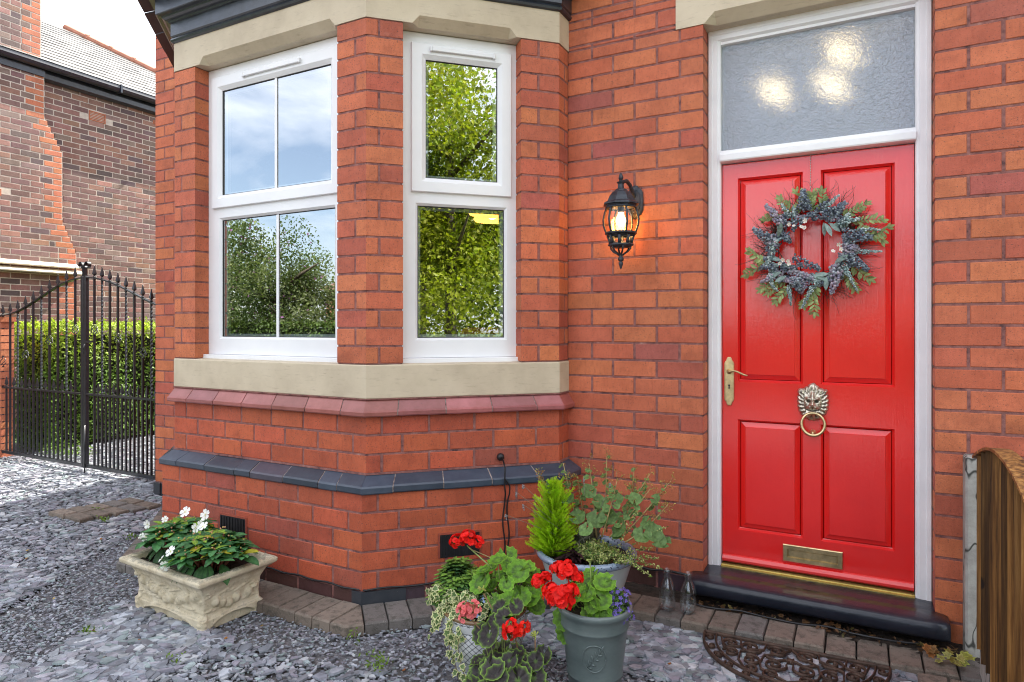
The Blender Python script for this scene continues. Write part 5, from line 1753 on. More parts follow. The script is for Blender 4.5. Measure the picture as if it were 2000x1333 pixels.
def far_house(x, y, w, label, roofc, wallc):
    g = thing('opposite_house', label, 'house', (x, y, 0), 0, 'houses across the road')
    mb = MB(); mb.box(-w / 2, w / 2, -4, 4, 0, 3.2, 0, wallc); mb.build('wall', M['old_brick'], g)
    mb = MB()
    V = [(-w / 2 - .3, -4.3, 3.1), (w / 2 + .3, -4.3, 3.1), (w / 2 + .3, 4.3, 3.1), (-w / 2 - .3, 4.3, 3.1), (-w / 2 + 2.2, 0, 5.4), (w / 2 - 2.2, 0, 5.4)]
    mb.add(V, [(0, 1, 5, 4), (2, 3, 4, 5), (1, 2, 5), (3, 0, 4), (3, 2, 1, 0)], 0, roofc)
    mb.build('roof', M['roof_slate'], g)
    for k in (-1, 1):
        mb = MB(); mb.box(k * w * .25 - .7, k * w * .25 + .7, 3.97, 4.04, 1.0, 2.3, 0)
        f = mb.build('window', M['upvc'], g)
        mb = MB()
        for q_ in (-1, 1): mb.box(k * w * .25 + q_ * .33 - .28, k * w * .25 + q_ * .33 + .28, 4.04, 4.05, 1.08, 2.2, 0)
        mb.build('pane', M['gasket'], f)
    return g
far_house(-16.5, -25, 11, 'low house with a brown tiled roof across the road', (0.20, 0.10, 0.06), (0.40, 0.17, 0.10))
far_house(5.0, -27, 14, 'low brick bungalow with a grey roof straight across the road', (0.11, 0.10, 0.10), (0.30, 0.13, 0.08))
mb = MB()
mb.box(-14, 9, -9.25, -8.75, 0, 1.35, 0, (0.015, 0.025, 0.008))
for i in range(14000):
    put(mb, TD, (rnd.uniform(-14.1, 9.1), -8.72 + rnd.gauss(0, .05), rnd.uniform(0, 1.5)), (rnd.gauss(0, .5), 1, rnd.gauss(.3, .5)), rdir(), 0.09, np.array((0.06, 0.10, 0.02)) * rnd.uniform(.5, 1.5))
    if i % 3 == 0: put(mb, TD, (rnd.uniform(-14.1, 9.1), rnd.uniform(-9.25, -8.7), 1.36 + rnd.random() * .12), rdir() + np.array((0, 0, 1)), rdir(), 0.09, np.array((0.09, 0.14, 0.02)) * rnd.uniform(.5, 1.5))
tag(mb.build('hedge', M['leaf']), 'long dark green boundary hedge at the road edge, mirrored in the window panes', 'hedge')

# ================================================================== WALL LANTERN
LN = thing('wall_lantern', 'black carriage wall lantern with a lit bulb on the brick wall beside the door', 'lamp', (-1.037, -0.18, 0))
mb = MB()
S8 = 8
po = [(0.0, 2.128), (0.008, 2.118), (0.013, 2.100), (0.008, 2.088), (0.011, 2.084), (0.022, 2.080), (0.015, 2.070), (0.016, 2.050), (0.030, 2.042), (0.034, 2.036), (0.046, 2.028), (0.062, 2.008), (0.072, 1.985), (0.090, 1.974), (0.092, 1.967), (0.080, 1.965), (0.075, 1.955), (0.0, 1.954)]
mb.lathe(po, S8, smooth=False)
mb.build('lamp_roof', M['lantern'], LN)
mb = MB()
gl = [(0.068, 1.957), (0.079, 1.930), (0.086, 1.895), (0.083, 1.865), (0.074, 1.838), (0.068, 1.826)]
mb.lathe(gl, 32)
mb.build('glass', M['lamp_glass'], LN)
mb = MB()
for k in range(6):
    a = 2 * math.pi * k / 6 + 0.15
    mb.tube([((r_ + .002) * math.cos(a), (r_ + .002) * math.sin(a), z) for r_, z in gl], 0.0052, 6)
for r_, z in ((0.070, 1.954), (0.071, 1.826)):
    mb.lathe([(r_ - .004, z - .005), (r_ + .006, z - .005), (r_ + .008, z), (r_ + .004, z + .006), (r_ - .004, z + .006)], 24)
mb.build('cage', M['lantern'], LN)
mb = MB()
mb.lathe([(0.070, 1.822), (0.074, 1.816), (0.062, 1.812), (0.060, 1.808)], 8, smooth=False)
for k in range(8):
    a = 2 * math.pi * k / 8 + 0.2
    p = lambda r_, z: (r_ * math.cos(a), r_ * math.sin(a), z)
    mb.tube([p(.064, 1.816), p(.054, 1.79), p(.052, 1.775)], 0.008, 5)
mb.lathe([(0.052, 1.778), (0.062, 1.772), (0.064, 1.766), (0.050, 1.760), (0.046, 1.756), (0.0, 1.756)], 16)
for k in range(6):
    a = 2 * math.pi * k / 6
    p = lambda r_, z: (r_ * math.cos(a), r_ * math.sin(a), z)
    mb.tube([p(.052, 1.764), p(.050, 1.750), p(.036, 1.735), p(.018, 1.725), p(.010, 1.718)], 0.0048, 5)
mb.lathe([(0.010, 1.722), (0.014, 1.718), (0.008, 1.712), (0.013, 1.706), (0.015, 1.698), (0.012, 1.690), (0.006, 1.686), (0.011, 1.682), (0.011, 1.674), (0.005, 1.655), (0, 1.646)], 14)
mb.build('basket', M['lantern'], LN)
mb = MB()
mb.lathe([(0.0, 1.86), (0.012, 1.862), (0.026, 1.885), (0.024, 1.900), (0.014, 1.922), (0.012, 1.935)], 14)
mb.build('bulb', M['bulb'], LN)
mb = MB()
mb.lathe([(0.015, 1.930), (0.017, 1.955), (0, 1.956)], 12)
mb.build('socket', M['lantern'], LN)
mb = MB()
mb.tube([(0, 0, 2.060), (0.002, 0.03, 2.088), (0.006, 0.07, 2.100), (0.012, 0.11, 2.085), (0.018, 0.15, 2.04), (0.020, 0.175, 2.02)], [0.008, 0.009, 0.010, 0.010, 0.010, 0.012], 8)
mb.build('arm', M['lantern'], LN)
mb = MB()
ol = [(0, .085), (.012, .082), (.020, .070), (.032, .062), (.040, .045), (.042, 0), (.040, -.045), (.030, -.068), (.018, -.078), (.010, -.088), (0, -.092)]
ol = ol + [(-x, z) for x, z in ol[-2:0:-1]]
mb.loops([[(0.020 + x * sc, 0.178 - d, 2.01 + z * sc) for x, z in ol] for sc, d in ((1, 0), (1, .008), (.9, .014), (.72, .016), (.68, .022), (0.1, .024))], 0, closed=True, cap1=True)
mb.build('wall_plate', M['lantern'], LN)
pl = bpy.data.lights.new('lantern_light', 'POINT'); pl.energy = 0.8; pl.color = (1.0, 0.50, 0.14); pl.shadow_soft_size = 0.02
plo = bpy.data.objects.new('lantern_light', pl); scn.collection.objects.link(plo); plo.parent = LN; plo.location = (0, 0.035, 1.885)

# ================================================================== HALL AND ROOM FITTINGS SEEN THROUGH THE GLASS
hl = thing('hall_light', 'three glowing bulbs of the hall light behind the obscured fanlight', 'ceiling light', (-0.15, 1.0, 0))
mb = MB()
mb.tube([(0, 0, 3.05), (0, 0, 2.95)], 0.01, 8); mb.lathe([(0.05, 3.05), (0.05, 3.03), (0, 3.02)], 16)
for (x, z) in ((-0.27, 2.80), (0.00, 2.82), (0.10, 2.94)):
    mb.tube([(0, 0, 2.96), (x * .6, 0, z + .12), (x, 0, z + 0.08)], 0.006, 6)
mb.build('stem', M['brass'], hl)
for (x, z) in ((-0.285, 2.76), (0.020, 2.745), (0.075, 2.925)):
    mb = MB()
    mb.tube([(x + 0.07 * f, 0, z - 0.085 * f) for f in np.linspace(-1, 1, 9)], [.003, .008, .013, .019, .022, .019, .013, .008, .003], 10)
    mb.build('bulb', M['hall_bulb'], hl)

pn = thing('pendant_lamp', 'glowing orange veneer pendant lamp seen through the angled bay window', 'lamp', (-2.40, 0.92, 2.18))
mb = MB()
for k, (r_, z, th_) in enumerate(((0.13, 0.06, .026), (0.17, 0.02, .028), (0.13, -0.03, .03))):
    mb.lathe([(r_, z), (r_ + .01, z + th_ / 2), (r_, z + th_), (r_ - .03, z + th_ + .012)], 24)
mb.build('lamp_shade', M['lamp_wood'], pn)
mb = MB(); mb.tube([(0, 0, .08), (0, 0, 0.85)], 0.004, 5); mb.build('flex', M['rubber'], pn)
mb = MB(); mb.sphere((0, 0, 0.02), 0.04, 10, 8); mb.build('bulb', M['bulb'], pn)

def chair(x, y, rz, label):
    t_ = thing('dining_chair', label, 'chair', (x, y, 0.40), rz, 'curved back dining chairs in the bay')
    mb = MB()
    pts = [(0.24 * math.sin(a), 0.10 - 0.20 * math.cos(a), 0.86) for a in np.linspace(-1.3, 1.3, 15)]
    mb.tube(pts, 0.015, 8, flat=1.6); mb.build('backrest', M['cream_wood'], t_)
    mb = MB(); mb.lathe([(0, .44), (.20, .44), (.21, .455), (.20, .47), (0, .472)], 20); mb.build('seat', M['cream_wood'], t_)
    for sx in (-1, 1):
        for sy in (-1, 1):
            mb = MB(); mb.tube([(sx * .13, sy * .13, .44), (sx * .20, sy * .20, 0)], 0.014, 8); mb.build('leg', M['cream_wood'], t_)
        mb = MB(); mb.tube([(sx * .15, -.05, .46), (sx * .20, -0.02, .86)], 0.010, 6); mb.build('back_post', M['cream_wood'], t_)
    return t_
chair(-3.45, -0.02, 0.3, 'pale wooden chair with curved back just inside the left bay window pane')
chair(-2.95, 0.02, -0.2, 'pale wooden chair with curved back beside the glazing bar of the bay window')
rc = MB()
rc.obox((-1.90, 0.22, 0.38), (0.94, 0.342, 0), Y_, Z_, -0.28, 0.28, -0.05, 0.05, 0.0, 0.98, bev=0.03)
rc.obox((-1.98, 0.46, 0.38), (0.94, 0.342, 0), Y_, Z_, -0.28, 0.28, -0.25, 0.25, 0.35, 0.48, bev=0.03)
tag(rc.build('armchair', M['red_cloth']), 'bright red upholstered armchair low behind the angled bay window', 'armchair')

# ================================================================== WREATH
WC = Vector((-0.195, DY - 0.055, 1.737))
wr = thing('wreath', 'twiggy blue berry wreath hanging on the upper half of the red door', 'wreath', WC)
mb = MB()
def ringpt(a, r_, y=0.0): return np.array((r_ * math.sin(a), y, r_ * math.cos(a)))
for i in range(46):
    a0 = rnd.uniform(0, 6.28); ln = rnd.uniform(1.0, 2.6); r0 = rnd.uniform(0.145, 0.195); dr = rnd.uniform(-.02, .02); y0_ = rnd.uniform(-0.02, 0.025)
    mb.tube([ringpt(a0 + ln * f, r0 + dr * math.sin(3 * f) + 0.006 * math.sin(17 * f + i), y0_ + 0.01 * math.sin(9 * f)) for f in np.linspace(0, 1, 12)], 0.0022, 4)
for i in range(420):   # loose twig ends
    a = rnd.uniform(0, 6.28); 
    if abs(a - 3.3) < 0.5 and rnd.random() < .5: continue
    side = rnd.choice((-1, 1)); L_ = rnd.uniform(0.06, 0.15) * (1.15 if rnd.random() < .5 else .8)
    p = ringpt(a, rnd.uniform(.16, .20), rnd.uniform(-.02, .02)); pts = [p]
    d = ringpt(a + side * rnd.uniform(0.2, 0.9), 1.0, rnd.uniform(-.3, .15))
    for k in range(6):
        d = d + np.array((rnd.gauss(0, .22), rnd.gauss(0, .12), rnd.gauss(0, .22))); d /= np.linalg.norm(d)
        p = p + d * L_ / 6; p = np.array((p[0], min(p[1], 0.035), p[2])); pts.append(p)
    mb.tube(pts, 0.0014, 3, taper=0.0006)
mb.build('twigs', M['twig'], wr)
bm_ = MB(); lm_ = MB(); fm_ = MB()
bcols = [(0.10, 0.13, 0.17), (0.15, 0.19, 0.23), (0.26, 0.31, 0.34), (0.06, 0.075, 0.11)]
pcols = [(0.28, 0.24, 0.30), (0.34, 0.28, 0.33), (0.20, 0.19, 0.27), (0.30, 0.33, 0.36)]
frost = [(0.20, 0.30, 0.30), (0.30, 0.40, 0.39), (0.48, 0.55, 0.53), (0.12, 0.18, 0.18)]
def spike(a, r0, ang, L_, wd, cols, br, n, y=-0.03, curve=0.0):
    """berry spike from ring position a in direction ang (0 = up, clockwise)"""
    p0 = ringpt(a, r0, y); L_ *= .80
    for i in range(n):
        f = (i + rnd.random()) / n
        th_ = ang + curve * f
        c = p0 + np.array((math.sin(ang + curve * f / 2) * L_ * f, -0.02 * math.sin(f * 3.1), math.cos(ang + curve * f / 2) * L_ * f))
        rr = 1.35 * wd * (1.0 - 0.75 * f) * math.sqrt(rnd.random())
        b = rnd.uniform(0, 6.28)
        c = c + np.array((math.cos(th_), 0, -math.sin(th_))) * rr * math.cos(b) + np.array((0, -1, 0)) * abs(rr * math.sin(b))
        col = np.array(cols[rnd.randrange(len(cols))]) * rnd.uniform(.75, 1.25)
        bm_.sphere(c, br * rnd.uniform(.85, 1.25), 6, 4, 0, col)
D_ = lambda deg: R(deg)
# (position round the ring, radius, direction, length, width, palette, berry size, number)
for args in [
    (D_(312), .17, D_(330), .15, .022, pcols, .0062, 90), (D_(352), .17, D_(352), .13, .030, bcols, .0045, 150), (D_(20), .16, D_(28), .13, .012, frost, .0035, 90),
    (D_(330), .17, D_(318), .10, .014, frost, .0035, 60),
    (D_(283), .16, D_(294), .15, .026, bcols, .0052, 140), (D_(285), .15, D_(265), .07, .025, pcols, .0055, 60),
    (D_(25), .14, D_(62), .14, .028, bcols, .0046, 170), (D_(50), .14, D_(70), .13, .016, frost, .0042, 80), (D_(75), .14, D_(88), .15, .034, bcols, .0048, 170),
    (D_(72), .20, D_(84), .12, .009, frost, .0034, 80), (D_(97), .13, D_(100), .09, .030, pcols, .0052, 110), (D_(102), .14, D_(140), .17, .028, bcols, .0046, 180),
    (D_(100), .19, D_(97), .13, .009, frost, .0034, 80), (D_(118), .15, D_(160), .19, .011, frost, .0035, 130), (D_(128), .14, D_(178), .17, .024, pcols, .0062, 110),
    (D_(165), .15, D_(215), .20, .013, frost, .0036, 140), (D_(208), .20, D_(172), .12, .010, frost, .0036, 80), (D_(205), .15, D_(160), .09, .03, bcols, .0048, 110),
    (D_(222), .14, D_(112), .17, .016, pcols, .0056, 110), (D_(232), .10, D_(100), .16, .030, bcols, .0042, 140), (D_(238), .17, D_(280), .10, .02, bcols, .0048, 90),
    (D_(230), .20, D_(250), .09, .014, pcols, .0050, 60), (D_(318), .13, D_(60), .17, .020, bcols, .0046, 130), (D_(300), .13, D_(150), .06, .02, bcols, .0046, 70),
    (D_(190), .16, D_(270), .12, .020, pcols, .0052, 90), (D_(255), .16, D_(230), .10, .02, frost, .0042, 70)]:
    spike(*args, curve=rnd.uniform(-.4, .4))
# curled frosted catkins
for k in range(46):
    a_ = D_(k * 7.8 + rnd.uniform(-4, 4)); spike(a_, rnd.uniform(.13, .18), a_ + rnd.choice((-1.2, 1.2, .5, -.5, 1.6)), rnd.uniform(.05, .10), rnd.uniform(.012, .022), rnd.choice((bcols, bcols, pcols, frost)), .0046, 55, -0.015)
spike(D_(262), .165, D_(330), .12, .011, frost, .0038, 110, curve=2.6)
spike(D_(238), .19, D_(215), .13, .011, frost, .0038, 100, curve=-1.6)
TW = T_lance(0.21, 0.06, 0.12, 4, (1.2, 1.2, 1.2), (0.95, 0.95, 0.95))
def frond(a, r0, ang, L_, n, col, y=-0.02, ls=0.035):
    p0 = ringpt(a, r0, y); cv = rnd.uniform(-.6, .6)
    pts = [p0 + np.array((math.sin(ang + cv * f) * L_ * f, -0.015 * math.sin(3 * f), math.cos(ang + cv * f) * L_ * f)) for f in np.linspace(0, 1, n)]
    lm_.tube(pts, 0.0012, 3, 0, np.array(col) * .8)
    for k in range(1, n):
        for sd_ in (-1, 1):
            t_ = ang + cv * k / n + sd_ * rnd.uniform(.6, 1.0)
            put(lm_, TW, pts[k], (rnd.gauss(0, .3), -1, rnd.gauss(0, .3)), (math.sin(t_), rnd.uniform(-.3, .1), math.cos(t_)), ls * rnd.uniform(.7, 1.1), np.array(col) * rnd.uniform(.75, 1.3))
    put(lm_, TW, pts[-1], (0, -1, 0), (math.sin(ang + cv), 0, math.cos(ang + cv)), ls, col)
green = (0.22, 0.29, 0.12)
for a, r0, ang, L_ in ((335, .18, 325, .12), (320, .19, 300, .10), (5, .18, 355, .14), (15, .17, 15, .12), (0, .17, 0, .10), (45, .19, 62, .13), (58, .20, 75, .15), (68, .2, 92, .15), (80, .22, 105, .13), (118, .20, 140, .12), (130, .20, 165, .10), (170, .19, 200, .13), (172, .19, 190, .15),
                       (215, .19, 235, .12), (205, .20, 222, .12), (225, .19, 245, .13), (248, .21, 262, .13), (252, .20, 275, .12), (340, .17, 350, .11)):
    frond(D_(a), r0 - .012, D_(ang), L_ * .85, 9, np.array(green) * rnd.uniform(.8, 1.4), ls=0.034)
TB = T_lance(0.17, 0.05, 0.15, 5, (1.12, 1.12, 1.12), (0.95, 0.95, 0.95))
for a, r0, ang in ((300, .15, 350), (292, .15, 10), (280, .17, 340), (45, .13, 85), (38, .13, 130), (32, .12, 155), (28, .12, 170), (48, .14, 110), (238, .16, 285), (228, .17, 255), (218, .17, 240), (235, .14, 120), (160, .15, 230), (150, .15, 265), (140, .16, 205), (168, .15, 95), (128, .13, 60), (245, .14, 300), (155, .16, 180)):
    t_ = D_(ang)
    put(lm_, TB, ringpt(D_(a), r0, -0.055), (rnd.gauss(0, .35), -1, rnd.gauss(0, .35)), (math.sin(t_), -.2, math.cos(t_)), rnd.uniform(.055, .075), np.array((0.22, 0.30, 0.28)) * rnd.uniform(.8, 1.25))
TF = T_flower(5, .5, .2, (0.8, 0.78, 0.5), (0.85, 0.80, 0.76))
for a, r0 in ((325, .12), (338, .10), (345, .09), (320, .14), (236, .115), (243, .13), (229, .12), (240, .15), (100, .13), (90, .12), (107, .10), (350, .12)):
    put(fm_, TF, ringpt(D_(a), r0, -0.07), (rnd.gauss(0, .4), -1, rnd.gauss(0, .4)), rdir(), rnd.uniform(.008, .012))
bm_.build('berries', M['berry'], wr); lm_.build('leaves', M['leaf'], wr); fm_.build('flowers', M['petal'], wr)
mb = MB()
pts = [np.array((-0.005, 0.0, 0.15)), np.array((-0.005, 0.038, 0.30)), np.array((-0.005, 0.046, 0.447))]
for k in range(36):
    f = k / 35; z = 0.17 + 0.275 * f
    mb.sphere((-0.005, 0.01 + 0.032 * min(1, f * 1.6), z), 0.0030, 5, 4)
mb.build('bead_chain', simple('bead_chain', (0.6, 0.6, 0.58), 0.3, 0.1, 20, 0, 100, 0.8), wr)

# ================================================================== STONE TROUGH
TRC = Vector((-2.815, -1.215, 0.0)); TRA = R(-3.5)
tr = thing('stone_trough', 'weathered buff stone trough carved with fruit swags, standing on the slate chippings', 'planter', TRC, TRA)
HH_ = 0.252
def base_half(z):
    """half length at height z before relief"""
    pts = [(0.0, 0.268), (0.055, 0.272), (0.062, 0.262), (0.10, 0.258), (0.165, 0.264), (0.19, 0.276), (0.205, 0.284), (0.220, 0.306), (0.230, 0.319), (0.246, 0.321), (0.252, 0.315)]
    for (z0, h0), (z1, h1) in zip(pts, pts[1:]):
        if z <= z1: return h0 + (h1 - h0) * (z - z0) / (z1 - z0)
    return pts[-1][1]
def side_relief(s, z, Lf):
    """s in -1..1 along the side; relief outward in metres"""
    r_ = 0.0
    # twin arches cut in the plinth
    n_ar = 2 if Lf > 0.4 else 1
    for k in range(n_ar):
        c_ = 0 if n_ar == 1 else (-0.46 + 0.92 * k)
        wdt = 0.36 if n_ar == 2 else 0.72
        x = (s - c_) / wdt
        if abs(x) < 1:
            zt = 0.048 * math.sqrt(1 - x * x * 0.9) + 0.002
            if z < zt: r_ -= 0.016 * min(1, (zt - z) / 0.006)
            elif z < zt + 0.008: r_ += 0.003
    # bracket scroll between arches and at the corners
    if n_ar == 2 and abs(s) < 0.10 and z < 0.075: r_ += 0.010 * (1 - (s / 0.10) ** 2) + 0.003 * math.sin(z * 260)
    if abs(s) > 0.86 and z < 0.08: r_ += 0.006 + 0.003 * math.sin(z * 220)
    # fruit swags
    X = s * Lf
    for (fx, fz, fr_) in FR:
        if abs(fx) > Lf - 0.03: continue
        d2 = ((X - fx) / fr_) ** 2 + ((z - fz) / (fr_ * 1.12)) ** 2
        if d2 < 1: r_ = max(r_, 1.0 * fr_ * math.sqrt(1 - d2))
        elif d2 < 1.5: r_ -= 0.002
    # leaf and vine scribble behind
    if 0.085 < z < 0.185:
        r_ = max(r_, 0.009 * max(0, math.sin(X * 105 + 60 * math.sin(z * 42))) * max(0, math.sin(z * 95 + 1.3 * math.sin(X * 60))) + 0.0025)
    return r_
FR = []
for k, x in enumerate((-0.235, -0.205, -0.145, -0.118, -0.085, -0.052, -0.020, 0.02, 0.085, 0.115, 0.145, 0.20, 0.225)):
    FR.append((x, 0.125 - 0.022 * math.cos(x * 14) + rnd.uniform(-.006, .006) + (0.02 if k in (0, 12) else 0), rnd.uniform(0.019, 0.025)))
mb = MB()
nz = 56
def trough_ring(z, ns_l=110, ns_w=70, rel=True):
    hl = base_half(z); hw = hl - 0.115
    row = []
    for (ax, ay, bx, by, n_, Lf, nn) in ((-hl, -hw, hl, -hw, ns_l, hl, (0, -1)), (hl, -hw, hl, hw, ns_w, hw, (1, 0)), (hl, hw, -hl, hw, ns_l, hl, (0, 1)), (-hl, hw, -hl, -hw, ns_w, hw, (-1, 0))):
        for i in range(n_):
            f = i / n_; s = 2 * f - 1
            e = min(1, (1 - abs(s)) / 0.05)
            r_ = side_relief(s, z, Lf) * e if rel else 0
            x = ax + (bx - ax) * f + nn[0] * r_; y = ay + (by - ay) * f + nn[1] * r_
            row.append((x, y, z))
    return row
Ls = [trough_ring(HH_ * k / nz) for k in range(nz + 1)]
hl = 0.343
def flat_ring(hl, hw, z, jit=0.0):
    row = []
    for (ax, ay, bx, by, n_) in ((-hl, -hw, hl, -hw, 110), (hl, -hw, hl, hw, 70), (hl, hw, -hl, hw, 110), (-hl, hw, -hl, -hw, 70)):
        for i in range(n_): f = i / n_; row.append((ax + (bx - ax) * f, ay + (by - ay) * f, z + rnd.uniform(-jit, jit)))
    return row
Ls += [flat_ring(0.308, 0.193, 0.255, .0022), flat_ring(0.288, 0.173, 0.254, .0022), flat_ring(0.274, 0.160, 0.250, .0006), flat_ring(0.270, 0.156, 0.20)]
mb.loops(Ls, 0, closed=True, cap0=True, smooth=True)
mb.build('basin', M['cast_stone'], tr)
mb = MB()
V = []; Fs = []
for j in range(17):
    for i in range(29): V.append((-0.274 + 0.548 * i / 28, -0.160 + 0.320 * j / 16, 0.228 + rnd.uniform(-.007, .009)))
for j in range(16):
    for i in range(28): q_ = j * 29 + i; Fs.append((q_, q_ + 1, q_ + 30, q_ + 29))
mb.add(V, Fs); mb.build('soil', M['soil'], tr)

def world_tr(x, y, z=0.23):
    c_, s_ = math.cos(TRA), math.sin(TRA)
    return Vector((TRC.x + x * c_ - y * s_, TRC.y + x * s_ + y * c_, z))
TI = T_lance(0.26, 0.14, 0.35, 5, (1.6, 1.5, 1.3), (0.95, 0.95, 0.95))
TFW = T_flower(5, .52, .12, (0.8, 0.8, 0.62), (0.86, 0.86, 0.84), (0.7, 0.6, 0.1))
def impatiens(x, y, label, fl, sx=1.0):
    g = thing('impatiens_plant', label, 'plant', world_tr(x, y), 0, 'white flowering plants in the stone trough')
    mb = MB(); st = MB()
    for k in range(30):
        a = k * 2.4 + rnd.uniform(-.3, .3); rr = (0.02 + 0.145 * math.sqrt(k / 30)) * sx
        top = np.array((rr * math.cos(a), rr * math.sin(a) * .85, 0.165 - 0.070 * (rr / 0.165) ** 2 + rnd.uniform(-.015, .02)))
        st.tube([(rr * .3 * math.cos(a), rr * .3 * math.sin(a), 0), top * 0.7, top], 0.004, 5, 0, (0.30, 0.10, 0.06))
        n = rnd.randint(10, 13)
        for q_ in range(n):
            b = q_ * 2.4 + rnd.random(); el = 0.1 + 0.9 * (q_ / n)
            d = np.array((math.cos(b), math.sin(b), 0.25 - 0.9 * (1 - el) + 0.5 * (el - 0.5)))
            L_ = rnd.uniform(0.055, 0.095) * (1.2 - 0.6 * el)
            c = np.array((0.055, 0.165, 0.065)) * rnd.uniform(.6, 1.4) if el < 0.80 else np.array((0.17, 0.29, 0.04))
            if rnd.random() < 0.04: c = np.array((0.28, 0.27, 0.03))
            put(mb, TI, top + np.array((0, 0, -0.03 * (1 - el))), np.array((-d[0] * .35, -d[1] * .35, 1.0)) + rdir() * .25, d, (L_, L_, L_), c)
        for q_ in range(2):
            st.sphere(top + rdir() * .015 + np.array((0, 0, .012)), 0.0045, 5, 4, 0, rnd.choice([(0.45, 0.30, 0.10), (0.25, 0.28, 0.05), (0.42, 0.22, 0.12)]))
    # drooping outer leaves over the rim
    for k in range(11):
        a = rnd.uniform(3.3, 6.1); d = np.array((math.cos(a), math.sin(a), -0.5))
        put(mb, TI, (0.115 * math.cos(a) * sx, 0.09 * math.sin(a), 0.05), (d[0] * .5, d[1] * .5, .9), d, rnd.uniform(.07, .10), np.array((0.03, 0.085, 0.028)) * rnd.uniform(.8, 1.3))
    mb.build('foliage', M['leaf'], g); st.build('stems', attr_stem, g)
    for (fx, fy, fz, s_) in fl:
        fm = MB(); fz += 0.028; fy -= 0.03; s_ *= 1.1
        nrm = np.array((rnd.gauss(0.25, .3), -0.8 + rnd.gauss(0, .2), 0.45 + rnd.gauss(0, .3)))
        put(fm, TFW, (fx, fy, fz), nrm, rdir(), s_)
        fm.tube([(fx, fy, fz), (fx * .8, fy * .6 + .01, fz - 0.05)], 0.001, 4, 0, (0.3, 0.4, 0.2))
        fm.build('flower', M['petal'], g)
attr_stem = attr_mat('stem', 0.6, 0.2, 200, 0, 0.2, 40)
impatiens(-0.165, 0.015, 'white flowering plant with long dark leaves in the left end of the stone trough', [(-0.135, -0.06, 0.125, .021), (-0.075, -0.105, 0.085, .022), (0.03, 0.03, 0.185, .026), (-0.055, -0.02, 0.15, .016), (0.10, 0.09, 0.165, .027), (0.105, 0.06, 0.13, .016), (-0.15, -0.08, 0.07, .016)], 1.05)
impatiens(0.150, -0.035, 'white flowering plant in the right end of the stone trough, spilling over the rim', [(-0.095, 0.02, 0.155, .021), (-0.055, 0.03, 0.165, .023), (-0.075, -0.12, 0.09, .024), (-0.085, -0.14, 0.03, .022), (-0.14, -0.12, 0.045, .018), (0.135, -0.03, 0.085, .014)], 1.0)
mb = MB()
for i in range(2600):
    d = rdir(); d[2] = abs(d[2])
    p = d * np.array((0.075, 0.075, 0.125)) * rnd.uniform(.55, 1.0)
    put(mb, TLs, p, d + rdir() * .6, rdir() + np.array((0, 0, .6)), rnd.uniform(.007, .013), np.array((0.10, 0.17, 0.018)) * rnd.uniform(.5, 1.35))
sp = mb.build('cushion_plant', M['leaf']); sp.location = world_tr(0.005, -0.02, 0.225)
tag(sp, 'fine leaved bright green cushion plant in the middle of the stone trough', 'plant')

# ================================================================== POTS
def pot_soil(mb, r_, z):
    n = 20; V = [(0, 0, z + .01)]
    for k in (0.5, 1.0):
        for j in range(n): V.append((r_ * k * math.cos(j * 2 * math.pi / n), r_ * k * math.sin(j * 2 * math.pi / n), z + rnd.uniform(-.006, .006)))
    Fs = [(0, 1 + j, 1 + (j + 1) % n) for j in range(n)] + [(1 + j, 1 + n + j, 1 + n + (j + 1) % n, 1 + (j + 1) % n) for j in range(n)]
    mb.add(V, Fs)
# big glazed bowl planter in the corner
BP = Vector((-1.112, -0.452, 0.0))
bp = thing('bowl_planter', 'large pale grey glazed planter with a blue grey rim in the corner by the bay', 'planter', BP)
mb = MB()
mb.lathe([(0.0, 0.05), (0.135, 0.05), (0.142, 0.058), (0.150, 0.10), (0.168, 0.16), (0.192, 0.235), (0.208, 0.285), (0.210, 0.292), (0.212, 0.296), (0.212, 0.302)], 64)
mb.build('body', M['grey_glaze'], bp)
mb = MB()
mb.lathe([(0.211, 0.300), (0.222, 0.303), (0.231, 0.311), (0.233, 0.322), (0.227, 0.332), (0.215, 0.335), (0.205, 0.330), (0.200, 0.31), (0.195, 0.28)], 64)
mb.build('rim', M['rim_glaze'], bp)
mb = MB(); pot_soil(mb, 0.20, 0.300); mb.build('soil', M['soil'], bp)
# tall dark grey pot with an embossed olive oval
GP = Vector((-0.862, -1.005, 0.0))
gp = thing('tapered_pot', 'tall dark grey tapered pot with an embossed olive sprig oval', 'plant pot', GP)
mb = MB()
pf = [(0.0, 0.0), (0.088, 0.0), (0.092, 0.006), (0.098, 0.060), (0.101, 0.086), (0.1045, 0.089), (0.1045, 0.094), (0.102, 0.098), (0.110, 0.160), (0.118, 0.235), (0.1225, 0.262), (0.1265, 0.266), (0.1265, 0.271), (0.124, 0.275), (0.127, 0.300), (0.129, 0.312), (0.136, 0.318), (0.139, 0.328), (0.137, 0.338), (0.130, 0.341), (0.123, 0.336), (0.120, 0.31)]
mb.lathe(pf, 64)
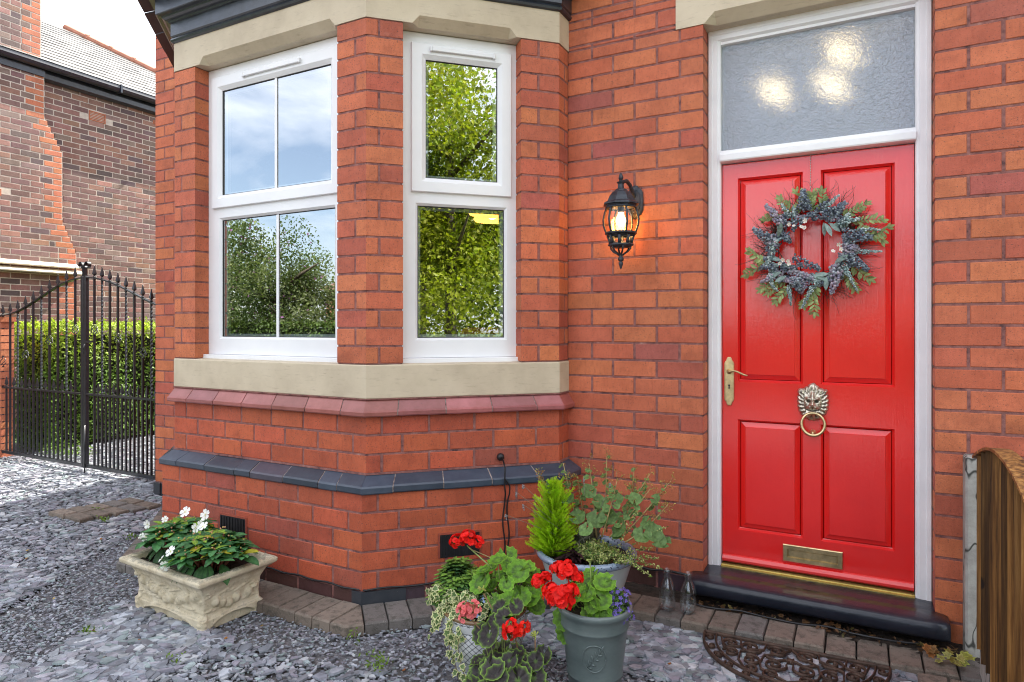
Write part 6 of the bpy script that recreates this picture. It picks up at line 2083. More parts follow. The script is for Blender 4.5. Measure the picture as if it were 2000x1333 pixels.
# embossed oval
az = math.atan2(-GP.y - WALLY + GP.y * 0, 0) # front
fa = R(-70)
def pot_pt(da, z, out=0.0):
    r_ = 0.102 + (z - 0.098) * (0.1225 - 0.102) / (0.262 - 0.098) + out
    return (r_ * math.cos(fa + da), r_ * math.sin(fa + da), z)
n = 40
mb.tube([pot_pt(0.36 * math.cos(2 * math.pi * k / n), 0.185 + 0.050 * math.sin(2 * math.pi * k / n), 0.0005) for k in range(n + 1)], 0.0026, 6)
mb.tube([pot_pt(-0.22, 0.150, .0005), pot_pt(-0.08, 0.172, .001), pot_pt(0.08, 0.190, .001), pot_pt(0.22, 0.222, .0005)], 0.0018, 5)
for (da, z, an) in ((-0.17, .168, 1.9), (-0.13, .150, -.1), (-0.06, .188, 2.0), (-0.02, .162, -.2), (0.05, .205, 2.1), (0.09, .182, 0.0), (0.16, .215, 1.9), (0.19, .200, .2), (0.24, .226, .9)):
    c_, s_ = math.cos(an), math.sin(an)
    mb.tube([pot_pt(da + (k / 6 - .5) * .14 * c_, z + (k / 6 - .5) * .026 * s_, 0.0008) for k in range(7)], [0.0004, .0024, .0036, .004, .0034, .002, .0004], 5)
mb.build('body', M['dark_pot'], gp)
mb = MB(); pot_soil(mb, 0.122, 0.318); mb.build('soil', M['soil'], gp)
# white patterned ceramic pot
WP = Vector((-1.315, -1.040, 0.0))
wp = thing('ceramic_pot', 'off white ceramic pot with dark brushed pattern and brown rim', 'plant pot', WP)
mb = MB()
mb.lathe([(0.0, 0.0), (0.108, 0.0), (0.114, 0.006), (0.112, 0.018), (0.125, 0.05), (0.150, 0.11), (0.166, 0.17), (0.170, 0.21), (0.167, 0.235), (0.170, 0.245), (0.172, 0.252), (0.168, 0.258), (0.158, 0.257), (0.153, 0.245), (0.150, 0.22)], 64)
mb.build('body', M['ceramic'], wp)
mb = MB(); pot_soil(mb, 0.155, 0.235); mb.build('soil', M['soil'], wp)
# small pot under the front geranium
FPt = Vector((-1.055, -1.345, 0.0))
fp_ = thing('small_pot', 'small terracotta pot hidden under the dark leaved geranium in front', 'plant pot', FPt)
mb = MB(); mb.lathe([(0, 0), (0.062, 0), (0.080, 0.12), (0.086, 0.12), (0.088, 0.145), (0.082, 0.146), (0.078, 0.13)], 32); mb.build('body', M['terracotta'], fp_)
mb = MB(); pot_soil(mb, 0.078, 0.13); mb.build('soil', M['soil'], fp_)

# ================================================================== GERANIUMS
GL = [T_geranium((0.075, 0.14, 0.030), (0.125, 0.27, 0.022), (0.24, 0.42, 0.05), seed=k) for k in range(4)]
GD = [T_geranium((0.045, 0.038, 0.038), (0.11, 0.20, 0.035), (0.21, 0.34, 0.06), seed=k) for k in range(4)]
def head(g, c, r_, col, n, name='flower_head'):
    mb = MB()
    c = np.array(c)
    T = T_flower(5, .62, .16, tuple(np.array(col) * .8), col)
    for i in range(n):
        d = rdir(); d[2] = d[2] * .8 + .25; d /= np.linalg.norm(d)
        if d[2] < -.45: continue
        put(mb, T, c + d * r_ * rnd.uniform(.78, 1.02), d + rdir() * .35, rdir(), rnd.uniform(.30, .42) * r_ * 1.05, np.array((1, 1, 1)) * rnd.uniform(.82, 1.1))
    for i in range(14):
        d = rdir(); mb.tube([c - np.array((0, 0, r_ * .5)), c + d * r_ * .8], 0.0012, 3, 0, (0.12, 0.2, 0.03))
    return mb.build(name, M['petal'], g)
def geranium(g, leaves, T, stems_from=(0, 0, 0)):
    mb = MB(); st = MB()
    for (p, nrm, s) in leaves:
        p = np.array(p, float); nrm = np.array(nrm, float)
        tip = np.array((p[0], p[1], -0.3)) + rdir() * .25
        put(mb, T[rnd.randrange(4)], p, nrm, tip, s, np.array((1, 1, 1)) * rnd.uniform(.78, 1.18), smooth=True)
        a = np.array(stems_from) + np.array((p[0] * .2, p[1] * .2, 0))
        st.tube([a, a * .4 + p * .6 + np.array((0, 0, -.02)), p - nrm / np.linalg.norm(nrm) * 0.004], 0.0022, 4, 0, (0.16, 0.20, 0.05))
    mb.build('foliage', M['leaf'], g); st.build('stems', attr_stem, g)
def dome(n, rx, ry, rz, z0, smin, smax, front=True, lo=-0.25, seed=3):
    out_ = []
    rr = random.Random(seed)
    pts = []
    tries = 0
    while len(pts) < n and tries < 6000:
        tries += 1
        a = rr.uniform(0, 2 * math.pi); z = rr.uniform(lo, 1)
        r_ = math.sqrt(max(0, 1 - z * z))
        d = np.array((r_ * math.cos(a), r_ * math.sin(a), z))
        if min([np.linalg.norm(d - q_) for q_ in pts] + [9]) < 1.55 / math.sqrt(n): continue
        pts.append(d)
    for d in pts:
        k = rr.uniform(.80, 1.05)
        p = (d[0] * rx * k, d[1] * ry * k, z0 + d[2] * rz * k)
        nr = np.array((d[0] * .55, d[1] * .5 - 0.55, 0.75 + d[2] * .4)) + np.array([rr.gauss(0, .22) for _ in range(3)])
        out_.append((p, nr, rr.uniform(smin, smax)))
    return out_
red = (0.80, 0.012, 0.008)
# green geranium in the ceramic pot (right half of it)
gA = thing('geranium', 'green leaved geranium with one red head, growing in the patterned ceramic pot', 'plant', WP + Vector((0.075, 0.03, 0.24)), 0, 'geraniums in pots')
geranium(gA, dome(34, 0.140, 0.13, 0.185, 0.035, 0.026, 0.048, seed=11) + dome(14, 0.08, 0.08, 0.12, 0.03, .025, .035, seed=5), GL)
base = WP + Vector((0.075, 0.03, 0.24))
def rel(px, py, w, b): return tuple(pt(px, py, w) - b)
for (px, py, r_) in ((893, 1058, .030), (914, 1052, .033), (932, 1060, .026)):
    head(gA, rel(px, py, 2.66, base), r_, red, 34)
mb = MB(); e_ = rel(912, 1066, 2.66, base); mb.tube([(0, 0, 0), (-0.03, 0.02, .12), e_], 0.003, 5, 0, (0.22, 0.28, 0.08)); mb.tube([(-.02, .02, .1), (-.03, .03, .17), (e_[0] + .01, e_[1], e_[2] - .01)], .0022, 5, 0, (.25, .2, .08)); mb.build('flower_stem', attr_stem, gA)
# red geranium in the tall grey pot
gB = thing('geranium', 'green geranium with a big mass of scarlet flower heads in the tall grey pot', 'plant', GP + Vector((-0.01, 0.0, 0.325)), 0, 'geraniums in pots')
geranium(gB, dome(34, 0.100, 0.100, 0.100, 0.01, 0.028, 0.042, seed=21, lo=-.35) + [((-0.085, -0.06, -0.035), (-.3, -.9, .45), .050), ((-0.075, -0.065, -0.085), (-.3, -.9, .35), .045), ((-0.105, -0.02, 0.0), (-.6, -.7, .4), .045)], GL)
base = GP + Vector((-0.01, 0.0, 0.325))
for (px, py, w, r_) in ((1107, 1118, 2.36, .038), (1090, 1112, 2.40, .028), (1122, 1130, 2.36, .030), (1093, 1172, 2.28, .044), (1078, 1160, 2.33, .036), (1112, 1160, 2.28, .034), (1052, 1136, 2.40, .028), (1066, 1130, 2.40, .022)):
    head(gB, rel(px, py, w, base), r_, red, 46)
e_ = rel(1152, 1096, 2.40, base); mb = MB(); mb.tube([(0, 0, .02), (e_[0], e_[1], e_[2])], .0024, 5, 0, (.22, .30, .08))
for k in range(14):
    d = rdir(); d[2] = abs(d[2]) * .6; mb.tube([e_, np.array(e_) + d * .014], .0022, 4, 0, (.26, .32, .07))
mb.build('flower_stem', attr_stem, gB)
# dark zoned geranium in front
gC = thing('geranium', 'dark zoned geranium with a coral pink head and a red head, nearest to the camera', 'plant', FPt + Vector((0, 0, 0.13)), 0, 'geraniums in pots')
base = FPt + Vector((0, 0, 0.13))
lv = dome(46, 0.125, 0.120, 0.110, 0.015, 0.028, 0.046, seed=33, lo=-.55) + dome(18, 0.09, 0.08, 0.07, 0.03, .03, .045, seed=8)
for (px, py, w, s) in ((978, 1190, 2.30, .036), (984, 1207, 2.26, .036), (955, 1240, 2.22, .044), (942, 1238, 2.24, .040), (965, 1215, 2.28, .030), (1008, 1185, 2.30, .03), (1060, 1280, 2.2, .033), (1046, 1292, 2.18, .032)):
    lv.append((rel(px, py, w, base), (rnd.gauss(0, .2), -.8, .6), s))
geranium(gC, lv, GD)
for (px, py, w, r_, col) in ((1000, 1228, 2.20, .030, red), (1012, 1236, 2.20, .024, (0.80, 0.03, 0.012)), (994, 1240, 2.2, .022, red), (1024, 1226, 2.21, .022, (0.80, .025, .012))):
    head(gC, rel(px, py, w, base), r_, col, 24)
for (px, py, w, r_) in ((905, 1192, 2.26, .026), (924, 1190, 2.25, .028), (912, 1204, 2.25, .026)):
    head(gC, rel(px, py, w, base), r_, (0.80, 0.19, 0.20), 22)
mb = MB()
for a, b in (((912, 1200, 2.27), (955, 1255, 2.25)), ((1005, 1240, 2.22), (1010, 1290, 2.25)), ((1045, 1245, 2.2), (1040, 1300, 2.22)), ((945, 1160, 2.4), (970, 1215, 2.3))):
    mb.tube([rel(*a, base), tuple((np.array(rel(*a, base)) + np.array(rel(*b, base))) / 2 + np.array((.006, 0, 0))), rel(*b, base)], .0024, 5, 0, (.20, .11, .05))
for (px, py, w) in ((1046, 1243, 2.2), (942, 1152, 2.42)):
    e_ = np.array(rel(px, py, w, base))
    for k in range(16):
        d = rdir(); d[2] = d[2] * .7 + .2; mb.tube([e_, e_ + d * .018], [.0008, .0026], 4, 0, rnd.choice([(.34, .38, .07), (.26, .32, .07)]))
mb.build('flower_stem', attr_stem, gC)

# companions in the ceramic pot: bushy osteospermum-like foliage, variegated ivy, blue flowers
TS = T_lance(0.24, 0.12, 0.15, 3)
bush = thing('leafy_bush', 'dense dark green rosette foliage on the left of the patterned ceramic pot', 'plant', WP + Vector((-0.115, -0.01, 0.235)))
mb = MB()
for k in range(60):
    a = rnd.uniform(0, 6.28); rr = math.sqrt(rnd.random()); 
    c = np.array((0.125 * rr * math.cos(a), 0.10 * rr * math.sin(a), 0.185 * (1 - rr * rr * .75) + rnd.uniform(-.02, .015)))
    ax = np.array((c[0] * 5, c[1] * 5, 1.0)); ax /= np.linalg.norm(ax)
    mb.tube([c * .25, c * .7, c], .003, 4, 0, (.12, .16, .05))
    for q_ in range(20):
        b = q_ * 2.4; t_ = q_ / 20
        x, y, n_ = frame(ax, (1, .2, .1))
        d = x * math.cos(b) * (1.15 - .8 * t_) + y * math.sin(b) * (1.15 - .8 * t_) + ax * (0.15 + 0.8 * t_)
        put(mb, TS, c - ax * .045 * (1 - t_), ax * 1.0 - d * .4, d, rnd.uniform(.028, .046) * (1.15 - .45 * t_), (np.array((0.065, 0.15, 0.065)) * (1 - t_) + np.array((0.18, 0.30, 0.045)) * t_) * rnd.uniform(.75, 1.25))
mb.build('foliage', M['leaf'], bush)
TVY = T_ivy((0.10, 0.16, 0.055), (0.50, 0.50, 0.27))
ivy = thing('trailing_ivy', 'cream edged ivy trailing from the patterned pot down to the chippings', 'plant', WP + Vector((-0.05, -0.10, 0.25)))
mb = MB(); st = MB()
bI = WP + Vector((-0.05, -0.10, 0.25))
trails = []
for (x0, px, w0, y1, w1) in ((905, 905, 2.50, 1325, 2.42), (892, 884, 2.52, 1255, 2.46), (880, 892, 2.55, 1320, 2.44)):
    a = pt(x0, 1160, w0) - bI; b = pt(px, y1, w1) - bI
    trails.append([a + (b - a) * f + Vector((0.012 * math.sin(f * 7 + x0), -0.02 * math.sin(f * 3.14), 0)) for f in np.linspace(0, 1, 22)])
for (pa, pb, w) in (((885, 1158), (838, 1178), 2.6), ((878, 1165), (842, 1240), 2.56), ((890, 1150), (835, 1160), 2.62), ((880, 1168), (850, 1215), 2.56)):
    a = pt(pa[0], pa[1], w) - bI; b = pt(pb[0], pb[1], w - .04) - bI
    trails.append([a + (b - a) * f + Vector((0, 0, 0.02 * math.sin(f * 3.14) + .006 * math.sin(9 * f))) for f in np.linspace(0, 1, 14)])
for tr_ in trails:
    st.tube(tr_, .0014, 4, 0, (.18, .14, .06))
    for k, p in enumerate(tr_):
        for q_ in range(1 if rnd.random() < .75 else 2):
            d = rdir(); d[1] -= .3
            put(mb, TVY, np.array(p) + rdir() * .008, (rnd.gauss(0, .5), -1, .4 + rnd.gauss(0, .3)), d + np.array((0, 0, -.6)), rnd.uniform(.018, .034), np.array((1, 1, 1)) * rnd.uniform(.8, 1.4))
for i in range(85):   # mat on the soil
    x = rnd.uniform(-.07, .13); y = rnd.uniform(-.05, .07)
    put(mb, TVY, (x, y, .02 + rnd.uniform(0, .05) - (.03 if y < -.03 else 0)), (rnd.gauss(0, .4), -.5 + rnd.gauss(0, .3), .9), rdir() + np.array((0, -.4, 0)), rnd.uniform(.018, .032), np.array((1, 1, 1)) * rnd.uniform(.7, 1.25))
mb.build('foliage', M['leaf'], ivy); st.build('stems', attr_stem, ivy)
def blue_cluster(loc, label, n, rx, rz, col, fs, gcol=(0.06, 0.11, 0.03)):
    g = thing('lobelia', label, 'plant', loc, 0, 'small blue flowering plants in the pots')
    mb = MB(); fm = MB()
    TFb = T_flower(5, .4, .15, tuple(np.array(col) * 1.3), col)
    for i in range(n):
        d = rdir(); d[2] = abs(d[2]) * 1.0 - .1
        p = d * np.array((rx, rx, rz)) * rnd.uniform(.5, 1)
        mb.tube([p * .3, p], .0008, 3, 0, gcol)
        for q_ in range(5): put(mb, TLs, p * rnd.uniform(.4, 1), d + rdir(), rdir() + np.array((0, 0, .5)), rnd.uniform(.010, .018), np.array(gcol) * rnd.uniform(.7, 1.6))
        if rnd.random() < .6: put(fm, TFb, p * 1.04, d + np.array((0, -.5, .3)) + rdir() * .3, rdir(), fs * rnd.uniform(.7, 1.2), np.array((1, 1, 1)) * rnd.uniform(.7, 1.2))
    mb.build('foliage', M['leaf'], g); fm.build('flowers', M['petal'], g)
blue_cluster(GP + Vector((0.085, 0.005, 0.315)), 'purple blue flowering edging plant on the right side of the tall grey pot', 260, 0.062, 0.115, (0.17, 0.12, 0.46), .008)
blue_cluster(WP + Vector((0.02, -0.085, 0.255)), 'pale blue flowers between the ivy and geranium in the patterned pot', 70, 0.06, 0.075, (0.25, 0.34, 0.62), .008)

# ================================================================== PLANTS IN THE BOWL PLANTER
TC_ = (np.array([(-.16, 0, 0), (.16, 0, 0), (.10, .6, .03), (0, 1, 0), (-.10, .6, .03)], float), [(0, 1, 2, 3, 4)], np.ones((5, 3)))
cy = thing('dwarf_conifer', 'lime yellow feathery dwarf conifer in the left of the grey glazed planter', 'shrub', BP + Vector((-0.128, -0.085, 0.30)))
mb = MB(); H_ = 0.385
for i in range(900):
    f = rnd.random() ** 1.25; z = H_ * f * 0.93
    rad = 0.128 * (1 - f) ** 0.7 * (0.80 + 0.2 * math.sin(7 * f + i)) * (0.78 + 0.22 * min(1, f * 7)) + .004
    a = rnd.uniform(0, 6.28); L_ = rad * rnd.choice((.6, .8, .95, 1.1, 1.3))
    d = np.array((math.cos(a), math.sin(a), 0.55 + 1.2 * f)); d /= np.linalg.norm(d)
    p0 = np.array((0, 0, z * 0.94)); Lf = L_ / max(.35, math.hypot(d[0], d[1]))
    Lf = min(Lf, .15)
    side = np.cross(d, rdir()); side /= np.linalg.norm(side)
    n = max(3, int(Lf / .0052)); g = rnd.uniform(.65, 1.25)
    for k in range(n):
        t_ = (k + 1) / n; c_ = p0 + d * Lf * t_
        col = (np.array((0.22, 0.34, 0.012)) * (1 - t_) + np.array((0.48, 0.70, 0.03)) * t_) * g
        for sd_ in (-1, 1):
            if t_ < .25: continue
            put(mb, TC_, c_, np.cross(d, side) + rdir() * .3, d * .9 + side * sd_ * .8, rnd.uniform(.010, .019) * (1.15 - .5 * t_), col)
    mb.add([p0, p0 + side * .0015, p0 + d * Lf], [(0, 1, 2)], 0, (.12, .15, .02))
mb.build('foliage', M['sun_leaf'], cy)
mb = MB(); mb.tube([(0, 0, -.01), (0, 0, H_ * .85)], .006, 6, taper=.002); mb.build('trunk', M['twig'], cy)

# tall leggy shrub with brown seed sprays
TGL = T_geranium((0.12, 0.20, 0.06), (0.13, 0.22, 0.07), (0.17, 0.27, 0.09), 26, 5, 9)
lg = thing('leggy_shrub', 'tall leggy shrub with brown seed sprays behind the conifer in the grey glazed planter', 'shrub', BP + Vector((0.05, 0.06, 0.30)))
bL = BP + Vector((0.05, 0.06, 0.30))
mb = MB(); st = MB(); sdm = MB()
shoots = [((1165, 1050), (1158, 950), (1150, 905), 3.0), ((1185, 1040), (1182, 940), (1186, 885), 3.02), ((1205, 1045), (1235, 980), (1270, 925), 2.95), ((1215, 1050), (1270, 990), (1310, 940), 2.92), ((1130, 1040), (1110, 950), (1100, 905), 3.02), ((1175, 1050), (1195, 985), (1205, 940), 2.9), ((1120, 1045), (1085, 970), (1052, 930), 3.0), ((1210, 1045), (1240, 950), (1238, 915), 2.98), ((1190, 1050), (1230, 1010), (1270, 955), 2.9), ((1145, 1040), (1135, 985), (1128, 930), 3.04), ((1220, 1060), (1265, 1035), (1305, 985), 2.86)]
for a, b, c, w in shoots:
    A = np.array(pt(*a, w) - bL); B = np.array(pt(*b, w) - bL); C_ = np.array(pt(*c, w) - bL)
    pts = [(1 - t_) ** 2 * A + 2 * t_ * (1 - t_) * B + t_ * t_ * C_ for t_ in np.linspace(0, 1, 12)]
    st.tube(pts, .0040, 5, 0, (.40, .30, .12), taper=.0016)
    for k in range(2, 11):
        for q_ in range(rnd.choice((1, 1, 2))):
            d = rdir(); d[2] *= .4; d /= np.linalg.norm(d)
            s_ = rnd.uniform(.009, .022) * (1.25 - k / 16)
            p = pts[k] + d * s_ * 1.3
            st.tube([pts[k], p], .0009, 3, 0, (.2, .2, .08))
            put(mb, TGL, p, np.array((d[0] * .3, -.5, .8)) + rdir() * .3, d + np.array((0, 0, -.3)), s_, np.array((1, 1, 1)) * rnd.uniform(.75, 1.2), smooth=True)
    for k in range(11):       # seed sprays
        p0 = pts[rnd.randint(6, 11)]; d = rdir(); d[2] = abs(d[2]) + .3; d /= np.linalg.norm(d)
        e_ = p0 + d * rnd.uniform(.02, .045); st.tube([p0, e_], .0008, 3, 0, (.22, .18, .07))
        for q_ in range(9):
            d2 = rdir(); e2 = e_ + d2 * rnd.uniform(.006, .016)
            sdm.add([e_, e_ + np.array((.0006, 0, 0)), e2], [(0, 1, 2)], 0, (.2, .15, .05))
            put(sdm, TLs, e2, rdir(), rdir(), rnd.uniform(.006, .011), np.array(rnd.choice([(.36, .19, .06), (.26, .12, .05), (.32, .32, .08)])) * rnd.uniform(.7, 1.3))
for (px, py, w, s_) in ((1150, 960, 2.98, .036), (1170, 980, 2.96, .034), (1205, 975, 2.94, .030), (1240, 975, 2.9, .030), (1165, 1015, 2.9, .045), (1190, 1010, 2.92, .038), (1210, 1035, 2.88, .040), (1255, 1045, 2.8, .040), (1275, 1040, 2.8, .044), (1285, 1055, 2.78, .036), (1300, 1060, 2.78, .028), (1262, 1020, 2.84, .030), (1128, 1010, 2.98, .038), (1110, 975, 3.0, .03), (1280, 975, 2.88, .024), (1145, 1035, 2.86, .035)):
    put(mb, TGL, np.array(pt(px, py, w) - bL), (rnd.gauss(0, .3), -.7, .7), rdir() + np.array((0, 0, -.5)), s_, np.array((1, 1, 1)) * rnd.uniform(.75, 1.1), smooth=True)
mb.build('foliage', M['leaf'], lg); st.build('stems', attr_stem, lg); sdm.build('seed_spray', M['leaf'], lg)
# small variegated trailing plant
vt = thing('variegated_trailer', 'small leaved cream variegated plant spilling over the right rim of the grey glazed planter', 'plant', BP + Vector((0.08, -0.08, 0.30)))
bV = BP + Vector((0.08, -0.08, 0.30))
mb = MB(); st = MB()
def sprig(A, C_, sag, n, sz):
    pts = [A + (C_ - A) * t_ + np.array((0, 0, sag * math.sin(3.14 * t_))) for t_ in np.linspace(0, 1, n)]
    st.tube(pts, .0010, 3, 0, (.24, .20, .09))
    for p in pts[1:]:
        for q_ in range(4):
            v = rnd.random()
            c = np.array((0.40, 0.42, 0.17)) if v < .45 else (np.array((0.10, 0.18, 0.05)) if v < .75 else np.array((0.20, 0.28, 0.06)))
            put(mb, TLs, p + rdir() * .005, rdir() + np.array((0, -.5, .8)), rdir(), sz * rnd.uniform(.7, 1.2), c * rnd.uniform(.75, 1.15))
for i in range(120):
    a = rnd.uniform(0, 6.28); rr = math.sqrt(rnd.random())
    A = np.array((rnd.uniform(-.06, .06), rnd.uniform(-.03, .05), 0.0)); C_ = np.array((0.115 * rr * math.cos(a) + .01, 0.085 * rr * math.sin(a), 0.035 + .055 * (1 - rr) + rnd.uniform(0, .03)))
    sprig(A, C_, .02, 10, .013)
for (px, py, w) in ((1252, 1110, 2.72), (1270, 1125, 2.72), (1290, 1110, 2.74), (1262, 1095, 2.75), (1285, 1092, 2.76), (1278, 1070, 2.78), (1243, 1000, 2.85), (1300, 1030, 2.8)):
    sprig(np.array((.09, -.03, .03)), np.array(pt(px, py, w) - bV), .02, 20, .012)
mb.build('foliage', M['leaf'], vt); st.build('stems', attr_stem, vt)
# dark purple strap leaves
dk = thing('dark_leaved_plant', 'blackish purple pointed leaves in the middle of the grey glazed planter', 'plant', BP + Vector((-0.005, -0.135, 0.305)))
mb = MB(); TK = T_lance(0.11, .2, .45, 6, (1.6, 1.1, 1.2), (.9, .9, .9))
for i in range(38):
    a = rnd.uniform(0, 6.28); d = np.array((math.cos(a), math.sin(a) - .3, rnd.uniform(.1, .9)))
    put(mb, TK, (rnd.uniform(-.015, .015), rnd.uniform(-.015, .015), rnd.uniform(0, .05)), np.array((-d[0] * .4, -d[1] * .4, 1)), d, rnd.uniform(.06, .095), np.array((0.022, 0.010, 0.014)) * rnd.uniform(.6, 1.8))
mb.build('foliage', M['leaf'], dk)
# grey lavender wisps with dry heads
lv_ = thing('lavender', 'wispy grey green lavender with dry flower heads behind the dwarf conifer', 'plant', BP + Vector((0.0, 0.0, 0.305)))
mb = MB()
for i in range(420):
    a = rnd.uniform(0, 6.28); d = np.array((math.cos(a) * .5, math.sin(a) * .5, 1.0))
    put(mb, TK, (rnd.uniform(-.05, .05), rnd.uniform(-.05, .05), rnd.uniform(0, .09)), rdir(), d + rdir() * .4, rnd.uniform(.03, .06), np.array((0.13, 0.16, 0.12)) * rnd.uniform(.6, 1.4))
bb = BP + Vector((0.0, 0.0, 0.305))
for (px, py, w) in ((1022, 948, 2.9), (1009, 962, 2.9), (1023, 987, 2.85), (988, 1006, 2.85), (1141, 936, 2.95), (1192, 944, 2.9)):
    e_ = np.array(pt(px, py, w) - bb)
    mb.tube([(0, 0, 0.02), e_ * .5 + np.array((0, 0, .02)), e_], .0010, 4, 0, (.22, .20, .16))
    for k in range(10): mb.sphere(e_ + rdir() * .004 + np.array((0, 0, -.002 * k)), .0035, 5, 4, 0, (.28, .25, .26))
mb.build('foliage', M['leaf'], lv_)

# ================================================================== BOTTLES, MAT, FENCE, LITTER
def bottle(x, y, label, h=0.185):
    mb = MB()
    k = h / 0.185
    o_ = [(0.0, 0.003), (0.030, 0.0), (0.0365, 0.004), (0.038, 0.012), (0.038, 0.088), (0.036, 0.102), (0.028, 0.125), (0.019, 0.146), (0.0165, 0.165), (0.0195, 0.168), (0.0205, 0.174), (0.019, 0.180), (0.0185, 0.185), (0.0155, 0.185), (0.0145, 0.166), (0.017, 0.146), (0.026, 0.124), (0.034, 0.101), (0.0355, 0.086), (0.0355, 0.014), (0.030, 0.010), (0.0, 0.012)]
    mb.lathe([(r_ * k, z * k) for r_, z in o_], 40)
    o = mb.build('milk_bottle', M['bottle']); o.location = (x, y, 0.052)
    tag(o, label, 'bottle', 'empty milk bottles by the doorstep')
bottle(-0.782, -0.272, 'empty glass milk bottle standing nearer to the grey planter')
bottle(-0.688, -0.262, 'empty glass milk bottle standing right at the end of the black doorstep', 0.183)

# cast iron half round doormat
mt = thing('doormat', 'rusty cast iron half round scrollwork doormat below the black step', 'doormat', (-0.240, -0.352, 0.020), R(1.5))
mb = MB()
RX, RY = 0.352, 0.345
def bar2(pts, w, h=0.010, z=0.0):
    """flat bottomed cast bar following a plan curve"""
    P = [np.array((p[0], p[1])) for p in pts]; n = len(P); Ls = []
    for i in range(n):
        t_ = P[min(i + 1, n - 1)] - P[max(0, i - 1)]
        L_ = np.linalg.norm(t_); t_ = t_ / (L_ if L_ > 0 else 1); m_ = np.array((-t_[1], t_[0]))
        ww = w if not callable(w) else w(i / (n - 1))
        Ls.append([(*(P[i] + m_ * ww), z), (*(P[i] + m_ * ww * .9), z + h * .6), (*(P[i] + m_ * ww * .35), z + h), (*(P[i] - m_ * ww * .35), z + h), (*(P[i] - m_ * ww * .9), z + h * .6), (*(P[i] - m_ * ww), z)])
    mb.loops(Ls, 0, closed=True, cap0=True, cap1=True)
bar2([(RX * math.cos(a), -RY * math.sin(a)) for a in np.linspace(0, math.pi, 60)], .0055, .014)
bar2([(-RX, 0), (RX, 0)], .0055, .014)
bar2([((RX - .05) * math.cos(a), -(RY - .05) * math.sin(a)) for a in np.linspace(0.02, math.pi - .02, 60)], .0040, .011)
def spiral(cx_, cy_, r_, turns, a0, dirn, w=.0045, tail=None):
    pts = []
    for k in range(34):
        f = k / 33; a = a0 + dirn * turns * 2 * math.pi * f; rr = r_ * (1 - .80 * f); pts.append((cx_ + rr * math.cos(a), cy_ + rr * math.sin(a)))
    if tail is not None: pts = [tail] + pts
    bar2([p for p in pts if (p[0] / RX) ** 2 + (p[1] / RY) ** 2 < 1.0 and p[1] < 0.0], lambda f: w * (1 - .35 * f), .011)
    e_ = pts[-1]
    mb.lathe([(0.0, .012), (.006, .011), (.008, .004), (.008, 0)], 8, (e_[0], e_[1], 0))
rr_ = random.Random(4)
for k in range(13):      # scrolls between the two arcs
    a = (k + .5) / 13 * math.pi; rm = 0.5 * (RX + RX - .05)
    x, y = rm * math.cos(a), -(rm - .004) * math.sin(a)
    spiral(x, y, .021, 1.3, a, 1 if k % 2 else -1, .0033)
for sx in (-1, 1):
    for (x, y, r_, tu, a0) in ((.055, -.055, .042, 1.5, 0.5), (.055, -.165, .045, 1.5, 2.8), (.155, -.060, .046, 1.6, 3.6), (.145, -.165, .040, 1.5, 1.0), (.235, -.055, .036, 1.4, 5.2), (.225, -.135, .034, 1.4, 0.3), (.060, -.248, .036, 1.4, 4.4), (.140, -.236, .030, 1.4, 1.2)):
        spiral(sx * x, y, r_, tu, a0 if sx > 0 else math.pi - a0, sx)
    bar2([(0, -.012), (sx * .03, -.05), (sx * .10, -.11), (sx * .11, -.17), (sx * .10, -.22), (0, -.285)], .004, .010)
    bar2([(sx * .10, -.012), (sx * .105, -.06), (sx * .19, -.11), (sx * .19, -.18), (sx * .16, -.24)], .004, .010)
    bar2([(sx * .20, -.012), (sx * .195, -.07), (sx * .26, -.10), (sx * .28, -.012)], .004, .010)
    bar2([(sx * .02, -.11), (sx * .05, -.13), (sx * .09, -.11)], .004, .010)
mb.lathe([(0, .013), (.010, .012), (.013, .004), (.013, 0)], 10, (0, -.11, 0))
for k in range(6):
    a = k * math.pi / 3; bar2([(0.008 * math.cos(a), -.11 + .008 * math.sin(a)), (.024 * math.cos(a), -.11 + .024 * math.sin(a))], lambda f: .006 * (1 - f * .7), .010)
mb.build('scrollwork', M['rust'], mt)

# concrete post and arched close-board fence panel
mb = MB()
mb.box(0.384, 0.484, -0.105, -0.018, 0.0, 0.838, 0, bev=0.008)
cp = mb.build('concrete_post', M['concrete']); tag(cp, 'cracked pale concrete fence post against the brick wall', 'fence post')
fen = thing('fence_panel', 'brown stained close board fence panel with an arched top at the right edge', 'fence', (0.418, -0.235, 0))
def ftop(y):   # y along the panel (negative towards the viewer)
    t_ = -y
    return 0.845 + 0.110 * math.sin(min(1.0, (t_ + .02) / 0.52) * math.pi / 2) - max(0, t_ - 0.52) ** 2 * 0.40
y = -0.02; k = 0
while y > -1.55:
    w_ = rnd.uniform(0.085, 0.10); y1 = y - w_
    mb = MB()
    Ls = []
    for i in range(5):
        f = i / 4; yy = y + (y1 + 0.004 - y) * f; zt_ = ftop(yy)
        xo = 0.002 - 0.030 * f
        Ls.append([(xo, yy, 0.165 - 0.012 * (k % 2)), (xo, yy, 0.5), (xo, yy, zt_), (xo + .016, yy, zt_), (xo + .016, yy, 0.165 - 0.012 * (k % 2))])
    g_ = rnd.choice((.4, .6, .8, 1.0))
    mb.loops(Ls, 0, (g_, g_, g_), closed=True, cap0=True, cap1=True)
    mb.build('board', M['wood'], fen)
    y = y1; k += 1
mb = MB()
for y0_ in np.arange(-0.02, -1.5, -0.06):
    y1_ = y0_ - .058
    mb.loops([[(-0.032, yy, ftop(yy) + .001), (0.022, yy, ftop(yy) + .001), (0.022, yy, ftop(yy) + .011), (-0.032, yy, ftop(yy) + .011)] for yy in (y0_, y1_)], 0, closed=True, cap0=True, cap1=True)
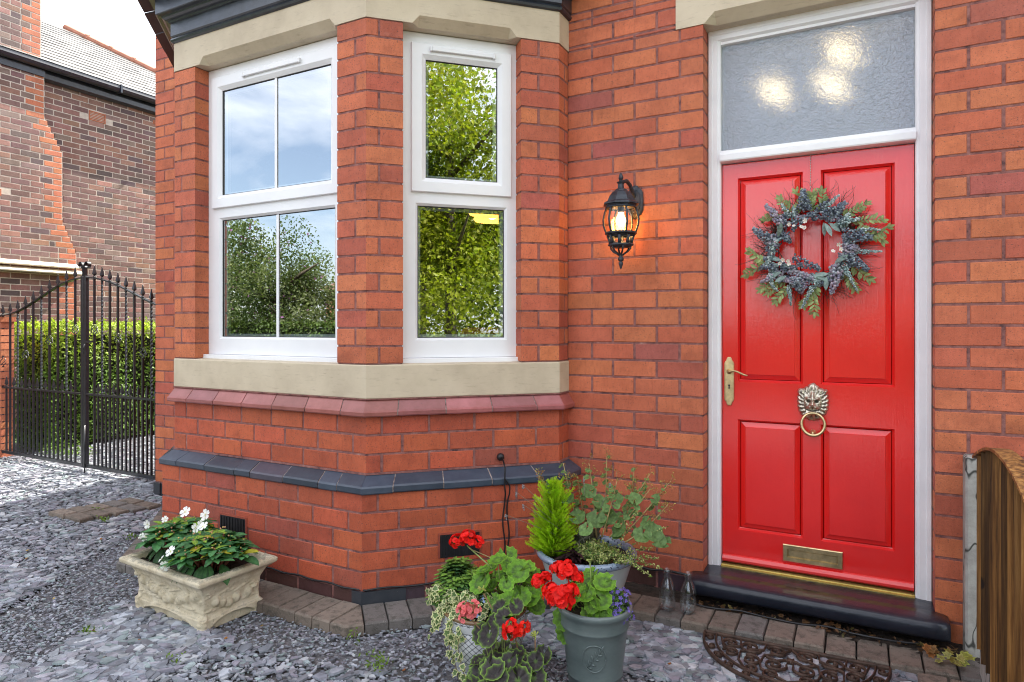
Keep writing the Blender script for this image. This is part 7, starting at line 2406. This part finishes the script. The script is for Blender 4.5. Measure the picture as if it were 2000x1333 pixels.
mb.build('capping', M['wood'], fen)
for z in (0.30, 0.72):
    mb = MB(); mb.box(0.014, 0.060, -1.52, -0.01, z, z + .045, bev=.004); mb.build('rail', M['wood'], fen)
mb = MB(); mb.box(-0.006, 0.040, -1.52, -0.01, 0.0, 0.163, bev=.004)
mb.build('gravel_board', M['concrete'], fen)

# dead leaves in the gap below the step and odd ones on the chippings; green weed sprigs
mb = MB(); TLd = T_lance(.3, .2, .5, 3, (.24, .13, .06), (.18, .10, .05)); TLF = T_ivy((0.20, 0.10, 0.035), (0.26, 0.14, 0.05))
for i in range(150):
    f = rnd.random(); x = -0.70 + 1.10 * f; y = rnd.uniform(-0.150, -0.090) - .02 * rnd.random()
    c = rnd.choice([(.6, .6, .7), (.45, .4, .45), (.8, .75, .8), (.3, .28, .3), (.6, .9, .8)])
    put(mb, TLF if rnd.random() < .3 else TLd, (x, y, .048 + rnd.uniform(0, .014)), np.array((0, 0, 1.0)) + rdir() * .6, rdir(), rnd.uniform(.012, .028), np.array(c) * rnd.uniform(.7, 1.2))
for (x, y, s_, c) in ((0.335, -0.20, .035, (1, 1.6, 1)), (0.30, -0.22, .03, (1.3, 2.4, 2)), (0.37, -0.19, .04, (1.2, 2.4, 1.4)), (0.28, -0.17, .03, (.9, .9, .9)), (0.355, -0.26, .035, (1.6, 2.8, 2.4)), (0.25, -0.19, .03, (1.3, 1, .9))):
    for q_ in range(3): put(mb, TLF, (x + rnd.uniform(-.02, .02), y + rnd.uniform(-.02, .02), .055 + .01 * q_), np.array((0, -.3, 1.0)) + rdir() * .5, rdir(), s_, c)
for i in range(70):
    x, y = rnd.uniform(-4.6, 0.3), rnd.uniform(-1.75, -0.4)
    if in_poly(x, y, PAVE): continue
    c = rnd.choice([(1.2, .8, .6), (1.5, 1.3, .8), (.8, .6, .5), (1.8, 2.2, 1.2)])
    put(mb, TLF, (x, y, .018), np.array((0, 0, 1.0)) + rdir() * .4, rdir(), rnd.uniform(.010, .022), c)
lo_ = mb.build('dead_leaves', M['leaf']); tag(lo_, 'brown fallen leaves scattered below the step and over the chippings', 'leaf litter', None, 'stuff')
mb = MB()
for (cx_, cy_, n, h_) in ((-1.66, -1.28, 42, .055), (-1.72, -1.22, 20, .03), (-3.55, -0.95, 50, .03), (-4.1, -0.75, 30, .025), (-3.2, -0.30, 30, .03), (-4.62, -0.62, 40, .03), (-3.0, -1.62, 26, .02), (-0.58, -1.22, 16, .02), (-1.93, -1.12, 16, .03), (-4.9, -0.5, 24, .03), (-2.45, -1.6, 20, .02)):
    for i in range(n):
        p = (cx_ + rnd.gauss(0, .025), cy_ + rnd.gauss(0, .02), .012 + rnd.random() * h_)
        put(mb, TLs, p, rdir() + np.array((0, 0, .7)), rdir() + np.array((0, 0, .8)), rnd.uniform(.012, .024), np.array((0.12, 0.19, 0.03)) * rnd.uniform(.5, 1.4))
wd = mb.build('weeds', M['leaf']); tag(wd, 'small green weeds sprouting through the slate chippings', 'weeds', None, 'stuff')
